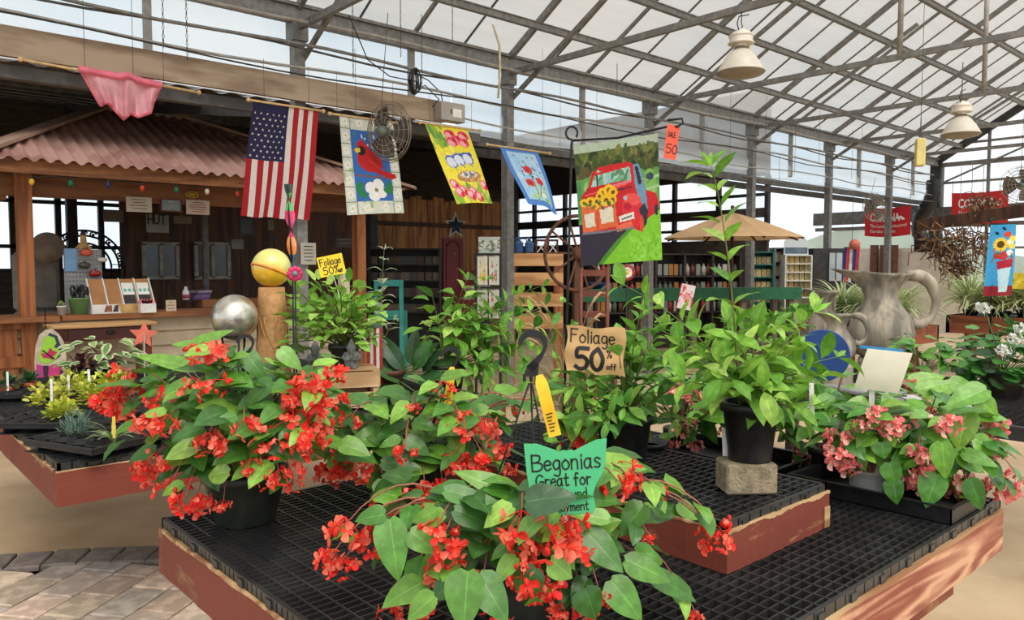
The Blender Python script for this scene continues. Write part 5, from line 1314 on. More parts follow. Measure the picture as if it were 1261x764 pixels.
tu.ell(.6, .66, .32, .075, srgb(190, 140, 80), -.1, A9); tu.ell(.6, .64, .24, .045, srgb(226, 226, 220), -.1, A9); tu.speck(60, .3, .6, .9, .72, .02, [srgb(150, 100, 50), srgb(214, 170, 110)], A9); tu.ell(.52, .64, .05, .025, srgb(120, 130, 150), 0, A9); tu.ell(.68, .64, .05, .025, srgb(120, 130, 150), 0, A9)
for (u, v) in ((.14, .76), (.3, .84), (.55, .86), (.68, .92), (.92, .76), (.46, .9), (.2, .86)):
    tu.ell(u, v, .11, .06, srgb(236, 110, 130), .6, A9); tu.ell(u - .02, v - .01, .06, .035, srgb(250, 196, 196), .4, A9); tu.ell(u + .05, v + .03, .04, .035, srgb(214, 40, 56), .2, A9)
hung('yellow garden flag with pink tulips, blue birds and a nest', (517, 151), (591, 161), YFL, ((.15, 3.4), (.85, 3.4)), ((523, 152), (576, 160), (563, 251), (607, 250)), tu, wave=.008, nw=2)
bl = Paint(60, 90, srgb(84, 136, 212)); A9 = 1.5
bl.rect(.13, .06, .88, .9, srgb(176, 212, 240)); bl.speck(30, .18, .1, .82, .85, .09, [srgb(196, 224, 242), srgb(160, 204, 236)], A9)
bl.speck(36, .3, .1, .85, .5, .022, [srgb(60, 80, 130), srgb(80, 110, 160), srgb(90, 130, 120)], A9); bl.speck(26, .25, .62, .8, .88, .05, [srgb(120, 190, 120), srgb(150, 206, 130), srgb(180, 216, 170)], A9)
for (u, v) in ((.48, .36), (.38, .60), (.66, .56)):
    for a in range(5): bl.ell(u + .05 * math.cos(a * 1.26), v + .033 * math.sin(a * 1.26), .06, .04, srgb(216, 60, 60), a, A9)
    bl.ell(u, v, .03, .02, srgb(160, 30, 40), 0, A9)
bl.line((.5, .4), (.45, .8), .02, srgb(70, 120, 80), A9); bl.line((.66, .6), (.5, .82), .02, srgb(70, 120, 80), A9); bl.ell(.62, .8, .08, .04, srgb(240, 240, 230), 0, A9)
hung('small blue bordered flag with red flowers, furthest right on the hanging row', (600, 178), (677, 189), YFL, ((.2, 3.4), (.9, 3.4)), ((615, 180), (663, 187), (651, 250), (688, 263)), bl, wave=.02, nw=2)
# bunched pink cloth on a long dowel
r = hung('sheer pink cloth bunched over a long dowel above the hut roof', (25, 73), (245, 114), YFL, ((.33, 4.0), (.60, 4.0), (.78, 3.5)), None, None, 'cloth')
PINKC = M('sheer pink cloth', srgb(250, 186, 196), .8, 0, .1, 10, trans=.4); PINKD = M('pink hem', srgb(238, 130, 152), .8, 0, .1, 10, trans=.3)
O = V(r.location); mb = MB()
out_t = [(97, 85), (115, 88), (135, 92), (150, 94), (158, 92), (170, 96), (185, 101), (199, 104)]
out_b = [(124, 132), (132, 128), (142, 138), (152, 149), (160, 142), (170, 146), (185, 141), (189, 128)]
def pk(u, v):
    t = u * 7; i = min(int(t), 6); q = t - i
    a = V((*out_t[i], 0)) * (1 - q) + V((*out_t[i + 1], 0)) * q; b = V((*out_b[i], 0)) * (1 - q) + V((*out_b[i + 1], 0)) * q
    m = a * (1 - v) + b * v; f = .035 * math.sin(u * 34) * v + .02 * math.sin(u * 17 + v * 4)
    return onY(m.x, m.y - 2, YFL - .02 + f) - O
mb.grid(pk, 70, 16); mb.build('cloth', PINKC, r)
mb = MB(); mb.grid(lambda u, v: onY(97 + 102 * u, 85 + 20 * u + (v - .5) * 9 - 4 * math.exp(-((u - .6) / .08) ** 2), YFL - .035 - .03 * math.cos((v - .5) * 3) + .006 * math.sin(u * 60)) - O, 50, 6); mb.build('gathered_edge', PINKD, r)
mb = MB(); mb.tube([pk(i / 70, 1) for i in range(71)], .012, 5); mb.tube([pk(0, i / 12) for i in range(13)], .012, 5); mb.tube([pk(1, i / 12) for i in range(13)], .012, 5); mb.build('hem', PINKD, r)

# truck flag on its stand
def truck_paint():
    P = Paint(108, 160, srgb(112, 150, 90)); A9 = 1.48; RD = srgb(206, 36, 42); DR = srgb(150, 22, 34); BLU = srgb(110, 150, 178); DK = srgb(52, 46, 62)
    P.rect(0, 0, 1, .12, srgb(170, 186, 160)); P.rect(0, .06, 1, .3, srgb(66, 84, 40))
    P.speck(150, 0, .05, 1, .30, .045, [srgb(62, 80, 36), srgb(92, 104, 50), srgb(46, 62, 34), srgb(120, 118, 60), srgb(96, 84, 50)], A9); P.rect(0, 0, 1, .07, srgb(176, 190, 168)); P.speck(40, 0, .08, 1, .13, .04, [srgb(92, 104, 50), srgb(120, 120, 64), srgb(70, 88, 42)], A9)
    P.rect(0, .29, 1, .75, srgb(104, 160, 80)); P.speck(60, 0, .3, 1, .62, .06, [srgb(96, 156, 80), srgb(130, 180, 90), srgb(150, 190, 110)], A9)
    for v in (.36, .44): P.line((.8, v), (1, v - .03), .03, srgb(170, 200, 150), A9)
    P.poly([(0, .66), (1, .6), (1, 1), (0, 1)], DK); P.poly([(.22, 1), (.5, .82), (.72, .68), (1, .56), (1, 1)], srgb(132, 200, 50)); P.speck(90, .62, .80, 1, 1, .03, [srgb(140, 208, 60), srgb(120, 190, 44), srgb(150, 214, 80)], A9); P.line((.24, 1), (.5, .82), .05, srgb(84, 140, 50), A9); P.line((.5, .82), (.74, .68), .04, srgb(84, 140, 50), A9); P.line((.74, .68), (1, .58), .05, srgb(70, 110, 60), A9)
    P.rect(0, .3, .06, .64, srgb(80, 140, 80))
    P.poly([(.12, .40), (.20, .24), (.30, .20), (.62, .19), (.72, .22), (.80, .40), (.86, .44), (.96, .47), (.99, .56), (.96, .62), (.86, .66), (.76, .76), (.70, .74), (.05, .72), (.05, .47)], RD)      # body
    P.poly([(.70, .22), (.77, .22), (.84, .42), (.86, .60), (.80, .62), (.72, .40)], BLU); P.poly([(.72, .24), (.76, .24), (.80, .38), (.76, .39)], DK)
    P.poly([(.16, .36), (.22, .27), (.66, .23), (.68, .34), (.5, .36)], srgb(150, 190, 180)); P.speck(24, .2, .26, .66, .34, .04, [srgb(120, 170, 130), srgb(170, 206, 200), srgb(90, 140, 100)], A9)
    P.line((.16, .37), (.22, .26), .02, RD, A9); P.line((.22, .26), (.67, .22), .03, RD, A9); P.line((.26, .27), (.26, .35), .02, DK, A9)
    P.poly([(.06, .42), (.14, .36), (.55, .34), (.66, .36), (.66, .44), (.06, .46)], srgb(196, 30, 40)); P.line((.1, .42), (.62, .37), .02, srgb(236, 90, 80), A9); P.line((.45, .37), (.66, .35), .03, srgb(230, 120, 130), A9)
    P.poly([(.05, .50), (.46, .46), (.5, .70), (.05, .73)], srgb(226, 106, 60)); P.poly([(.07, .58), (.20, .565), (.21, .68), (.09, .69)], srgb(226, 218, 196)); P.poly([(.27, .55), (.44, .535), (.44, .66), (.29, .67)], srgb(226, 218, 196)); P.line((.24, .54), (.24, .70), .03, srgb(214, 84, 50), A9)
    for (u, v, q) in ((.08, .48, .05), (.16, .475, .06), (.24, .48, .055), (.32, .42, .07), (.40, .40, .07), (.36, .48, .07), (.45, .42, .06), (.44, .48, .055), (.28, .44, .05)):
        P.ell(u, v, q, q / A9, srgb(240, 190, 40), 0, A9); P.ell(u, v, q * .4, q * .4 / A9, srgb(120, 70, 20), 0, A9)
    P.speck(26, .06, .48, .46, .54, .02, [srgb(80, 130, 50), srgb(230, 200, 60), srgb(60, 110, 50)], A9)
    P.poly([(.56, .50), (.62, .44), (.74, .46), (.80, .56), (.78, .70), (.7, .74), (.55, .70)], srgb(222, 48, 54)); P.ell(.68, .5, .10, .05, srgb(236, 84, 78), .3, A9); P.ell(.62, .55, .045, .03, srgb(190, 30, 60), 0, A9); P.ell(.60, .48, .025, .02, srgb(160, 190, 200), 0, A9); P.line((.5, .41), (.68, .4), .015, DK, A9)
    P.poly([(.76, .58), (.82, .54), (.86, .60), (.84, .70), (.78, .76)], DK); P.ell(.78, .70, .025, .07, srgb(214, 80, 60), 0, A9); P.ell(.93, .57, .05, .05, RD, 0, A9); P.ell(.955, .6, .022, .045, DK, 0, A9)
    P.poly([(.51, .625), (.69, .60), (.70, .655), (.52, .675)], srgb(226, 226, 214)); P.line((.55, .65), (.66, .632), .016, srgb(60, 60, 60), A9)
    P.poly([(.47, .70), (.66, .67), (.68, .72), (.48, .75)], srgb(232, 110, 80)); P.line((.05, .735), (.68, .73), .025, srgb(120, 120, 130), A9)
    P.ell(.895, .33, .045, .03, srgb(60, 70, 90), 0, A9); P.line((.82, .36), (.88, .34), .01, DK, A9)
    return P
dT = 3.0; TL, TR, BL, BR = W(706, 180, dT + .06), W(810, 164, dT - .07), W(716, 328, dT + .06), W(815, 320, dT - .07)
fb = W(712, 480, dT + .08); fb = V((fb.x, fb.y, RZ)); fb = V((min(fb.x, 2.15), min(fb.y, 2.24), RZ))
r = thing('garden_flag_stand', 'garden flag with an old red pickup full of sunflowers, on a black iron stand', 'flag', fb); O = fb
top = W(705, 172, dT + .07) - O; rt_ = W(838, 152, dT - .10) - O
mb = MB(); mb.tube([(0, 0, 0), top * .5, W(704, 178, dT + .07) - O, top], .0055, 8)
lp = [W(704 - 8 * math.sin(a) * .9, 172 - 8 + 8 * math.cos(a), dT + .07) - O for a in [2 * PI * i / 14 for i in range(13)]]
mb.tube(lp, .0045, 6); mb.tube([top + V((0, 0, -.004)), W(760, 170, dT) - O, W(822, 156, dT - .09) - O, W(834, 156, dT - .1) - O, W(841, 152, dT - .1) - O, W(840, 146, dT - .1) - O, W(832, 147, dT - .1) - O, W(822, 148, dT - .1) - O], .0045, 6)
mb.tube([(-.06, 0, .004), (.06, 0, .004)], .005, 6); mb.build('iron_stand', BLACKM, r); flag_mesh(r, TL, TR, BL, BR, truck_paint(), wave=.006, nw=2)
d = dT - .1; P = W(827, 175, d); s = d / F; r = thing('price_tag', 'orange paper tag marked 50 hanging from the truck flag stand', 'tag', P, facing(P, .5))
mb = MB(); rt = Matrix.Rotation(.12, 4, 'Y'); mb.x = rt; mb.cbox((0, 0, 0), (17 * s, .0015, 42 * s)); mb.build('card', M('orange card', srgb(236, 88, 62), .7, 0, .05, 8), r)
tx = MB(); fn = lambda x, y: rt @ V((x * s, -.0018, y * s)); write(tx, '50', -6.5, -14, 11, 1.3, fn); write(tx, 'SALE', -6.5, 6, 6, .9, fn, 0, None, .75); tx.build('lettering', INK, r)
# sunflower flag at the right
sf = Paint(44, 100, srgb(62, 160, 214)); A9 = 2.6
sf.rect(0, .86, 1, 1, srgb(150, 26, 42)); sf.speck(20, 0, .86, 1, 1, .05, [srgb(176, 40, 50), srgb(120, 20, 36)], A9); sf.poly([(.38, .62), (.86, .60), (.78, .95), (.46, .95)], srgb(190, 222, 232)); sf.poly([(.34, .52), (.94, .48), (.90, .60), (.38, .63)], srgb(176, 32, 52))
for k in range(14): sf.ell(.46 + .17 * math.cos(k * .449), .28 + .17 / A9 * math.sin(k * .449), .10, .022, srgb(244, 206, 60), k * .449, A9)
sf.ell(.46, .28, .13, .05, srgb(94, 62, 30), 0, A9)
for (u, v, c_) in ((.8, .25, srgb(240, 240, 224)), (.86, .31, srgb(238, 216, 90)), (.70, .14, srgb(226, 70, 40)), (.6, .42, srgb(190, 40, 60)), (.78, .40, srgb(240, 240, 230)), (.35, .44, srgb(190, 50, 40)), (.9, .2, srgb(240, 220, 80)), (.55, .46, srgb(200, 50, 60))): sf.ell(u, v, .13, .045, c_, 0, A9)
for (u, v) in ((.56, .06), (.3, .12)): sf.ell(u, v, .09, .02, srgb(30, 40, 60), .6, A9)
sf.speck(14, .2, .34, .9, .5, .06, [srgb(60, 130, 70), srgb(200, 60, 60)], A9)
d = 5.0; fb = at_depth(1222, d, BZ); r = thing('garden_flag_stand', 'narrow blue sunflower flag on a black pole at the right', 'flag', fb); O = fb
mb = MB(); mb.tube([(0, 0, 0), W(1222, 276, d) - O, W(1219, 271, d) - O, W(1223, 269, d) - O], .006, 8); mb.tube([W(1222, 276, d) - O, W(1252, 276, d - .03) - O], .005, 6); mb.tube([(-.08, 0, .005), (.08, 0, .005)], .006, 6); mb.build('iron_stand', BLACKM, r)
flag_mesh(r, W(1220, 277, d - .02), W(1252, 276, d - .05), W(1211, 365, d - .02), W(1247, 364, d - .05), sf, wave=.012, nw=2)
# ------------------------------------------------------------------ overhead: fans, lamps, pipes, wires
def ring(mb, C, ax, rad, r_, n=36):
    _, s, u = frame_of(ax); mb.tube([C + (s * math.cos(a) + u * math.sin(a)) * rad for a in [2 * PI * i / n for i in range(n + 1)]], r_, 4, caps=False)
FANW = M('fan wire', srgb(150, 138, 122), .5, .3, .2, 10)
FANM = M('fan motor', srgb(104, 112, 104), .5, .2, .15, 10)
def fan(label, pos, ax, Rf, hang_top):
    r = thing('hanging_fan', label, 'fan', pos); ax = V(ax).normalized(); _, s, u = frame_of(ax); Z_ = V((0, 0, 0))
    mb = MB()
    for sg in (1, -1):
        for k, f in enumerate((1.0, .92, .78, .62, .46, .30)): ring(mb, ax * sg * (.09 * Rf / .3) * (1 - f ** 2.2), ax, Rf * f, .0036 * Rf / .3)
        for k in range(14):
            a = 2 * PI * k / 14; o = s * math.cos(a) + u * math.sin(a)
            mb.tube([o * Rf * f + ax * sg * (.09 * Rf / .3) * (1 - f ** 2.2) for f in (.16, .4, .65, .85, 1.0)], .0028 * Rf / .3, 4)
    mb.build('cage', FANW, r)
    for k in range(3):
        a0 = 2 * PI * k / 3; mb = MB()
        def bl_(uu, v, a0=a0):
            rad = Rf * (.12 + .72 * v); a = a0 + (uu - .5) * (1.25 + .2 * math.sin(PI * v)) ; o = s * math.cos(a) + u * math.sin(a)
            return o * rad + ax * (.03 * (uu - .5) * 2 * Rf / .3)
        mb.grid(bl_, 8, 6); mb.build('blade', M('fan blade', srgb(92, 82, 74), .5, .4, .2, 8), r)
    mb = MB(); Mx = Matrix((s, u, ax)).transposed().to_4x4(); k = Rf / .3
    mb.lathe([(.0001, -.16 * k), (.04 * k, -.155 * k), (.055 * k, -.13 * k), (.06 * k, -.07 * k), (.05 * k, -.03 * k), (.03 * k, .03 * k), (.0001, .035 * k)], 18, mat=Mx); mb.build('motor', FANM, r)
    mb = MB(); mb.tube([ax * -.1 * k, ax * -.1 * k + V((0, 0, Rf * 1.05))], .007 * k, 6); mb.tube([ax * -.1 * k + V((0, 0, Rf * 1.0)), V((0, 0, hang_top - pos[2]))], .004, 5); mb.build('hanging_rod', STEELD, r)
    return r
Pf = onY(479, 163, 6.45); fan('large wire-caged fan hanging in front of the cardinal flag', Pf, RIGHT * .55 + FWD * .8 + V((0, 0, .1)), .29, 4.0)
Pf = onX(1077, 256, 16.2); fan('small pedestal-type fan hung in front of the left red banner', Pf, -FWD + RIGHT * .3, .30, 3.4)
Pf = onX(1258, 228, 14.0); fan('white fan cut by the right edge of the photo', Pf, -FWD - RIGHT * .5, .30, 4.0)
# high-bay lamps
LW = M('lamp housing', srgb(224, 216, 204), .5, 0, .05, 10); LR = M('ribbed reflector', srgb(236, 228, 214), .45, 0, .05, 6, trans=.3)
def lamp(label, px, pyb, d, top):
    P = W(px, pyb, d); r = thing('pendant_lamp', label, 'lamp', P); q = .215
    n = 48; mb = MB(); mb.lathe([(q, 0), (q * .98, .012), (q * .78, .09), (q * .52, .17), (q * .30, .215), (q * .26, .235), (q * .97, .008)], n); mb.build('reflector', LR, r)
    mb = MB(); mb.lathe([(.0001, -.045), (q * .5, -.04), (q * .9, -.018), (q * 1.0, 0), (q * 1.02, .004), (q * .98, .01)], 36); mb.build('lens', M('lamp lens', srgb(140, 130, 116), .35, 0, .05, 4), r)
    mb = MB(); mb.lathe([(.05, .225), (.055, .255), (.10, .258), (.118, .262), (.118, .272), (.104, .274), (.104, .325), (.112, .327), (.112, .335), (.085, .338), (.08, .365), (.04, .37), (.036, .39), (.0001, .392)], 24, smooth=False); mb.cbox((.11, 0, .27), (.03, .05, .05)); mb.build('ballast_housing', LW, r)
    mb = MB(); mb.tube([(0, 0, .37), (0, 0, .40), (.02, 0, .42), (.0, 0, .44), (0, 0, top - P.z)], .006, 6); mb.build('hook', STEELD, r)
    mb = MB(); mb.tube([(-.03, 0, .36), (-.07, 0, .43), (-.04, .0, .5), (.06, 0, .53), (.12, 0, .55)], .006, 6); mb.build('cord', BLACKP, r)
lamp('white bell-shaped pendant lamp, nearer of the two under the roof', 912, 90, 7.1, 3.98)
lamp('white bell-shaped pendant lamp, further one near the gable end', 1183, 166, 9.2, 3.98)
d = 8.2; P = W(1133, 188, d); s = d / F; r = thing('hanging_box', 'pale yellow box hanging on wires below the roof trusses', 'box', P, .5)
mb = MB(); mb.cbox((0, 0, 0), (18 * s, 10 * s, 33 * s), bev=.006); mb.build('case', M('cream yellow case', srgb(222, 204, 130), .5, 0, .06, 8), r)
mb = MB(); mb.cbox((0, -5.2 * s, 2 * s), (1.5 * s, .004, 30 * s)); mb.build('seam', M('olive seam', srgb(150, 136, 80), .6), r)
mb = MB(); mb.lathe([(.022, 0), (.028, 0), (.028, .004), (.022, .004)], 16, c=(-5 * s, -5.4 * s, -11 * s), mat=Matrix.Rotation(PI / 2, 4, 'X')); mb.build('emblem', INK, r)
mb = MB(); mb.tube([(-.05, 0, 16 * s), (0, 0, 50 * s), (.05, 0, 16 * s)], .003, 5); mb.tube([(0, 0, 50 * s), (0, 0, 4.9 - P.z)], .003, 5); mb.build('hanging_wire', STEELD, r)
# electrical box at the end of the fascia
P = onY(554, 139, 6.92); r = thing('electrical_box', 'grey electrical box at the end of the wooden fascia, above the tulip flag', 'box', P)
mb = MB(); mb.cbox((0, 0, 0), (.33, .13, .20), bev=.006); mb.build('case', M('grey box', srgb(164, 158, 150), .55, .1, .05, 8), r); mb = MB(); mb.cbox((.05, -.067, -.01), (.12, .004, .09)); mb.build('label_plate', WHITEP, r); mb = MB(); mb.cbox((-.03, -.068, .0), (.014, .006, .05)); mb.build('latch', BLACKP, r)
mb = MB(); mb.tube([(-.1, 0, .1), (-.12, 0, .2), (-.3, -.02, .3), (-.45, -.02, .34)], .006, 6); mb.build('conduit', BLACKP, r)
# pipes along the gutter
def pipe(label, Y, zf, x0, x1, r_, mat, n=40):
    O = V((x0, Y, zf(x0))); mb = MB(); mb.tube([V((x0 + (x1 - x0) * i / n, Y + .02 * math.sin(i * .9), zf(x0 + (x1 - x0) * i / n))) - O for i in range(n + 1)], r_, 6)
    o = mb.build('water_pipe', mat); tag(o, label, 'pipe', None, O)
    for i in range(1, n, 2):
        if n > 30:
            pass
    return o
pipe('uppermost grey pipe slung just under the gutter beam', 6.92, lambda x: 3.90 + .012 * math.sin(x * 1.7), -2, 19, .018, STEELL)
pipe('second grey pipe, crossing the clear upper band', 6.9, lambda x: 3.66 + .02 * math.sin(x * 1.9 + 1), -2, 19, .016, STEEL)
pipe('thin pipe wound around the second one', 6.93, lambda x: 3.64 + .03 * math.sin(x * 1.9 + 2.4), -2, 19, .011, STEELD)
pipe('lowest grey pipe, running above the wooden fascia', 6.9, lambda x: 3.46 + .02 * math.sin(x * 1.6 + .5), -2, 19, .014, STEELL)
pipe('thin black cable sagging beside the lowest pipe', 6.88, lambda x: 3.42 + .035 * math.sin(x * 1.3), -2, 19, .008, DARKM)
pipe('pale hose slung below the curtain roll', 6.86, lambda x: 3.20 + .03 * math.sin(x * 1.5 + .7), 5.4, 19, .010, STEELL)
pipe('thin grey line at the foot of the curtain', 6.84, lambda x: 3.02 + .02 * math.sin(x * 1.4), 5.8, 19, .007, STEEL)
# thin wires and chains hanging from the roof steel
k = 0
for (px, y0, y1, ch) in [(200, 0, 62, 1), (229, 0, 78, 1), (434, 0, 100, 1), (493, 0, 75, 1), (519, 20, 110, 1), (557, 0, 55, 1), (437, 60, 140, 0), (574, 60, 118, 0), (668, 60, 200, 0), (760, 80, 120, 1), (735, 110, 250, 0), (870, 150, 230, 0), (900, 110, 190, 0), (980, 140, 215, 0), (1050, 160, 220, 0), (1062, 150, 235, 0), (1030, 40, 120, 0), (868, 0, 70, 0), (945, 60, 170, 0), (1010, 130, 200, 0), (1120, 170, 230, 0), (1212, 60, 150, 0), (690, 80, 200, 0), (960, 190, 240, 0)]:
    A_ = onY(px, y0, 6.85 - (.4 if ch else 0)); B_ = onY(px + R(-1, 1), y1, 6.85 - (.4 if ch else 0)); B_ = V((A_.x, A_.y, B_.z)); mb = MB(); L_ = A_.z - B_.z
    if ch:
        n = int(L_ / .035)
        for i in range(n):
            z = -i * .035; a = (i % 2) * PI / 2; mb.tube([(math.cos(a) * .009, math.sin(a) * .009, z), (0, 0, z - .020), (-math.cos(a) * .009, -math.sin(a) * .009, z), (0, 0, z + .020), (math.cos(a) * .009, math.sin(a) * .009, z)], .0028, 4)
    else: mb.tube([(0, 0, 0), (.004, 0, -L_ * .5), (0, 0, -L_)], .0028, 4)
    o = mb.build('hanging_chain' if ch else 'hanging_wire', STEELD); tag(o, 'thin steel chain hanging above the row of flags' if ch else 'thin bare wire hanging below the gutter pipes', 'chain' if ch else 'wire', 'chains above the flags' if ch else 'bare hanging wires', A_)
# coiled black cord by the fan
P = onY(511, 100, 6.6); mb = MB(); pts = []
for i in range(90): a = i * .55; pts.append((math.cos(a) * (.045 + .015 * math.sin(i * .3)), .03 * math.sin(i * .17), math.sin(a) * .12 * (1 + .1 * math.sin(i))))
mb.tube(pts, .006, 5); mb.tube([pts[0], (-.3, 0, .0), (-.55, 0, .12), (-.75, 0, .5)], .006, 5); mb.tube([pts[-1], (.12, 0, -.02), (.3, 0, -.14), (.36, .2, -.18)], .006, 5)
tag(mb.build('coiled_cord', BLACKP), 'black electric cord coiled beside the large wire fan', 'cord', None, P)
P = onY(607, 30, 6.3); mb = MB(); mb.tube([(0, 0, 0), (.09, 0, -.2), (.10, 0, -.5), (.07, 0, -.75)], .012, 6); tag(mb.build('pale_hose', M('pale hose', srgb(206, 196, 160), .5)), 'pale yellow hose hanging from the roof beside the steel column', 'hose', None, P)
# ------------------------------------------------------------------ checkout hut
YH = 9.3
HUT = thing('checkout_hut', 'open timber checkout hut with a rusty corrugated hip roof', 'hut', (1.6, YH, 0)); HO = V(HUT.location)
def hp(name, mb, m, label=None): 
    mb.v = [tuple(V(v) - HO) for v in mb.v]; return mb.build(name, m, HUT, label)
ZE = 2.63; E0, E1, YE = 1.18, 6.12, 8.92; RG0, RG1, YRG, ZRG = 2.80, 3.80, 10.95, 3.58; YB = 12.9
TINR = M('rusty corrugated roof', srgb(176, 136, 124), .6, .1, .18, 2.5, col2=srgb(148, 106, 96))
TRIMR = M('roof trim', srgb(168, 136, 118), .6, .1, .15, 3)
mb = MB(); dx = .0175; nx = int((E1 - E0) / dx); cols_ = []
for i in range(nx + 1):
    x = E0 + (E1 - E0) * i / nx
    t = 1.0
    if x < RG0: t = (x - E0) / (RG0 - E0)
    if x > RG1: t = (E1 - x) / (E1 - RG1)
    w = .020 * math.sin(x * 2 * PI / .14)
    cols_.append([V((x, YE + (YRG - YE) * t * v, ZE + (ZRG - ZE) * t * v + w)) for v in (0, .33, .66, 1)])
vs = [p for c in cols_ for p in c]; fs = [(i * 4 + j, (i + 1) * 4 + j, (i + 1) * 4 + j + 1, i * 4 + j + 1) for i in range(nx) for j in range(3)]
mb.add(vs, fs, 0, None, True)
hp('roof_front', mb, TINR)
mb = MB(); mb.add([(E1, YE, ZE), (E1, YB, ZE), (RG1, YRG, ZRG)], [(0, 1, 2)]); hp('roof_side', mb, TINR)
mb = MB(); mb.add([(E0, YB, ZE), (E0, YE, ZE), (RG0, YRG, ZRG)], [(0, 1, 2)]); hp('roof_side', mb, TINR)
mb = MB(); mb.add([(E1, YB, ZE), (E0, YB, ZE), (RG0, YRG, ZRG), (RG1, YRG, ZRG)], [(0, 1, 2, 3)]); hp('roof_back', mb, TINR)
for a, b in (((E0 - .05, YE - .04, ZE + .02), (RG0, YRG, ZRG + .03)), ((E1 + .05, YE - .04, ZE + .02), (RG1, YRG, ZRG + .03)), ((RG0 - .03, YRG, ZRG + .035), (RG1 + .03, YRG, ZRG + .035))):
    mb = MB(); mb.bar(a, b, .20, .035); hp('ridge_cap', mb, TRIMR)
X0, X1 = 1.607, 5.52
def post(x, y, w=.135, z1=2.55): mb = MB(); mb.box((x - w / 2, y - w / 2, 0), (x + w / 2, y + w / 2, z1)); hp('post', mb, CEDAR)
post(X0, YH); post(X1, YH); post(1.45, 11.2); post(1.62, 12.4, .12); post(X1, 12.6)
mb = MB(); mb.box((.9, 8.98, 2.50), (5.95, 9.03, 2.635)); hp('header_beam', mb, CEDARX)
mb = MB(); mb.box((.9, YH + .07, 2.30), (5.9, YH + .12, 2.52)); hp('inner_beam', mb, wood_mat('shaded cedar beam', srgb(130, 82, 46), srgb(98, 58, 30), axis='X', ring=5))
for k in range(9):
    x = 1.3 + k * .55; mb = MB(); t_ = min(1, (x - E0) / (RG0 - E0), (E1 - x) / (E1 - RG1)) * .95; mb.bar((x, YE + .2, ZE - .02), (x, YE + .2 + (YRG - YE - .2) * t_, ZE - .02 + (ZRG - ZE - .08) * t_), .04, .09); hp('rafter', mb, CEDARX)
mb = MB(); mb.box((1.4, YH + .12, 2.26), (1.48, 12.5, 2.48)); hp('side_beam', mb, CEDARX)
mb = MB(); mb.box((1.1, 10.7, 2.55), (5.7, 10.8, 2.70)); hp('cross_beam', mb, CEDARX)
ZC = 1.065
mb = MB(); mb.box((.5, YH - .22, ZC - .055), (1.86, YH + .45, ZC)); hp('counter_top', mb, CEDARX, 'counter board left of the chain')
mb = MB(); mb.box((1.89, YH - .16, ZC - .055), (5.45, YH + .45, ZC)); hp('counter_top', mb, CEDARX)
mb = MB()
for k in range(6):
    z0 = .02 + k * .165; mb.add([(X0 - .1, YH, z0), (X1, YH, z0), (X1, YH + .05, z0 + .168), (X0 - .1, YH + .05, z0 + .168)], [(0, 1, 2, 3)]); mb.add([(X0 - .1, YH, z0), (X1, YH, z0), (X1, YH + .05, z0), (X0 - .1, YH + .05, z0)], [(3, 2, 1, 0)])
for x in (2.75, 4.1): mb.box((x - .003, YH - .004, 0), (x + .003, YH + .01, 1.0))
hp('lap_siding', mb, M('beige lap siding', srgb(196, 180, 154), .7, 0, .08, 4))
mb = MB()
for k in range(30):
    x = 3.35 + k * .13; mb.box((x, 12.4, 0), (x + .125, 12.42 + .004 * (k % 2), 2.9))
hp('back_wall', mb, DARKW)
mb = MB(); mb.box((1.7, YH + 1.2, .95), (5.3, YH + 1.65, 1.0)); mb.box((3.6, YH + .55, 1.065), (4.8, YH + .8, 1.16)); hp('inner_shelf', mb, CEDARX)
mb = MB(); mb.box((.75, YH - .06, .25), (1.50, YH - .02, 1.02)); mb.box((.75, YH - .10, .94), (1.54, YH - .02, 1.02)); mb.box((.75, YH - .10, .25), (1.54, YH - .02, .36)); mb.box((.75, YH - .09, .55), (1.56, YH - .02, .66)); hp('gate_panel', mb, CEDAR)
# windows in the back wall
for (xa, xb, ya, yb) in ((176, 218, 300, 342), (240, 281, 300, 342)):
    A_, B_ = onY(xa, ya, 12.36), onY(xb, yb, 12.36); mb = MB(); t = .05
    mb.box((A_.x, 12.33, B_.z), (B_.x, 12.37, A_.z)); w_ = hp('back_window', mb, M('dark green glass', srgb(46, 58, 46), .15, 0, .3, 3))
    mb = MB(); xm = (A_.x + B_.x) / 2
    for x in (A_.x, xm, B_.x): mb.box((x - t / 2 - HO.x, 12.30 - HO.y, B_.z), (x + t / 2 - HO.x, 12.36 - HO.y, A_.z))
    for z in (A_.z, B_.z): mb.box((A_.x - t / 2 - HO.x, 12.30 - HO.y, z - t / 2), (B_.x + t / 2 - HO.x, 12.36 - HO.y, z + t / 2))
    mb.build('window_frame', M('pale window frame', srgb(150, 150, 140), .6), w_)
# steel upright inside
a = onY(253, 300, 10.6); mb = MB(); mb.box((a.x - .035, 10.58, 0), (a.x + .035, 10.64, 2.5)); hp('steel_upright', mb, STEELD)
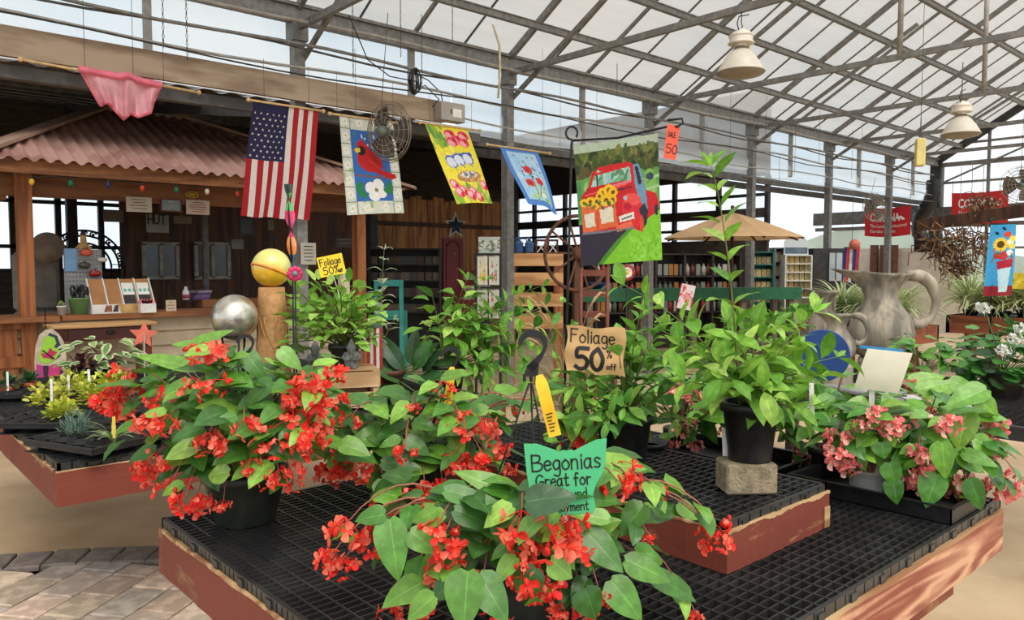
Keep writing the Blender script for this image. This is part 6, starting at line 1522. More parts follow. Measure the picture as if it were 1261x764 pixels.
# string of lights under the header
BULBC = [srgb(236, 190, 60), srgb(20, 120, 84), srgb(40, 50, 120), srgb(214, 70, 40), srgb(30, 120, 90), srgb(230, 220, 200), srgb(200, 60, 50)]
names = ['yellow', 'green', 'blue', 'orange', 'green', 'white', 'red']
where = ['nearest the left post', 'second from the left post', 'third from the left post', 'beside the white notices', 'between the orange and white bulbs', 'beside the yellow oval sign', 'just left of the American flag']
for i, (px, py) in enumerate([(39, 224), (87, 226), (133, 228), (175, 232), (217, 234), (255, 236), (292, 239)]):
    P = onY(px, py, 9.0); r = thing('string_light', '%s string-light bulb under the hut beam, %s' % (names[i], where[i]), 'light bulb', P, 0, 'bulbs on the hut beam')
    mb = MB(); mb.ball((0, 0, 0), .026, 12, 8, sq=(1, 1, 1.35)); mb.build('bulb', M('bulb ' + names[i], BULBC[i], .2, 0, .05, 10, trans=.25), r); mb = MB(); mb.lathe([(.014, .025), (.014, .055), (.0001, .056)], 10); mb.build('socket', BLACKP, r)
A_, B_ = onY(10, 215, 8.96), onY(300, 233, 8.96); mb = MB(); mb.tube([A_ + (B_ - A_) * (i / 30) + V((0, 0, .012 * math.sin(i * 1.6))) - A_ for i in range(31)], .004, 4)
tag(mb.build('light_cord', BLACKP), 'black cord of the string lights along the hut beam', 'cord', None, A_)
# notices and signs
def board_sign(name, label, px0, px1, py0, py1, Y, col, lines=(), cat='sign', frame=None, th=.012, tilt=0):
    A_, B_ = onY(px0, py0, Y), onY(px1, py1, Y); w, h = B_.x - A_.x, A_.z - B_.z; C = V(((A_.x + B_.x) / 2, Y, (A_.z + B_.z) / 2)); r = thing(name, label, cat, C)
    mb = MB(); mb.cbox((0, 0, 0), (w, th, h)); mb.build('board', M('panel ' + '%02x%02x%02x' % tuple(int(255 * c) for c in col), col, .6, 0, .06, 8), r)
    fn = lambda x, y: V((x, -th / 2 - .002, y))
    if lines:
        tx = MB(); n = len(lines)
        for i, (kind, c) in enumerate(lines):
            y = h * (.36 - .8 * i / max(1, n)); 
            if isinstance(kind, str):
                hh = h * .5 if n < 3 else h * .16; Lw = sum(ADV(q) for q in kind) * hh; k = min(1.0, w * .86 / Lw); write(tx, kind, -Lw * k / 2, y - hh * .7 + (0 if n > 2 else -h * .02), hh, hh * .16, fn, 0, c, k)
            else:
                L_ = w * kind; j = 0
                tx.add([fn(-L_ / 2, y), fn(L_ / 2, y), fn(L_ / 2, y - h * .05), fn(-L_ / 2, y - h * .05)], [(0, 1, 2, 3)], 0, c)
        tx.build('lettering', PRINT, r)
    if frame:
        mb = MB(); t = min(w, h) * .12
        for (a, b) in (((-w / 2 - t, h / 2), (w / 2 + t, h / 2 + t)), ((-w / 2 - t, -h / 2 - t), (w / 2 + t, -h / 2)), ((-w / 2 - t, -h / 2), (-w / 2, h / 2)), ((w / 2, -h / 2), (w / 2 + t, h / 2))): mb.box((a[0], -th, a[1]), (b[0], th, b[1]))
        mb.build('frame', frame, r)
    return r
K = (.03, .03, .03); RDk = srgb(150, 40, 40); GY = srgb(90, 88, 84)
board_sign('notice', 'white notice with black lines under the hut beam, left of the framed photo', 155, 187, 242, 262, YH + .05, srgb(190, 178, 164), [(.6, GY), (.5, GY), (.7, GY), (.6, GY)])
board_sign('framed_photo', 'framed photo between two white notices under the hut beam', 199, 222, 246, 260, YH + .05, srgb(120, 138, 140), [(.3, srgb(190, 196, 190)), (.5, srgb(150, 165, 160))], 'picture', MAROON)
board_sign('notice', 'white notice with red lines under the hut beam, right of the framed photo', 229, 258, 246, 265, YH + .05, srgb(196, 180, 164), [(.45, K), (.7, RDk), (.75, RDk), (.6, RDk), (.5, RDk)])
def oval():
    C = onY(236, 240, YH + .05); r = thing('oval_sign', 'small yellow oval sign fixed to the inner hut beam', 'sign', C)
    for (nm, rad, yy, m) in (('plate', 1.0, 0, M('olive plate', srgb(120, 96, 40), .6)), ('rim', 1.0, -.006, M('yellow rim', srgb(196, 160, 40), .5))):
        mb = MB(); pr = [(.0001, 0), (.075, 0), (.075, .008), (.0001, .008)] if nm == 'plate' else [(.062, 0), (.076, 0), (.076, .01), (.062, .01), (.062, 0)]
        mb.lathe(pr, 28, c=(0, yy, 0), mat=Matrix.Rotation(PI / 2, 4, 'X'), sy=.48); mb.build(nm, m, r)
    tx = MB(); write(tx, 'OPEN', -.042, -.014, .028, .005, lambda x, y: V((x, -.014, y)), 0, srgb(200, 170, 70)); tx.build('lettering', PRINT, r)
oval()
board_sign('hut_sign', 'grey-blue sign reading HUT on the dark back wall', 180, 208, 264, 287, 11.8, srgb(150, 158, 154), [('HUT', K)])
board_sign('notice', 'small tan notice below the framed photo', 214, 236, 266, 276, 11.6, srgb(130, 116, 92), [(.6, K), (.5, RDk)])
board_sign('screen', 'dark flat screen in a black frame behind the American flag', 296, 311, 270, 288, 10.8, srgb(70, 76, 84), (), 'screen', BLACKP)
board_sign('dark_notice', 'grey-brown notice hanging at the left window', 127, 152, 258, 274, 10.9, srgb(96, 82, 76))
board_sign('wall_plate', 'pale socket plate on the dark wall behind the flag', 330, 337, 271, 284, 11.5, srgb(120, 108, 88), [(.5, K), (.5, K)], 'plate')
P = onY(380, 312, 7.1); board_sign('post_notice', 'pale rounded notice strapped to the steel column', 370, 389, 299, 326, 7.1, srgb(168, 160, 148), [(.6, K), (.6, GY), (.6, GY), (.6, GY), (.55, GY)])
board_sign('wall_sign', 'dark slate sign with pale letters at the right end of the hut', 413, 435, 293, 305, 11.4, srgb(60, 58, 54), [(.7, srgb(150, 146, 136)), (.6, srgb(150, 146, 136))])
board_sign('wall_sign', 'small grey sign above the inner shelf of the hut', 285, 300, 295, 307, 11.4, srgb(120, 122, 116), [(.5, K)])
# arch trellis at the back left
C = onY(105, 330, 10.9); r = thing('garden_arch', 'black wrought-iron garden arch with scrolls inside the hut', 'arch', (C.x, 10.9, 0)); s = 9.9 / F * 1.0
sc = (onY(155, 330, 10.9).x - onY(55, 330, 10.9).x) / 2; mb = MB(); zb = onY(105, 330, 10.9).z
for f in (1.0, .86, .66): mb.tube([(math.cos(a) * sc * f, 0, zb + math.sin(a) * sc * f * 1.02) for a in [PI * i / 24 for i in range(25)]], .014, 5)
for sg in (-1, 1):
    for f in (1.0, .86, .66): mb.tube([(sg * sc * f, 0, 0), (sg * sc * f, 0, zb)], .009, 5)
    for k in range(6): mb.tube([(sg * sc * 1.0, 0, .2 + k * .28), (sg * sc * .66, 0, .2 + k * .28)], .006, 4)
for k in range(13):
    a = PI * (k + .5) / 13; c_ = V((math.cos(a) * sc * .93, 0, zb + math.sin(a) * sc * .93)); mb.tube([c_ + V((math.cos(b) * .035, 0, math.sin(b) * .035)) for b in [2 * PI * i / 10 for i in range(9)]], .010, 4)
    mb.ball(c_, .02, 6, 4)
mb.build('arch_frame', BLACKM, r)
# pegboard with ornaments
YP = YH + .35
A_, B_ = onY(78, 307, YP), onY(127, 388, YP); r = thing('pegboard', 'grey pegboard with ceramic ornaments, standing on the hut counter', 'pegboard', ((A_.x + B_.x) / 2, YP, ZC)); w = (B_.x - A_.x) / 2; h = A_.z - ZC
mb = MB(); mb.box((-w, -.01, 0), (w, .01, h)); mb.build('panel', M('grey pegboard', srgb(150, 152, 152), .6, 0, .05, 8), r)
mb = MB()
for i in range(11):
    for j in range(15): mb.lathe([(.0001, 0), (.006, 0)], 6, c=(-w + w * 2 * (i + .5) / 11, -.0115, h * (j + .5) / 15), mat=Matrix.Rotation(PI / 2, 4, 'X'))
o = mb.build('peg_hole', INK, r); o['kind'] = 'stuff'
A_, B_ = onY(79, 306, YP - .02), onY(95, 334, YP - .02); mb = MB(); mb.grid(lambda u, v: (0 + (B_.x - A_.x) * (u - .5), -.004 * math.sin(v * 3), (A_.z - B_.z) * (.5 - v)), 4, 6)
tag(mb.build('paper_sheet', M('light blue paper', srgb(128, 172, 214), .7, 0, .04, 6)), 'light blue paper sheet pinned to the pegboard', 'paper', None, ((A_.x + B_.x) / 2, YP - .022, (A_.z + B_.z) / 2))
for (px, py, rr, c_, lab, sq) in [(106, 311, 7, srgb(206, 88, 58), 'orange pumpkin-shaped ornament at the top of the pegboard', (1, .6, .85)), (104, 327, 7, srgb(72, 66, 62), 'dark wire basket ornament in the middle of the pegboard', (1, .6, .75)), (126, 320, 6, srgb(206, 202, 196), 'white dish ornament at the right of the pegboard', (1, .5, .7)), (117, 337, 7, srgb(150, 34, 32), 'red lidded ornament at the lower right of the pegboard', (1, .6, .85))]:
    P = onY(px, py, YP - .06); q = rr * 8.2 / F; r = thing('wall_ornament', lab, 'ornament', P); mb = MB()
    for k in range(8):
        a = k * PI / 4; mb.ball((math.cos(a) * q * .35 * sq[0], math.sin(a) * q * .2, 0), q * .72, 10, 8, sq=(sq[0], .45, sq[2]))
    mb.build('body', M('glaze ' + lab[:12], c_, .25, 0, .1, 12), r); mb = MB(); mb.tube([(0, 0, q * .5), (.004, 0, q * .8), (.012, 0, q)], .006, 6); mb.lathe([(q * .5, q * .45), (q * .3, q * .6), (.0001, q * .62)], 12, sy=.6); mb.build('cap', M('dark ceramic cap', srgb(60, 44, 34), .5), r)
P = onY(103, 306, YP); P.z = ZC + h + .002; r = thing('straw_figure', 'tan bottle-shaped straw figure standing on top of the pegboard', 'ornament', P); q = 8.2 / F
mb = MB(); mb.lathe([(9 * q, 0), (10 * q, 2 * q), (6 * q, 6 * q), (4 * q, 9 * q), (3.5 * q, 15 * q), (3.6 * q, 19 * q), (2 * q, 22 * q), (.0001, 23 * q)], 18, sy=.5); mb.build('body', M('straw', srgb(186, 146, 92), .9, 0, .25, 40), r)
mb = MB(); mb.lathe([(3.8 * q, 18 * q), (3 * q, 22 * q), (.0001, 24 * q)], 14, sy=.5); mb.build('hat', BLACKM, r)
# bucket, pot, brochure rack, photo on the counter
P = onY(97, 386, YH); P = V((P.x, YH + .0, ZC)); r = thing('green_bucket', 'light green bucket full of black umbrella handles on the hut counter', 'bucket', P); mb = MB(); q = 8.0 / F
mb.lathe([(8.5 * q, 0), (11.5 * q, 20 * q), (12 * q, 20 * q), (12 * q, 21 * q), (11 * q, 21 * q), (8.2 * q, .01)], 24); mb.build('bucket', M('light green enamel', srgb(124, 176, 110), .45, 0, .06, 8), r)
for k in range(13):
    a = k * 2.4; x, y = math.cos(a) * 8 * q * math.sqrt((k + 1) / 13), math.sin(a) * 7 * q * math.sqrt((k + 1) / 13); hh = (30 + 9 * math.sin(k * 3.1)) * q
    mb = MB(); mb.tube([(x * .6, y * .6, .02), (x, y, 20 * q), (x * 1.25, y * 1.2, hh), (x * 1.25 + 2 * q, y * 1.2, hh + 3 * q), (x * 1.25 + 4.5 * q, y * 1.2, hh + 2 * q), (x * 1.25 + 4.8 * q, y * 1.2, hh - 2 * q)], [.006, .006, .012, .013, .013, .012], 6); mb.build('handle', BLACKP, r)
P = onY(76, 386, YH - .05); P = V((P.x, YH - .05, ZC)); r = thing('potted_cactus', 'tiny cactus in a white pot beside the green bucket', 'plant', P); mb = MB(); mb.lathe([(.032, 0), (.045, .085), (.048, .085), (.048, .098), (.04, .098), (.0001, .09)], 18); mb.build('pot', WHITEP, r); mb = MB()
for k in range(7): a = k * .9; mb.ball((math.cos(a) * .02, math.sin(a) * .02, .115 + .01 * (k % 3)), .018, 8, 6)
mb.build('cactus', M('cactus', srgb(110, 130, 70), .7, 0, .2, 30), r)
def rack():
    A_, B_ = onY(113, 386, YH - .05), onY(190, 386, YH - .05); w = B_.x - A_.x; P = V((A_.x, YH - .08, ZC)); r = thing('brochure_rack', 'white and cardboard brochure rack with four sloping bays on the hut counter', 'rack', P); h = onY(120, 343, YH + .1).z - ZC; D = .24; n = 4
    bw = w / n
    for k in range(n + 1):
        mb = MB(); x = k * bw; mx = Matrix(((0, 0, 1, 0), (1, 0, 0, 0), (0, 1, 0, 0), (0, 0, 0, 1))); mx = Matrix.Translation((x, 0, 0)) @ mx; mb.prism([(0, 0), (D, 0), (D, h), (D - .03, h), (0, .10)], .010, mx); mb.build('divider', WHITEP, r)
    mb = MB(); mb.add([(0, .012, .02), (w, .012, .02), (w, D - .01, h - .01), (0, D - .01, h - .01)], [(0, 1, 2, 3)]); mb.build('back_panel', M('cardboard', srgb(168, 118, 72), .8, 0, .08, 6), r)
    mb = MB(); mb.box((0, -.006, 0), (w, 0, .10)); mb.build('front_panel', WHITEP, r)
    mb = MB(); mb.prism([(bw * 1.55, .098), (bw * 3.0, .098), (bw * 2.8, .004), (bw * 1.8, .004)], .003, Matrix.Translation((0, -.008, 0)) @ Matrix.Rotation(PI / 2, 4, 'X')); mb.build('front_emblem', M('tan print', srgb(196, 156, 96), .6), r)
    for (x0, x1, c_) in ((.7, 1.2, srgb(150, 90, 60)), (1.25, 1.6, srgb(70, 56, 60)), (3.0, 3.3, srgb(130, 110, 90)), (3.4, 3.9, srgb(150, 120, 130))):
        mb = MB(); mb.prism([(bw * x0, .02), (bw * x1, .02), (bw * x1, .09), (bw * (x0 + .15), .09)], .003, Matrix.Translation((0, -.008, 0)) @ Matrix.Rotation(PI / 2, 4, 'X')); mb.build('front_picture', M('print %.1f' % x0, c_, .6, 0, .3, 20), r)
    n_ = V((0, -(h - .03), D - .02)).normalized()
    for k, lab in ((2, 'white and teal booklet in the third bay of the brochure rack'), (3, 'white and teal booklet in the last bay of the brochure rack')):
        t = MB(); y0, z0 = .03, .06; y1, z1 = D - .04, h - .06
        def f(u, v, dz=.004): return V((bw * k + bw * (.12 + .76 * u), y0 + (y1 - y0) * v, z0 + (z1 - z0) * v)) + n_ * .012
        pts = [(bw * k + bw * .12, 0), (bw * k + bw * .88, 1)]
        b = thing('booklet', lab, 'booklet', P)
        t.grid(lambda u, v: f(u, v), 8, 16, 0, lambda u, v: srgb(40, 26, 24) if v < .5 else (srgb(90, 170, 160) if .62 < v < .78 and int(u * 8) % 3 else srgb(226, 224, 214)), False); t.build('cover', PRINT, b)
rack()
P = onY(178, 380, YH - .1); r = thing('leaflet_box', 'white leaflet box with pink cards at the end of the brochure rack', 'box', (P.x, YH - .16, ZC)); mb = MB(); mb.box((-.07, -.05, 0), (.09, .05, .10)); mb.build('box', WHITEP, r)
for k in range(5): mb = MB(); mb.cbox((-.05 + k * .028, -.01, .12), (.05, .02, .05), 0, None, Matrix.Rotation(.3 * (k - 2), 3, 'Y')); mb.build('card', M('pink card', srgb(222, 120, 120), .6), r)
board_sign('photo_card', 'small photo card standing on the counter right of the brochure rack', 204, 217, 370, 384, YH - .05, srgb(206, 186, 160), [(.5, srgb(140, 70, 50)), (.7, srgb(120, 60, 40)), (.6, srgb(90, 50, 40))], 'picture')
for (px, py, w_, h_, c_, nm, lab, ct) in [(229, 366, 9, 18, srgb(196, 186, 180), 'pump_bottle', 'white bottle with a pink label on the inner counter of the hut', 'bottle')]:
    P = onY(px, py, YH + .6); r = thing(nm, lab, ct, V((P.x, P.y, ZC + .097))); q = 8.8 / F; mb = MB(); mb.lathe([(w_ * .5 * q, 0), (w_ * .52 * q, h_ * .6 * q), (w_ * .25 * q, h_ * .8 * q), (w_ * .2 * q, h_ * q), (.0001, h_ * q)], 16); mb.build('bottle', WHITEP, r)
    mb = MB(); mb.lathe([(w_ * .54 * q, h_ * .15 * q), (w_ * .54 * q, h_ * .4 * q)], 16); mb.build('label', M('pink label', srgb(190, 70, 90), .6), r)
for k in range(4):
    P = onY(245, 368, YH + .65); mb = MB(); mb.cbox((0, 0, .0), (.20, .16, .028)); tag(mb.build('book', M('book %d' % k, [srgb(96, 66, 120), srgb(120, 90, 130), srgb(80, 60, 110), srgb(150, 140, 150)][k], .6)), ['purple book at the bottom of the pile on the hut counter', 'mauve book second from the bottom of the pile', 'dark purple book third from the bottom of the pile', 'grey book on top of the pile on the hut counter'][k], 'book', 'books on the hut counter', (P.x + .01 * k, P.y, ZC + .111 + k * .0285), .1 * k)
# desk with drawer in front of the counter
A_, B_ = onY(66, 400, 8.75), onY(190, 400, 8.75); zt_ = onY(120, 399, 8.75).z; Xd = B_.x - A_.x
r = thing('writing_desk', 'narrow maroon desk with one drawer and a pale wooden top, against the hut counter', 'desk', (A_.x, 8.75, 0))
mb = MB(); mb.cbox((Xd / 2, .19, zt_ - .02), (Xd + .04, .44, .035), bev=.006); mb.build('top', wood_mat('pale desk top', srgb(212, 168, 116), srgb(180, 132, 84), axis='X', ring=5), r)
for (x, y) in ((.06, .03), (Xd - .06, .03), (.06, .35), (Xd - .06, .35)): mb = MB(); mb.cbox((x, y, (zt_ - .04) / 2), (.06, .06, zt_ - .04), bev=.004); mb.build('leg', MAROON, r)
mb = MB(); mb.box((.08, .02, zt_ - .17), (Xd - .08, .36, zt_ - .04)); mb.build('apron', MAROON, r); mb = MB(); mb.box((.13, .008, zt_ - .155), (Xd - .13, .02, zt_ - .05)); dr = mb.build('drawer', MAROON, r)
mb = MB(); mb.lathe([(.045, 0), (.042, .018), (.02, .026), (.0001, .028)], 16, c=(Xd * .55, .008, zt_ - .095), mat=Matrix.Rotation(PI / 2, 4, 'X'), sy=.5); mb.build('handle', BLACKM, dr)
# butterfly plaque on a chain
d = 7.6; P = W(62, 440, d); s = d / F; r = thing('butterfly_sign', 'tall wooden sign with a lime and magenta butterfly, hung on a chain from the counter', 'sign', P, facing(P)); mx = Matrix.Rotation(PI / 2, 4, 'X')
mb = MB(); mb.prism([(x * s, y * s) for x, y in [(-16, -35), (16, -35), (17, 0), (15, 18), (10, 28), (3, 35), (-4, 34), (-11, 28), (-15, 15), (-17, -5)]], .02, mx); mb.build('board', M('weathered whitewash', srgb(196, 182, 164), .85, 0, .12, 14), r)
mb = MB()
def cut(pts, c_, y): mb.prism([(q[0] * s, q[1] * s) for q in pts], .004, Matrix.Translation((0, y, 0)) @ mx, 0, c_)
cut([(0, 30), (8, 26), (10, 18), (14, 8), (10, 0), (0, -6), (-8, 2), (-6, 20)], srgb(30, 50, 80), -.012); cut([(-2, 27), (5, 24), (7, 17), (4, 12), (9, 10), (10, 3), (4, -4), (-4, -8), (-12, -4), (-12, 4), (-9, 12), (-7, 22)], srgb(150, 206, 60), -.015)
cut([(-10, 6), (-4, 4), (0, 12), (3, 8), (8, 6), (3, 1), (2, -3), (-3, -1), (-8, 0)], srgb(190, 40, 90), -.018); cut([(-9, 9), (-7, 9), (5, -2), (3, -3)], srgb(30, 20, 30), -.021)
cut([(-15, -8), (-8, -10), (-6, -20), (-8, -34), (-16, -34)], srgb(180, 50, 130), -.015); cut([(-2, -10), (10, -4), (12, -14), (9, -22), (10, -34), (-4, -34), (-3, -20)], srgb(200, 50, 120), -.015); cut([(-8, -10), (-2, -10), (-3, -22), (-6, -28), (-8, -20)], srgb(40, 24, 50), -.017); cut([(10, -4), (13, -8), (13, -20), (9, -22), (11, -14)], srgb(30, 24, 40), -.018)
mb.build('butterfly_cutout', PRINT, r); mb = MB()
for i in range(12): z = 33 * s + i * .018; a = (i % 2) * PI / 2; mb.tube([(math.cos(a) * .008 - 4 * s, math.sin(a) * .008, z), (-4 * s, 0, z + .016), (-math.cos(a) * .008 - 4 * s, -math.sin(a) * .008, z), (-4 * s, 0, z - .016), (math.cos(a) * .008 - 4 * s, math.sin(a) * .008, z)], .003, 4)
mb.build('chain', BLACKM, r)
# round slab and chair behind the left post
P = onY(59, 305, 10.2); mb = MB(); mb.lathe([(.0001, -.02), (.165, -.02), (.175, 0), (.165, .02), (.0001, .02)], 32, mat=Matrix.Rotation(PI / 2, 4, 'X')); tag(mb.build('wood_disc', M('grey wood slice', srgb(126, 108, 92), .8, 0, .15, 5)), 'round grey-brown wood slice hung behind the left hut post', 'ornament', None, P)
P = onY(50, 352, 10.3); r = thing('covered_chair', 'grey cushioned chair behind the left end of the hut counter', 'chair', (P.x, P.y, .55)); CU = M('grey cushion', srgb(126, 118, 108), .9, 0, .12, 8)
mb = MB(); mb.cbox((0, 0, .45), (.5, .5, .12), bev=.04); mb.build('seat', CU, r); mb = MB(); mb.cbox((0, .22, .85), (.48, .12, .7), bev=.05); mb.build('backrest', CU, r)
for (x, y) in ((-.2, -.2), (.2, -.2), (-.2, .2), (.2, .2)): mb = MB(); mb.tube([(x, y, -.55), (x, y, .4)], .02, 8); mb.build('leg', DARKM, r)
# ------------------------------------------------------------------ behind: fence wall, shelves, furniture, right side
mb = MB(); FY = 13.4
for k in range(34):
    x = 7.0 + k * .145; mb.box((x, FY, 0), (x + .138, FY + .02 + .005 * (k % 3), 3.0 + .05 * math.sin(k * 1.7)))
o = mb.build('wall_fence', FENCEW); struct(o)
for z in (1.2, 2.4): mb = MB(); mb.box((7.0, FY - .05, z), (11.9, FY, z + .09)); struct(mb.build('trim_fence_rail', DARKW))
# maroon door panel, star, flag bench
A_, B_ = onY(545, 293, 11.5), onY(570, 400, 11.5); w = B_.x - A_.x; r = thing('shutter_door', 'tall narrow dark red panelled door leaning in the shop corner', 'door', ((A_.x + B_.x) / 2, 11.5, 0)); h = A_.z
DRED = M('dark red paint', srgb(96, 18, 24), .5, 0, .1, 6); mb = MB(); mb.cbox((0, 0, h / 2), (w, .04, h)); mb.build('door_leaf', DRED, r)
for (z0, z1) in ((.06, .34), (.38, .95)):
    mb = MB(); a, b = h * z0, h * z1; t = .03
    for (p, q) in (((-w * .36, a), (w * .36, a + t)), ((-w * .36, a), (-w * .36 + t, b)), ((w * .36 - t, a), (w * .36, b))): mb.box((p[0], -.035, p[1]), (q[0], -.02, q[1]))
    mb.tube([(-w * .34 + w * .68 * i / 10, -.028, b - .05 + .10 * math.sin(PI * i / 10)) for i in range(11)], .015, 6); mb.build('moulding', DRED, r)
mb = MB(); mb.ball((.0, -.04, h * .86), .016, 8, 6); mb.build('knob', STEELL, r)
C = onY(561, 278, FY - .03); s = proj(C)[2] / F; r = thing('barn_star', 'blue five-pointed metal star with a white rim above the dark red door', 'star', C)
for nm, k, dp, m in (('rim', 1.0, .012, WHITEP), ('star', .74, .06, M('navy star', srgb(52, 66, 88), .5, .2))):
    mb = MB(); pts = [V((math.sin(i * PI / 5) * (18 if i % 2 == 0 else 8.0) * s * k, -.02 if nm == 'star' else 0, math.cos(i * PI / 5) * (18 if i % 2 == 0 else 8.0) * s * k)) for i in range(10)]
    c0 = V((0, -dp - (.02 if nm == 'star' else 0), 0)); mb.add(pts + [c0], [(i, (i + 1) % 10, 10) for i in range(10)]); mb.add(pts, [tuple(range(10))]); mb.build(nm, m, r)
A_, B_ = onY(516, 333, 11.8), onY(604, 374, 11.8); r = thing('flag_pallet', 'wooden pallet painted with stars and stripes behind the dark red door', 'pallet', (A_.x, 11.8, B_.z)); w = B_.x - A_.x; h = A_.z - B_.z
for k in range(7):
    mb = MB(); z = h * k / 7; mb.box((0, 0, z), (w, .02, z + h / 7 - .012)); mb.build('board', M('faded red', srgb(120, 34, 34), .8, 0, .2, 10) if k % 2 == 0 else M('faded white', srgb(160, 150, 140), .8, 0, .15, 10), r)
mb = MB(); mb.box((0, -.01, h * .43), (w * .36, .0, h)); mb.build('blue_field', M('faded navy', srgb(44, 56, 96), .8, 0, .2, 10), r)
for i in range(4):
    for j in range(3): mb = MB(); mb.prism([(math.sin(q * PI / 5) * (.035 if q % 2 == 0 else .015), math.cos(q * PI / 5) * (.035 if q % 2 == 0 else .015)) for q in range(10)], .004, Matrix.Translation((w * (.06 + .085 * i), -.013, h * (.52 + .17 * j))) @ Matrix.Rotation(PI / 2, 4, 'X')); mb.build('star', WHITEP, r)
for x in (.05, w - .05): mb = MB(); mb.box((x - .04, .02, -B_.z), (x + .04, .08, h)); mb.build('leg', DARKW, r)
# teal chair-back shelf
TEAL = M('teal paint', srgb(32, 122, 112), .6, 0, .1, 8)
d = 8.6; A_, B_ = W(463, 345, d), W(494, 345, d); r = thing('plant_stand', 'teal painted ladder-back stand left of the dark red door', 'stand', (A_.x, A_.y, 0), math.atan2(B_.y - A_.y, B_.x - A_.x)); w = (B_ - A_).length; h = A_.z
for (x, y, hh) in ((0, 0, h), (w, 0, h), (0, .3, h * .75), (w, .3, h * .75)): mb = MB(); mb.cbox((x, y, hh / 2), (.045, .045, hh), bev=.005); mb.build('leg', TEAL, r)
for z in (h - .03, h - .37): mb = MB(); mb.box((0, -.015, z - .04), (w, .02, z + .03)); mb.build('rail', TEAL, r)
for z in (h - .42, h - .85): mb = MB(); mb.box((0, -.02, z - .02), (w, .32, z)); mb.build('shelf', TEAL, r)
# rack of small garden flags
d = 8.8; A_, B_ = W(586, 312, d), W(616, 312, d); ang = math.atan2(B_.y - A_.y, B_.x - A_.x); w = (B_ - A_).length
r = thing('flag_rack', 'black metal rack with tiers of small garden flags beside the steel column', 'rack', (A_.x, A_.y, 0), ang); h = A_.z
for x in (0, w): mb = MB(); mb.box((x - .015, -.015, 0), (x + .015, .015, h)); mb.build('upright', BLACKM, r)
for z in (h, h * .78, h * .55): mb = MB(); mb.box((0, -.012, z - .02), (w, .012, z)); mb.build('crossbar', BLACKM, r)
mb = MB(); mb.box((-.1, -.15, 0), (w + .1, .15, .03)); mb.build('base', BLACKM, r)
FP = [('white flag with yellow flowers on the top tier of the black rack, left', srgb(216, 212, 196), [srgb(230, 196, 60), srgb(200, 160, 50)]), ('white flag with pink blossoms on the top tier of the black rack, right', srgb(208, 210, 200), [srgb(200, 110, 110), srgb(150, 160, 120)]), ('pale flag with a red figure on the lower tier of the black rack, right', srgb(200, 198, 186), [srgb(190, 70, 60), srgb(120, 130, 100)]), ('pale grey flag on the lower tier of the black rack, left', srgb(190, 188, 178), [srgb(150, 150, 140), srgb(120, 140, 110)])]
for i, (lab, bgc, cs) in enumerate(FP):
    P_ = Paint(20, 26, bgc); P_.speck(26, .15, .15, .85, .85, .09, cs + [bgc], 1.3); x = w * (.06 + .48 * (i % 2 if i < 2 else 1 - i % 2)); z = h - .03 - (0 if i < 2 else h * .22)
    o = V((A_.x, A_.y, 0)) + Matrix.Rotation(ang, 3, 'Z') @ V((x, -.03, z)); t = thing('small_flag', lab, 'flag', o, ang, 'flags on the black rack'); mb = MB(); mb.grid(lambda u, v: (u * w * .42, .004 * math.sin(u * 6), -v * h * .19), 20, 26, 0, P_.col); mb.build('cloth', PAINTED, t); mb = MB(); mb.tube([(0, 0, .002), (w * .42, 0, .002)], .006, 6); mb.build('rod', STEELD, t)
P_ = Paint(40, 30, srgb(170, 176, 168)); P_.speck(60, 0, .2, 1, .9, .07, [srgb(110, 130, 90), srgb(200, 200, 190), srgb(120, 120, 130), srgb(90, 110, 80)], .8)
A2, B2 = W(589, 291, d + .05), W(616, 291, d + .05); C2 = W(589, 311, d + .05); t = thing('canvas_print', 'landscape print with grey animals on top of the flag rack', 'picture', (A2.x, A2.y, h + .002), ang); mb = MB(); ww = (B2 - A2).length; hh = (A2 - C2).length
mb.grid(lambda u, v: (u * ww, 0, hh * (1 - v)), 40, 30, 0, P_.col, False); mb.build('print', PRINT, t); mb = MB(); mb.box((0, .004, 0), (ww, .03, hh)); mb.build('stretcher', CRATEW, t)
# pine shelf bin with things on it
d = 10.4; A_, B_ = W(630, 313, d), W(689, 313, d); ang = math.atan2(B_.y - A_.y, B_.x - A_.x); w = (B_ - A_).length; h = A_.z
r = thing('pine_bin', 'pale pine slatted bin right of the steel column', 'bin', (A_.x, A_.y, 0), ang)
for x in (0, w): 
    for y in (0, .5): mb = MB(); mb.box((x - .05, y - .03, 0), (x + .05, y + .03, h)); mb.build('corner_post', CEDAR, r)
for z in (h - .16, h - .42, h - .70, h - 1.0):
    for y in (-.04, .52): mb = MB(); mb.box((-.05, y, z), (w + .05, y + .022, z + .17)); mb.build('slat', PINE, r)
mb = MB(); mb.box((0, -.02, h - .02), (w, .52, h)); mb.build('top_board', PINE, r)
def on_bin(x, y): return V((A_.x, A_.y, 0)) + Matrix.Rotation(ang, 3, 'Z') @ V((x, y, h + .001))
for i, (x, lab) in enumerate(((.10, 'blue plastic jug on the pine bin, next to the steel column'), (.24, 'second blue plastic jug on the pine bin'))):
    t = thing('blue_jug', lab, 'jug', on_bin(x, .15), ang, 'blue jugs on the pine bin'); BLJ = M('blue plastic', srgb(50, 84, 130), .4, 0, .1, 8); mb = MB(); mb.cbox((0, 0, .09), (.12, .10, .18), bev=.03); mb.lathe([(.025, .18), (.02, .215), (.0001, .22)], 12); mb.build('body', BLJ, t); mb = MB(); mb.tube([(-.03, 0, .17), (-.05, 0, .21), (-.01, 0, .225), (.02, 0, .2)], .01, 6); mb.build('handle', BLJ, t)
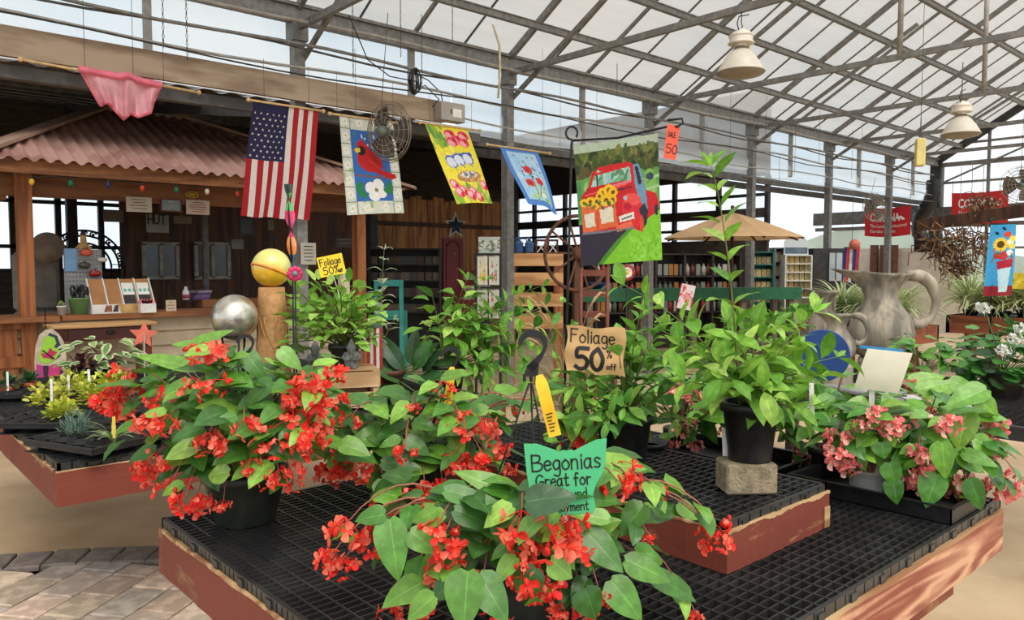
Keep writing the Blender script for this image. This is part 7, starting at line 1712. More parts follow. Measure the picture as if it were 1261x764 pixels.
for i, (x, lab) in enumerate(((.40, 'maroon stool with white lattice, left one on the pine bin'), (.56, 'maroon stool with white lattice, right one on the pine bin'))):
    t = thing('lattice_stand', lab, 'stool', on_bin(x, .2), ang, 'maroon stands on the pine bin'); mb = MB(); mb.box((-.075, -.07, .175), (.075, .07, .20)); mb.build('top', MAROON, t)
    for (sx, sy) in ((-1, -1), (1, -1), (1, 1), (-1, 1)): mb = MB(); mb.cbox((sx * .062, sy * .055, .088), (.022, .022, .175)); mb.build('leg', MAROON, t)
    mb = MB(); mb.bar((-.055, -.058, .02), (.055, -.058, .16), .008, .012); mb.bar((.055, -.058, .02), (-.055, -.058, .16), .008, .012); mb.build('lattice', WHITEP, t)
# rusty wagon wheel
d = 9.2; P = W(712, 312, d); r = thing('wagon_wheel', 'rusty brown wagon wheel half hidden behind the truck flag pole', 'wheel', P, facing(P, .5)); RUST = M('rust', srgb(104, 64, 46), .85, .1, .25, 12); mb = MB(); ring(mb, V((0, 0, 0)), V((0, 1, 0)), .44, .022, 40); mb.build('rim', RUST, r)
for k in range(10): a = k * PI / 5; mb = MB(); mb.bar((math.cos(a) * .06, 0, math.sin(a) * .06), (math.cos(a) * .43, 0, math.sin(a) * .43), .02, .02); mb.build('spoke', RUST, r)
mb = MB(); mb.lathe([(.07, -.06), (.08, 0), (.07, .06), (.0001, .06)], 16, mat=Matrix.Rotation(PI / 2, 4, 'X')); mb.build('hub', RUST, r); mb = MB(); mb.cbox((0, .04, -P.z / 2), (.08, .06, P.z)); mb.build('support_post', DARKW, r)
# ornamental grass
p = at_depth(700, 6.6, 0); r = thing('ornamental_grass', 'dry tufted ornamental grass with tan plumes below the truck flag', 'plant', p); pot_part(r, .17, .13, .3, BLACKP); fo = MB(); d = 6.6; hz = W(690, 400, d).z
strap_tuft(fo, (0, 0, .3), 150, .95, .010, [srgb(122, 124, 72), srgb(150, 138, 92), srgb(98, 110, 60), srgb(170, 150, 104)]); fo.build('foliage', LEAFSOFT, r); fo = MB()
for k in range(12):
    a = R(0, 6.28); T = V((math.cos(a) * R(.2, .5), math.sin(a) * R(.2, .5), R(.95, 1.35))); pts = bez(V((0, 0, .3)), V((T.x * .3, T.y * .3, T.z * .9)), T, 8); fo.tube(pts, .003, 4, 0, srgb(170, 140, 90), False); fo.tube([pts[6], pts[7], pts[8], T * 1.04 + V((T.x * .15, T.y * .15, -.06))], [.006, .014, .012, .003], 6, 0, srgb(196, 166, 122))
fo.build('plume', LEAFSOFT, r)
# chair behind the truck flag
d = 7.4; P = W(735, 330, d); r = thing('wooden_chair', 'red-brown wooden chair back below the truck flag', 'chair', (P.x, P.y, 0), facing(P, .2)); hh = P.z
CH = M('red-brown stain', srgb(110, 52, 34), .5, 0, .15, 8)
for (x, y, zt_) in ((-.13, .12, hh), (.13, .12, hh), (-.14, -.2, .75), (.14, -.2, .75)): mb = MB(); mb.tube([(x, y, 0), (x, y, zt_)], .02, 8); mb.build('leg', CH, r)
for z in (hh - .05, hh - .25, hh - .45): mb = MB(); mb.box((-.13, .11, z - .03), (.13, .13, z + .03)); mb.build('back_slat', CH, r)
mb = MB(); mb.cbox((0, -.04, .77), (.36, .40, .035), bev=.01); mb.build('seat', CH, r)
# red-rimmed sunflower plate ornament
d = 6.2; P = W(772, 336, d); s = d / F; p0 = V((P.x, P.y, 0)); r = thing('flower_plate', 'round red plate with a white daisy on a stake, just below the truck flag', 'ornament', p0, facing(P)); z = P.z; mx = Matrix.Rotation(PI / 2, 4, 'X')
mb = MB(); mb.lathe([(.0001, 0), (9 * s, 0), (10.5 * s, .01), (9 * s, .012), (.0001, .012)], 26, c=(0, 0, z), mat=mx); mb.build('plate', M('red glaze', srgb(150, 50, 44), .4), r); mb = MB()
for k in range(9): a = k * 2 * PI / 9; mb.ball((math.cos(a) * 4.4 * s, -.014, z + math.sin(a) * 4.4 * s), 2.6 * s, 8, 5, sq=(1, .25, 1))
mb.build('daisy', M('daisy white', srgb(226, 206, 190), .5, 0, .2, 30), r); mb = MB(); mb.ball((0, -.02, z), 2.2 * s, 8, 6, sq=(1, .4, 1)); mb.build('daisy_centre', M('daisy yellow', srgb(214, 190, 90), .5), r); mb = MB(); mb.tube([(0, .012, 0), (0, .012, z)], .006, 6); mb.build('stake', BLACKM, r)
# seed packet display hanging near the tall shrub
d = 6.0; P = W(845, 366, d); s = d / F; r = thing('fabric_tag', 'white and pink printed tag hanging behind the tall shrub', 'tag', V((P.x, P.y, 0)), facing(P)); P_ = Paint(16, 24, srgb(226, 206, 204)); P_.speck(30, 0, .05, 1, .8, .13, [srgb(206, 70, 70), srgb(230, 150, 150), srgb(226, 214, 214), srgb(190, 90, 90)], 1.5)
mb = MB(); mb.x = Matrix.Translation((0, 0, P.z)) @ Matrix.Rotation(.2, 4, 'Y'); mb.grid(lambda u, v: ((u - .5) * 17 * s, 0, (.5 - v) * 31 * s), 16, 24, 0, P_.col, False); mb.build('tag', PRINT, r); mb = MB(); mb.tube([(0, .01, 0), (0, .01, P.z + .05)], .005, 6); mb.build('stake', BLACKM, r)
# green trestle table
GT = M('green paint', srgb(24, 92, 58), .6, 0, .12, 5); A_, B_ = W(716, 366, 11.5), W(987, 354, 12.5); z = B_.z
A_.z = z; ang = math.atan2(B_.y - A_.y, B_.x - A_.x); w = (B_ - A_).length; r = thing('trestle_table', 'long green-edged trestle table under the tan umbrella', 'table', (A_.x, A_.y, 0), ang)
mb = MB(); mb.box((0, -.02, z - .19), (w, .02, z)); mb.build('front_board', GT, r); mb = MB(); mb.box((0, 0, z - .04), (w, .6, z - .01)); mb.build('top', GT, r)
for k in range(5):
    for y in (.08, .52): mb = MB(); mb.cbox((.15 + (w - .3) * k / 4, y, (z - .19) / 2), (.09, .09, z - .19)); mb.build('leg', M('weathered leg', srgb(122, 108, 92), .8, 0, .15, 8), r)
TT = (V((A_.x, A_.y, 0)), ang, w, z)
def on_tt(x, y, dz=0): return TT[0] + Matrix.Rotation(TT[1], 3, 'Z') @ V((x, y, TT[3] + dz - .009))
t = thing('blue_bowl', 'blue bowl on the green table beside the red-brown chair', 'bowl', on_tt(.35, .3)); mb = MB(); mb.lathe([(.06, 0), (.14, .06), (.17, .10), (.16, .10), (.10, .03), (.0001, .02)], 22); mb.build('bowl', M('blue glaze', srgb(40, 56, 110), .3), t)
# shelf unit full of bottles under the umbrella
d = 14.2; A_, B_ = W(735, 345, d), W(912, 345, d + .8); ang = math.atan2(B_.y - A_.y, B_.x - A_.x); w = (B_ - A_).length; zt_ = W(820, 312, d).z
r = thing('shelf_unit', 'long dark shelf unit of bottles and packets behind the green table', 'shelf', (A_.x, A_.y, 0), ang); SH = M('dark shelf', srgb(58, 50, 46), .7, 0, .2, 8); Rz = Matrix.Rotation(ang, 3, 'Z'); SO = V((A_.x, A_.y, 0))
levels = [.72, 1.06, 1.40]
for z in levels + [zt_]: mb = MB(); mb.box((0, 0, z - .025), (w, .35, z)); mb.build('shelf_board', SH, r)
for k in range(6): x = w * k / 5; mb = MB(); mb.box((x - .02, 0, 0), (x + .02, .35, zt_)); mb.build('upright', SH, r)
mb = MB(); mb.box((0, .35, 0), (w, .37, zt_)); mb.build('back_panel', M('shelf back', srgb(72, 62, 54), .8), r)
BC = [srgb(196, 190, 176), srgb(150, 150, 140), srgb(110, 60, 46), srgb(206, 200, 190), srgb(90, 100, 84), srgb(176, 120, 60), srgb(160, 60, 50), srgb(120, 130, 140)]
protos = []
for i, c_ in enumerate(BC):
    mb = MB(); q = .045
    if i % 2 == 0: mb.lathe([(q, 0), (q, .16), (q * .4, .19), (q * .38, .23), (.0001, .23)], 10)
    else: mb.cbox((0, 0, .11), (.09, .06, .22), bev=.01)
    o = mb.build('bottle' if i % 2 == 0 else 'carton', M('pack %d' % i, c_, .5, 0, .1, 20)); protos.append(o)
cn = ['cream', 'grey', 'brown', 'white', 'olive', 'ochre', 'red', 'slate']; sn = ['lower', 'middle', 'upper']; first = set()
for li, z in enumerate(levels):
    n = 26
    for k in range(n):
        i = random.randrange(8); src = protos[i]
        o = src if i not in first else src.copy()
        if i in first: COL.objects.link(o)
        first.add(i)
        tag(o, '%s %s on the %s shelf of bottles behind the green table' % (cn[i], 'bottle' if i % 2 == 0 else 'carton', sn[li]), 'bottle' if i % 2 == 0 else 'carton', '%s %ss on the %s shelf' % (cn[i], 'bottle' if i % 2 == 0 else 'carton', sn[li]), SO + Rz @ V((w * (k + .5) / n + R(-.01, .01), .12, z + .001)), ang)
# umbrella
d = 11.4; C = W(902, 262, d); r = thing('market_umbrella', 'wide tan market umbrella over the green table', 'umbrella', (C.x, C.y, 0)); TAN = M('tan canvas', srgb(208, 172, 130), .85, 0, .06, 4, trans=.25)
Ru = 88 / F * d; zl = W(902, 294, d).z; mb = MB(); n = 8; dz = C.z - zl
for k in range(n):
    a0, a1 = 2 * PI * k / n + .2, 2 * PI * (k + 1) / n + .2
    def pan(u, v, a0=a0, a1=a1):
        o = V((math.cos(a0), math.sin(a0), 0)) * (1 - u) + V((math.cos(a1), math.sin(a1), 0)) * u
        return o * Ru * (v * .99 + .01) + V((0, 0, C.z - dz * v ** 1.15 + .05 * math.sin(PI * u) * v * 0 - .04 * math.sin(PI * u) * math.sin(PI * v)))
    mb.grid(pan, 6, 8)
mb.build('canopy', TAN, r)
for k in range(n): a = 2 * PI * k / n + .2; mb = MB(); mb.bar((0, 0, C.z - .02), (math.cos(a) * Ru * .98, math.sin(a) * Ru * .98, zl - .015), .02, .025); mb.build('rib', DARKW, r)
mb = MB(); mb.tube([(0, 0, 0), (0, 0, C.z + .04)], .026, 10); mb.build('pole', DARKW, r)
mb = MB(); mb.tube([(0, 0, C.z + .03), (0, 0, C.z + .09), (0, 0, C.z + .11)], [.02, .03, .005], 8); mb.build('finial', DARKW, r)
# teal seed shelf and white seed rack
def seed_shelf(name, label, px0, px1, py0, py1, d, mat, nsh, packs, cat='rack', header=None):
    A_, B_ = W(px0, py0, d), W(px1, py0, d); z0 = max(0, W(px0, py1, d).z); ang = math.atan2(B_.y - A_.y, B_.x - A_.x); w = (B_ - A_).length; r = thing(name, label, cat, (A_.x, A_.y, 0), ang); h = A_.z
    mb = MB(); mb.box((0, .28, 0), (w, .30, h)); mb.build('back_panel', mat, r)
    for x in (0, w): mb = MB(); mb.box((x - .012, 0, 0), (x + .012, .3, h)); mb.build('side_panel', mat, r)
    for k in range(nsh + 1):
        z = z0 + (h - z0) * k / nsh; mb = MB(); mb.box((0, 0, z - .02), (w, .3, z)); mb.build('shelf_board', mat, r)
    if header:
        mb = MB(); mb.prism([(w * .02, 0), (w * .98, 0), (w * .95, .24), (w * .75, .33), (w * .5, .36), (w * .25, .33), (w * .05, .24)], .02, Matrix.Translation((0, .15, h)) @ Matrix.Rotation(PI / 2, 4, 'X')); hd = mb.build('header_board', M('pale header', srgb(206, 212, 216), .5, 0, .05, 5), r)
        mb = MB(); mb.prism([(w * .06, .02), (w * .94, .02), (w * .94, .13), (w * .06, .13)], .022, Matrix.Translation((0, .149, h)) @ Matrix.Rotation(PI / 2, 4, 'X')); mb.build('header_band', M('slate band', srgb(86, 104, 120), .5), hd)
    Rz = Matrix.Rotation(ang, 3, 'Z'); pr = []
    for i, c_ in enumerate(packs[1]):
        mb = MB(); mb.cbox((0, 0, packs[2] / 2), (packs[3], .012, packs[2]), 0, None, Matrix.Rotation(-.12, 3, 'X')); pr.append(mb.build(packs[0], M('packet ' + packs[0] + str(i), c_, .6, 0, .25, 30)))
    used = set()
    for k in range(nsh):
        z = z0 + (h - z0) * k / nsh; n = packs[4]
        for j in range(n):
            i = random.randrange(len(pr)); o = pr[i]
            if i in used: o = pr[i].copy(); COL.objects.link(o)
            used.add(i); tag(o, '%s %s on %s' % (packs[5][i], packs[0].replace('_', ' '), packs[6] % ['bottom', 'second', 'third', 'fourth', 'fifth'][k]), 'packet', '%s %s' % (packs[5][i], packs[6] % ['bottom', 'second', 'third', 'fourth', 'fifth'][k]), V((A_.x, A_.y, 0)) + Rz @ V((w * (j + .5) / n, .10, z + .001)), ang)
    for i in range(len(pr)):
        if i not in used: bpy.data.objects.remove(pr[i])
    return r
seed_shelf('seed_shelf', 'teal shelf unit with small yellow packets beside the steel column', 927, 953, 310, 372, 13.5, M('teal shelf', srgb(30, 104, 96), .6, 0, .1, 8), 4, ('seed_packet', [srgb(176, 150, 92), srgb(140, 120, 80), srgb(190, 170, 120)], .13, .08, 4, ['ochre', 'brown', 'cream'], 'the %s level of the teal shelf'))
seed_shelf('seed_rack', 'white wire seed rack with a pale rounded header sign', 968, 1000, 314, 366, 13.3, M('white rack', srgb(206, 206, 196), .5, 0, .05, 8), 5, ('seed_packet', [srgb(214, 212, 196), srgb(160, 170, 130), srgb(190, 176, 150)], .14, .075, 5, ['white', 'green', 'tan'], 'the %s level of the white seed rack'), 'rack', True)
seed_shelf('book_rack', 'narrow rack of printed cards between the teal shelf and the white seed rack', 955, 966, 305, 372, 13.5, M('grey rack', srgb(110, 118, 120), .6, 0, .1, 8), 4, ('card_pack', [srgb(150, 150, 130), srgb(176, 120, 70)], .16, .08, 2, ['grey', 'orange'], 'the %s level of the narrow card rack'))
seed_shelf('gift_shelf', 'dark shelf of trinkets against the board fence, left of the dark red door', 455, 541, 306, 385, 13.6, M('black shelf', srgb(40, 34, 30), .7, 0, .2, 8), 4, ('trinket_box', [srgb(74, 58, 46), srgb(58, 62, 52), srgb(100, 84, 70), srgb(64, 36, 32)], .14, .16, 9, ['brown', 'green', 'tan', 'maroon'], 'the %s level of the dark trinket shelf'))
# dark cabinet with a lit-looking pane, small flag figure, brown mats against the block wall
d = 13.8; A_, B_ = W(1002, 306, d), W(1058, 306, d); ang = math.atan2(B_.y - A_.y, B_.x - A_.x); w = (B_ - A_).length; r = thing('dark_cabinet', 'tall black cabinet with a pale glass pane left of the flag figure', 'cabinet', (A_.x, A_.y, 0), ang)
mb = MB(); mb.box((0, 0, 0), (w, .5, A_.z)); mb.build('body', DARKM, r); mb = MB(); mb.box((w * .34, -.03, A_.z - .58), (w * .62, -.005, A_.z - .08)); pn = mb.build('door', M('pale glass', srgb(170, 180, 186), .2, 0, .1, 3), r); mb = MB(); mb.box((w * .47, -.04, A_.z - .58), (w * .485, -.03, A_.z - .08)); mb.build('mullion', DARKM, pn)
d = 13.2; P = W(1048, 355, d); s = d / F; r = thing('windsock_figure', 'stars and stripes cloth figure hanging beside the black cabinet', 'windsock', V((P.x, P.y, W(1048, 300, d).z)), facing(P)); mb = MB(); mb.ball((.04, 0, -.02), .09, 12, 8); mb.build('head', M('orange cloth', srgb(196, 110, 90), .8), r)
for k in range(5): mb = MB(); x = -.1 + k * .05; mb.grid(lambda u, v: (x + (u - .5) * .05 - .03 * v, .03 * math.sin(v * 4 + k), -.06 - v * .6), 2, 8); mb.build('streamer', M('streamer %d' % (k % 3), [srgb(46, 50, 110), srgb(190, 60, 70), srgb(206, 196, 196)][k % 3], .8), r)
mb = MB(); mb.tube([(0, 0, .05), (0, 0, .9)], .004, 4); mb.build('cord', STEELD, r)
for k, px in enumerate((1077, 1089, 1101)):
    A_ = onX(px, 302, XEND - .5); mb = MB(); h = A_.z - .8 if 0 else A_.z; mb.tube([(0, 0, 0), (0, 0, h)], .10, 12); tag(mb.build('rolled_mat', M('brown mat', srgb(92, 56, 36), .9, 0, .2, 10)), ['brown rolled mat against the block wall, nearest the cabinet', 'brown rolled mat against the block wall, middle of three', 'brown rolled mat against the block wall, below the red banner corner'][k], 'mat', 'rolled mats', (A_.x, A_.y, 0))
# red banners
BRED = M('red vinyl', srgb(196, 30, 34), .5, 0, .06, 3)
def corona(label, px0, px1, py0, py1, X, sag):
    A_, B_ = onX(px0, py0, X), onX(px1, py1, X); w = A_.y - B_.y; h = A_.z - B_.z; r = thing('vinyl_banner', label, 'banner', (X, A_.y, A_.z), -PI / 2)
    mb = MB(); fn0 = lambda u, v: V((u * w, .02 * math.sin(u * 5 + v * 2), -v * h - sag * math.sin(PI * u) * .04)); mb.grid(fn0, 16, 8); mb.build('banner', BRED, r)
    fn = lambda x, y: fn0(x / w, -y / h) + V((0, -.006, 0)); tx = MB(); WHT = srgb(236, 232, 228)
    cu = bpy.data.curves.new('t', 'FONT'); cu.body = 'CORONA'; cu.size = h * .40; cu.extrude = 0; cu.offset = h * .012; ob = bpy.data.objects.new('t', cu); COL.objects.link(ob); dg = bpy.context.evaluated_depsgraph_get(); me = ob.evaluated_get(dg).to_mesh(); vs = [V(v.co) for v in me.vertices]; fs = [tuple(p.vertices) for p in me.polygons]
    mxx = max(v.x for v in vs); k = w * .66 / mxx; tx.add([fn(w * .12 + v.x * k, -h * .46 + v.y * .95) for v in vs], fs, 0, WHT); bpy.data.objects.remove(ob)
    tx.add([fn(w * .72, -h * .34), fn(w * .80, -h * .30), fn(w * .90, -h * .44), fn(w * .84, -h * .46)], [(0, 1, 2, 3)], 0, WHT)
    for (t_, y) in (('The Leading Professional', -.68), ('Garden Tools', -.86)):
        cu = bpy.data.curves.new('t', 'FONT'); cu.body = t_; cu.size = h * .16; ob = bpy.data.objects.new('t', cu); COL.objects.link(ob); dg = bpy.context.evaluated_depsgraph_get(); me = ob.evaluated_get(dg).to_mesh(); vs = [V(v.co) for v in me.vertices]; fs = [tuple(p.vertices) for p in me.polygons]; mxx = max(v.x for v in vs); k = min(1, w * .8 / mxx)
        tx.add([fn(w * .12 + v.x * k, h * y + v.y) for v in vs], fs, 0, WHT); bpy.data.objects.remove(ob)
    tx.build('lettering', PRINT, r)
    for u in (.02, .98): mb = MB(); mb.tube([(u * w, 0, 0), (u * w, 0, .25)], .006, 4); mb.build('tie', STEELD, r)
corona('red banner with white lettering left of the black duct, partly behind a fan', 1065, 1121, 256, 289, 17.6, 1)
corona('red banner with white lettering right of the black duct', 1172, 1241, 238, 274, 17.8, .5)
# black duct hose at the corner
P0, P1 = onX(1150, 225, 19.0), onX(1136, 297, 19.0); r = thing('duct_hose', 'black flexible duct curving down to a black box by the corner column', 'duct', P0); O = P0
pts = [onX(a, b, 19.0) - O for a, b in ((1150, 222), (1150, 238), (1143, 254), (1133, 268), (1131, 284), (1137, 298))]; Q = []
for i in range(len(pts) - 1):
    for j in range(5): Q.append(pts[i].lerp(pts[i + 1], j / 5))
Q.append(pts[-1]); mb = MB(); mb.tube(Q, [.15 + .02 * (i % 2) for i in range(len(Q))], 10); mb.build('hose', BLACKP, r); mb = MB(); mb.cbox(onX(1142, 303, 18.7) - O, (.4, .42, .28)); mb.build('box', BLACKP, r)
# dried vines hanging at the right
DRY = [srgb(128, 92, 62), srgb(100, 68, 46), srgb(150, 116, 80), srgb(84, 56, 40)]; VINE = M('dry vine', (1, 1, 1), .9, 0, .2, 20, attr=True)
VX = 14.6
for i, (px, py, rr, lab) in enumerate([(1160, 300, 26, 'bundle of dried vines hanging left of the sunflower flag'), (1195, 290, 30, 'large bundle of dried vines hanging behind the sunflower flag'), (1180, 330, 26, 'lower bundle of dried brown foliage above the grass bench'), (1210, 255, 22, 'dried brown foliage hanging over the red banner')]):
    P = onX(px, py, VX + i * .15); q = rr / F * proj(P)[2]; r = thing('dried_vine', lab, 'dried plant', P); mb = MB()
    for k in range(80):
        dd = rnd_dir(-1, 1); a = dd * q * R(.2, .9); b = a + rnd_dir(-1, .6) * q * R(.4, .9); mb.tube([a, (a + b) / 2 + rnd_dir() * q * .3, b + V((0, 0, -q * .2))], R(.004, .012), 4, 0, jit(DRY[k % 4], .2), False)
    for k in range(50):
        dd = rnd_dir(-1, 1); leaf(mb, dd * q * R(.3, .9), rnd_dir(-1, .2), rnd_dir(), R(.08, .2), R(.03, .06), 'oval', .8, .4, jit(DRY[k % 4], .2), 0, 3)
    mb.build('dry_stems', VINE, r); mb = MB(); mb.tube([(0, 0, 0), (0, 0, 3.3 - P.z)], .005, 4); mb.build('hanging_wire', STEELD, r)
# rusty brown post with beam at right
P = onX(1255, 262, VX); r = thing('timber_gallows', 'dark brown timber frame from which the dried vines hang', 'frame', (VX + .1, P.y + 1.1, 0)); mb = MB(); mb.box((-.06, -1.86, 0), (.06, -1.74, 2.5)); mb.build('upright', DARKW, r); mb = MB(); mb.bar((0, .5, 2.30), (0, -2.4, 2.62), .10, .2); mb.build('top_beam', DARKW, r)
# far wooden benches with spider plants
def far_bench(label, x0, y0, x1, y1, zt, bh):
    r = thing('plant_bench', label, 'bench', (x0, y0, 0)); X, Y = x1 - x0, y1 - y0; BRW = wood_mat('brown bench timber', srgb(140, 78, 50), srgb(104, 54, 34), axis='Y', ring=5)
    for (a, b) in (((0, 0), (X, .05)), ((0, Y - .05), (X, Y)), ((0, 0), (.05, Y)), ((X - .05, 0), (X, Y))): mb = MB(); mb.box((*a, zt - bh), (*b, zt)); mb.build('side_board', BRW, r)
    mb = MB(); mb.box((.05, .05, zt - .06), (X - .05, Y - .05, zt - .02)); mb.build('slatted_top', DARKM, r)
    n = max(2, int(Y / 1.2) + 1)
    for k in range(n):
        for x in (.12, X - .12): mb = MB(); mb.cbox((x, .3 + (Y - .6) * k / (n - 1), (zt - bh) / 2), (.13, .13, zt - bh)); mb.build('leg', BRW, r)
        mb = MB(); mb.box((.1, .3 + (Y - .6) * k / (n - 1) - .05, zt - bh - .12), (X - .1, .3 + (Y - .6) * k / (n - 1) + .05, zt - bh)); mb.build('crossbar', BRW, r)
    return r
q0 = onZ(1165, 388, .86); far_bench('brown timber bench loaded with spider plants at the far right', q0.x, q0.y - 3.4, q0.x + 1.3, q0.y, .86, .26)
q1 = onZ(1100, 398, .80); far_bench('brown timber bench end behind the big stone pitcher', q1.x - 1.2, q1.y - .55, q1.x + .1, q1.y + .9, .80, .22)
kk = 0
where = ['first', 'second', 'third', 'fourth', 'fifth', 'sixth', 'seventh', 'eighth']
pt = thing('spider_plant', 'x', 'plant', (0, 0, 0)); pot_part(pt, .10, .08, .10, BLACKP, soil=False); fo = MB(); strap_tuft(fo, (0, 0, .1), 190, .78, .028, [srgb(150, 180, 104), srgb(176, 196, 130), srgb(120, 156, 84)], srgb(222, 226, 186)); fo.build('foliage', LEAFSOFT, pt)
for row in range(2):
    for k in range(8):
        pos = (q0.x + .25 + row * .6, q0.y - .25 - k * .42 - .1 * row, .84 + .001)
        lab = '%s spider plant from the left in the %s row on the far brown bench' % (where[k], ['front', 'back'][row])
        if kk == 0: pt.location = pos; pt['label'] = lab; pt['group'] = 'spider plants on the far bench'
        else: dup(pt, pos, R(0, 6), lab, 'spider plants on the far bench', R(.85, 1.1))
        kk += 1
for k in range(3): dup(pt, (q1.x - .2 - .1 * k, q1.y + .62 - .42 * k, .805), R(0, 6), ['spider plant just left of the neck of the big stone pitcher', 'spider plant seen between the big pitcher and its handle', 'spider plant just right of the big pitcher handle'][k], 'spider plants behind the pitcher', .9)
P = onX(1252, 346, q0.x - .1); mb = MB(); mb.cbox((0, 0, 0), (.02, .5, .22)); tag(mb.build('bench_card', M('yellow card far', srgb(240, 210, 60), .6)), 'yellow card stuck among the spider plants at the right edge', 'sign', None, P)
# low green plants behind the shrubs, on small pots
for i, (px, py, rr, d, lab) in enumerate([(948, 405, 26, 8.2, 'low leafy plant on the floor below the green table'), (985, 395, 24, 8.6, 'low leafy plant left of the stone pitchers'), (920, 398, 20, 9.0, 'low leafy plant half hidden by the tall shrub')]):
    P = at_depth(px, d, 0); r = thing('leafy_plant', lab, 'plant', P); h = W(px, py, d).z; q = rr / F * d; pot_part(r, .16, .13, max(.2, h - q * .6), M('grey planter', srgb(110, 104, 98), .8)); fo = MB()
    for k in range(160): dd = rnd_dir(-.2, 1); leaf(fo, V((dd.x * q * 1.3, dd.y * q, h + dd.z * q * .7 - .05)) , dd + rnd_dir() * .5, V((0, 0, 1)) + dd * .4, R(.09, .14), R(.04, .06), 'oval', .7, .25, pick(MIDG + LIME[:1]), 0, 4)
    fo.build('foliage', LEAFSOFT, r)

# ------------------------------------------------------------------ stone pitchers
STONE = M('weathered pitcher stone', srgb(178, 166, 146), .7, 0, .2, 4, col2=srgb(112, 106, 96), stretch=(4, 4, .5), bump=.25, mix=(.36, .64), fine=30)
def pitcher(label, px, pyb, pyt, d, wpx, rz, spout=1.0, handle_r=1.0, base=None):
    """wide-lipped jug: body turned on a lathe, lip pulled out on one side, loop handle on the other"""
    B_, T_ = W(px, pyb, d), W(px, pyt, d); h = T_.z - B_.z; k = wpx / 2 / F * d; r = thing('stone_pitcher', label, 'pitcher', B_, rz); prof = [(.55, 0), (.72, .03), (.95, .16), (1.0, .30), (.90, .45), (.62, .60), (.46, .70), (.44, .78), (.56, .88), (.74, .95), (.84, .985)]
    n = 40; vs, fs = [], []
    def P_(f, a, z):
        rad = k * f; t = min(1, max(0, (z - .66) / .30)) ** .75; c, s_ = math.cos(a), math.sin(a)
        pull = 1 + t * (1.1 * spout * max(0, -c) ** 1.7 + .25 * max(0, c) ** 3); x = c * rad * pull; y = s_ * rad * (1 - .05 * t * max(0, -c))
        return V((x, y, h * z + h * .05 * t * max(0, -c) ** 2))
    full = prof + [(.78, .985), (.50, .88), (.36, .76), (.36, .66), (.5, .58)]
    for (f, z) in full:
        for i in range(n): vs.append(P_(f, 2 * PI * i / n, z))
    for j in range(len(full) - 1):
        for i in range(n): i2 = (i + 1) % n; fs.append((j * n + i, j * n + i2, (j + 1) * n + i2, (j + 1) * n + i))
    fs.append(tuple(reversed(range(n)))); mb = MB(); mb.add(vs, fs, 0, None, True); mb.build('body', STONE, r)
    mb = MB(); hk = handle_r; pts = [V((k * .80, 0, h * .955)), V((k * 1.15 * hk, 0, h * .96)), V((k * 1.5 * hk, 0, h * .86)), V((k * 1.68 * hk, 0, h * .66)), V((k * 1.55 * hk, 0, h * .47)), V((k * 1.22 * hk, 0, h * .38)), V((k * .92, 0, h * .40))]; Q = []
    for i in range(len(pts) - 1):
        for j in range(4): Q.append(pts[i].lerp(pts[i + 1], j / 4))
    Q.append(pts[-1]); Q = [Q[0]] + [(Q[i - 1] + Q[i] * 2 + Q[i + 1]) / 4 for i in range(1, len(Q) - 1)] + [Q[-1]]
    mb.tube(Q, [k * (.16 + .05 * math.sin(i * .3)) for i in range(len(Q))], 12); mb.build('handle', STONE, r); return r, B_
def pedestal(label, px, pyb, d, w):
    B_ = W(px, pyb, d); h = B_.z - BZ; mb = MB(); mb.cbox((0, 0, h / 2), (w, w, h), bev=.02); tag(mb.build('stone_block', STONE), label, 'block', None, (B_.x, B_.y, BZ), .4)
rzp = math.atan2(RIGHT.y, RIGHT.x)
pitcher('large grey stone pitcher with a loop handle, tallest of the three', 1084, 440, 335, 5.5, 76, rzp, .9, 1.06)
pedestal('grey stone block under the large pitcher', 1085, 440, 5.5, .30)
pitcher('small grey stone pitcher without a visible handle, left of the large one', 1013, 432, 358, 5.9, 40, rzp + .2, .6, .4); pedestal('grey stone block under the left small pitcher', 1013, 432, 5.9, .2)
pitcher('small grey stone pitcher with a round handle, in front of the large one', 1030, 446, 386, 5.05, 44, rzp - .1, .6, 1.0); pedestal('grey stone block under the front small pitcher', 1030, 446, 5.05, .2)
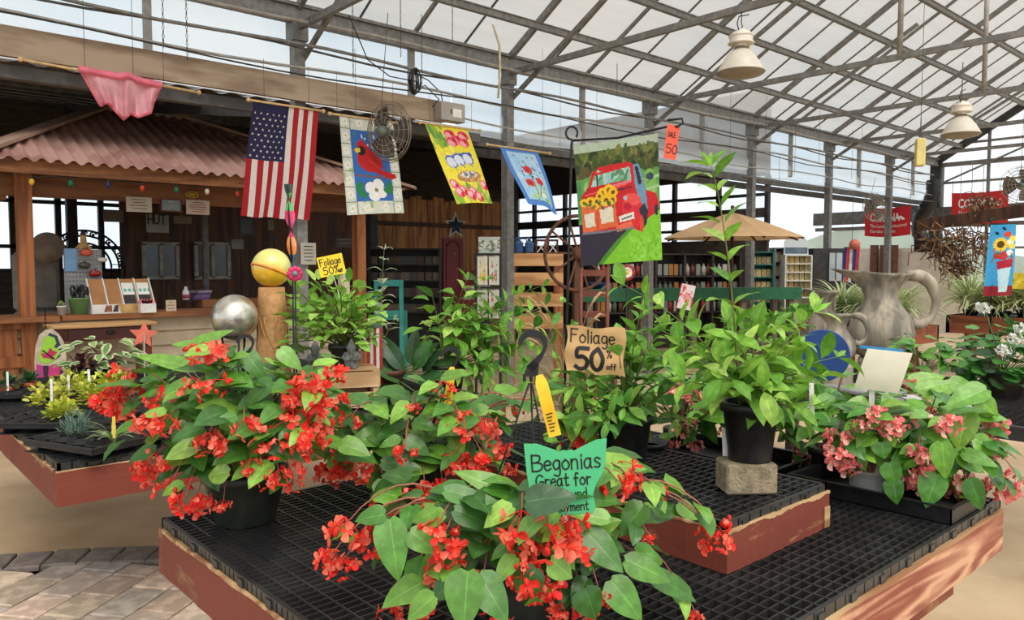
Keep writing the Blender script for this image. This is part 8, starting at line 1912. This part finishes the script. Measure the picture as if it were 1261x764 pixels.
# white geraniums
WH = [srgb(236, 236, 228), srgb(246, 246, 240), srgb(222, 226, 216)]; WCL = [cluster_mesh(WH, 16, .045, .020, 'flower_cluster')]
d = 4.75; p = at_depth(1238, d, BZ); r = thing('potted_geranium', 'white geranium in a black pot at the right edge of the photo', 'plant', p); pot_part(r, .13, .10, .16, BLACKP); fo = MB(); st = MB()
for k in range(170):
    dd = rnd_dir(-.6, 1); P = V((dd.x * .30, dd.y * .24, .25 + dd.z * .24)) * R(.7, 1)
    leaf(fo, P, V((dd.x, dd.y, -.2)) + rnd_dir() * .4, V((0, 0, 1)) + dd * .8 - FWD * .3, R(.07, .10), R(.07, .09), 'round', .4, .12, pick([srgb(66, 124, 52), srgb(84, 144, 60), srgb(54, 104, 46)]), 0, 5, 0, .05)
    if k % 4 == 0: st.tube([(0, 0, .14), P], .003, 4, 0, srgb(90, 120, 60), False)
for (px, py) in ((1237, 428), (1250, 414), (1259, 402), (1212, 376)):
    P = W(px, py, d - .36) - V(p); cluster_part(r, WCL, P, .9); st.tube([(0, 0, .2), P * .6 + V((0, 0, .06)), P], .0035, 4, 0, srgb(110, 140, 80), False)
fo.build('foliage', LEAF, r); st.build('stem', STEM, r)
# pale pipes lying on the black bench
for k, (ya, yb) in enumerate(((1.45, 2.6), (1.62, 2.7), (1.8, 2.75))):
    mb = MB(); mb.tube([(0, 0, 0), (.25, yb - ya, 0)], .024, 10); tag(mb.build('plastic_pipe', M('grey plastic pipe', srgb(190, 188, 190), .4, 0, .06, 8)), ['pale grey pipe on the black bench, nearest of three', 'pale grey pipe on the black bench, middle of three', 'pale grey pipe on the black bench, furthest of three'][k], 'pipe', 'pipes on the black bench', (4.62 + .1 * k, ya, BZ + .025))
mb = MB(); r = thing('potted_begonia', 'pale begonia on the black bench behind the pink ones', 'plant', (5.0, 1.85, BZ)); pot_part(r, .08, .06, .12, TERRA); begonia(r, V((5.0, 1.85, BZ + .24)), .24, proj(r.location)[2], [(1125, 465, .7), (1100, 480, .6), (1150, 475, .5)], RED_CL, PG, 46, .11, .1, (), flat=.7)
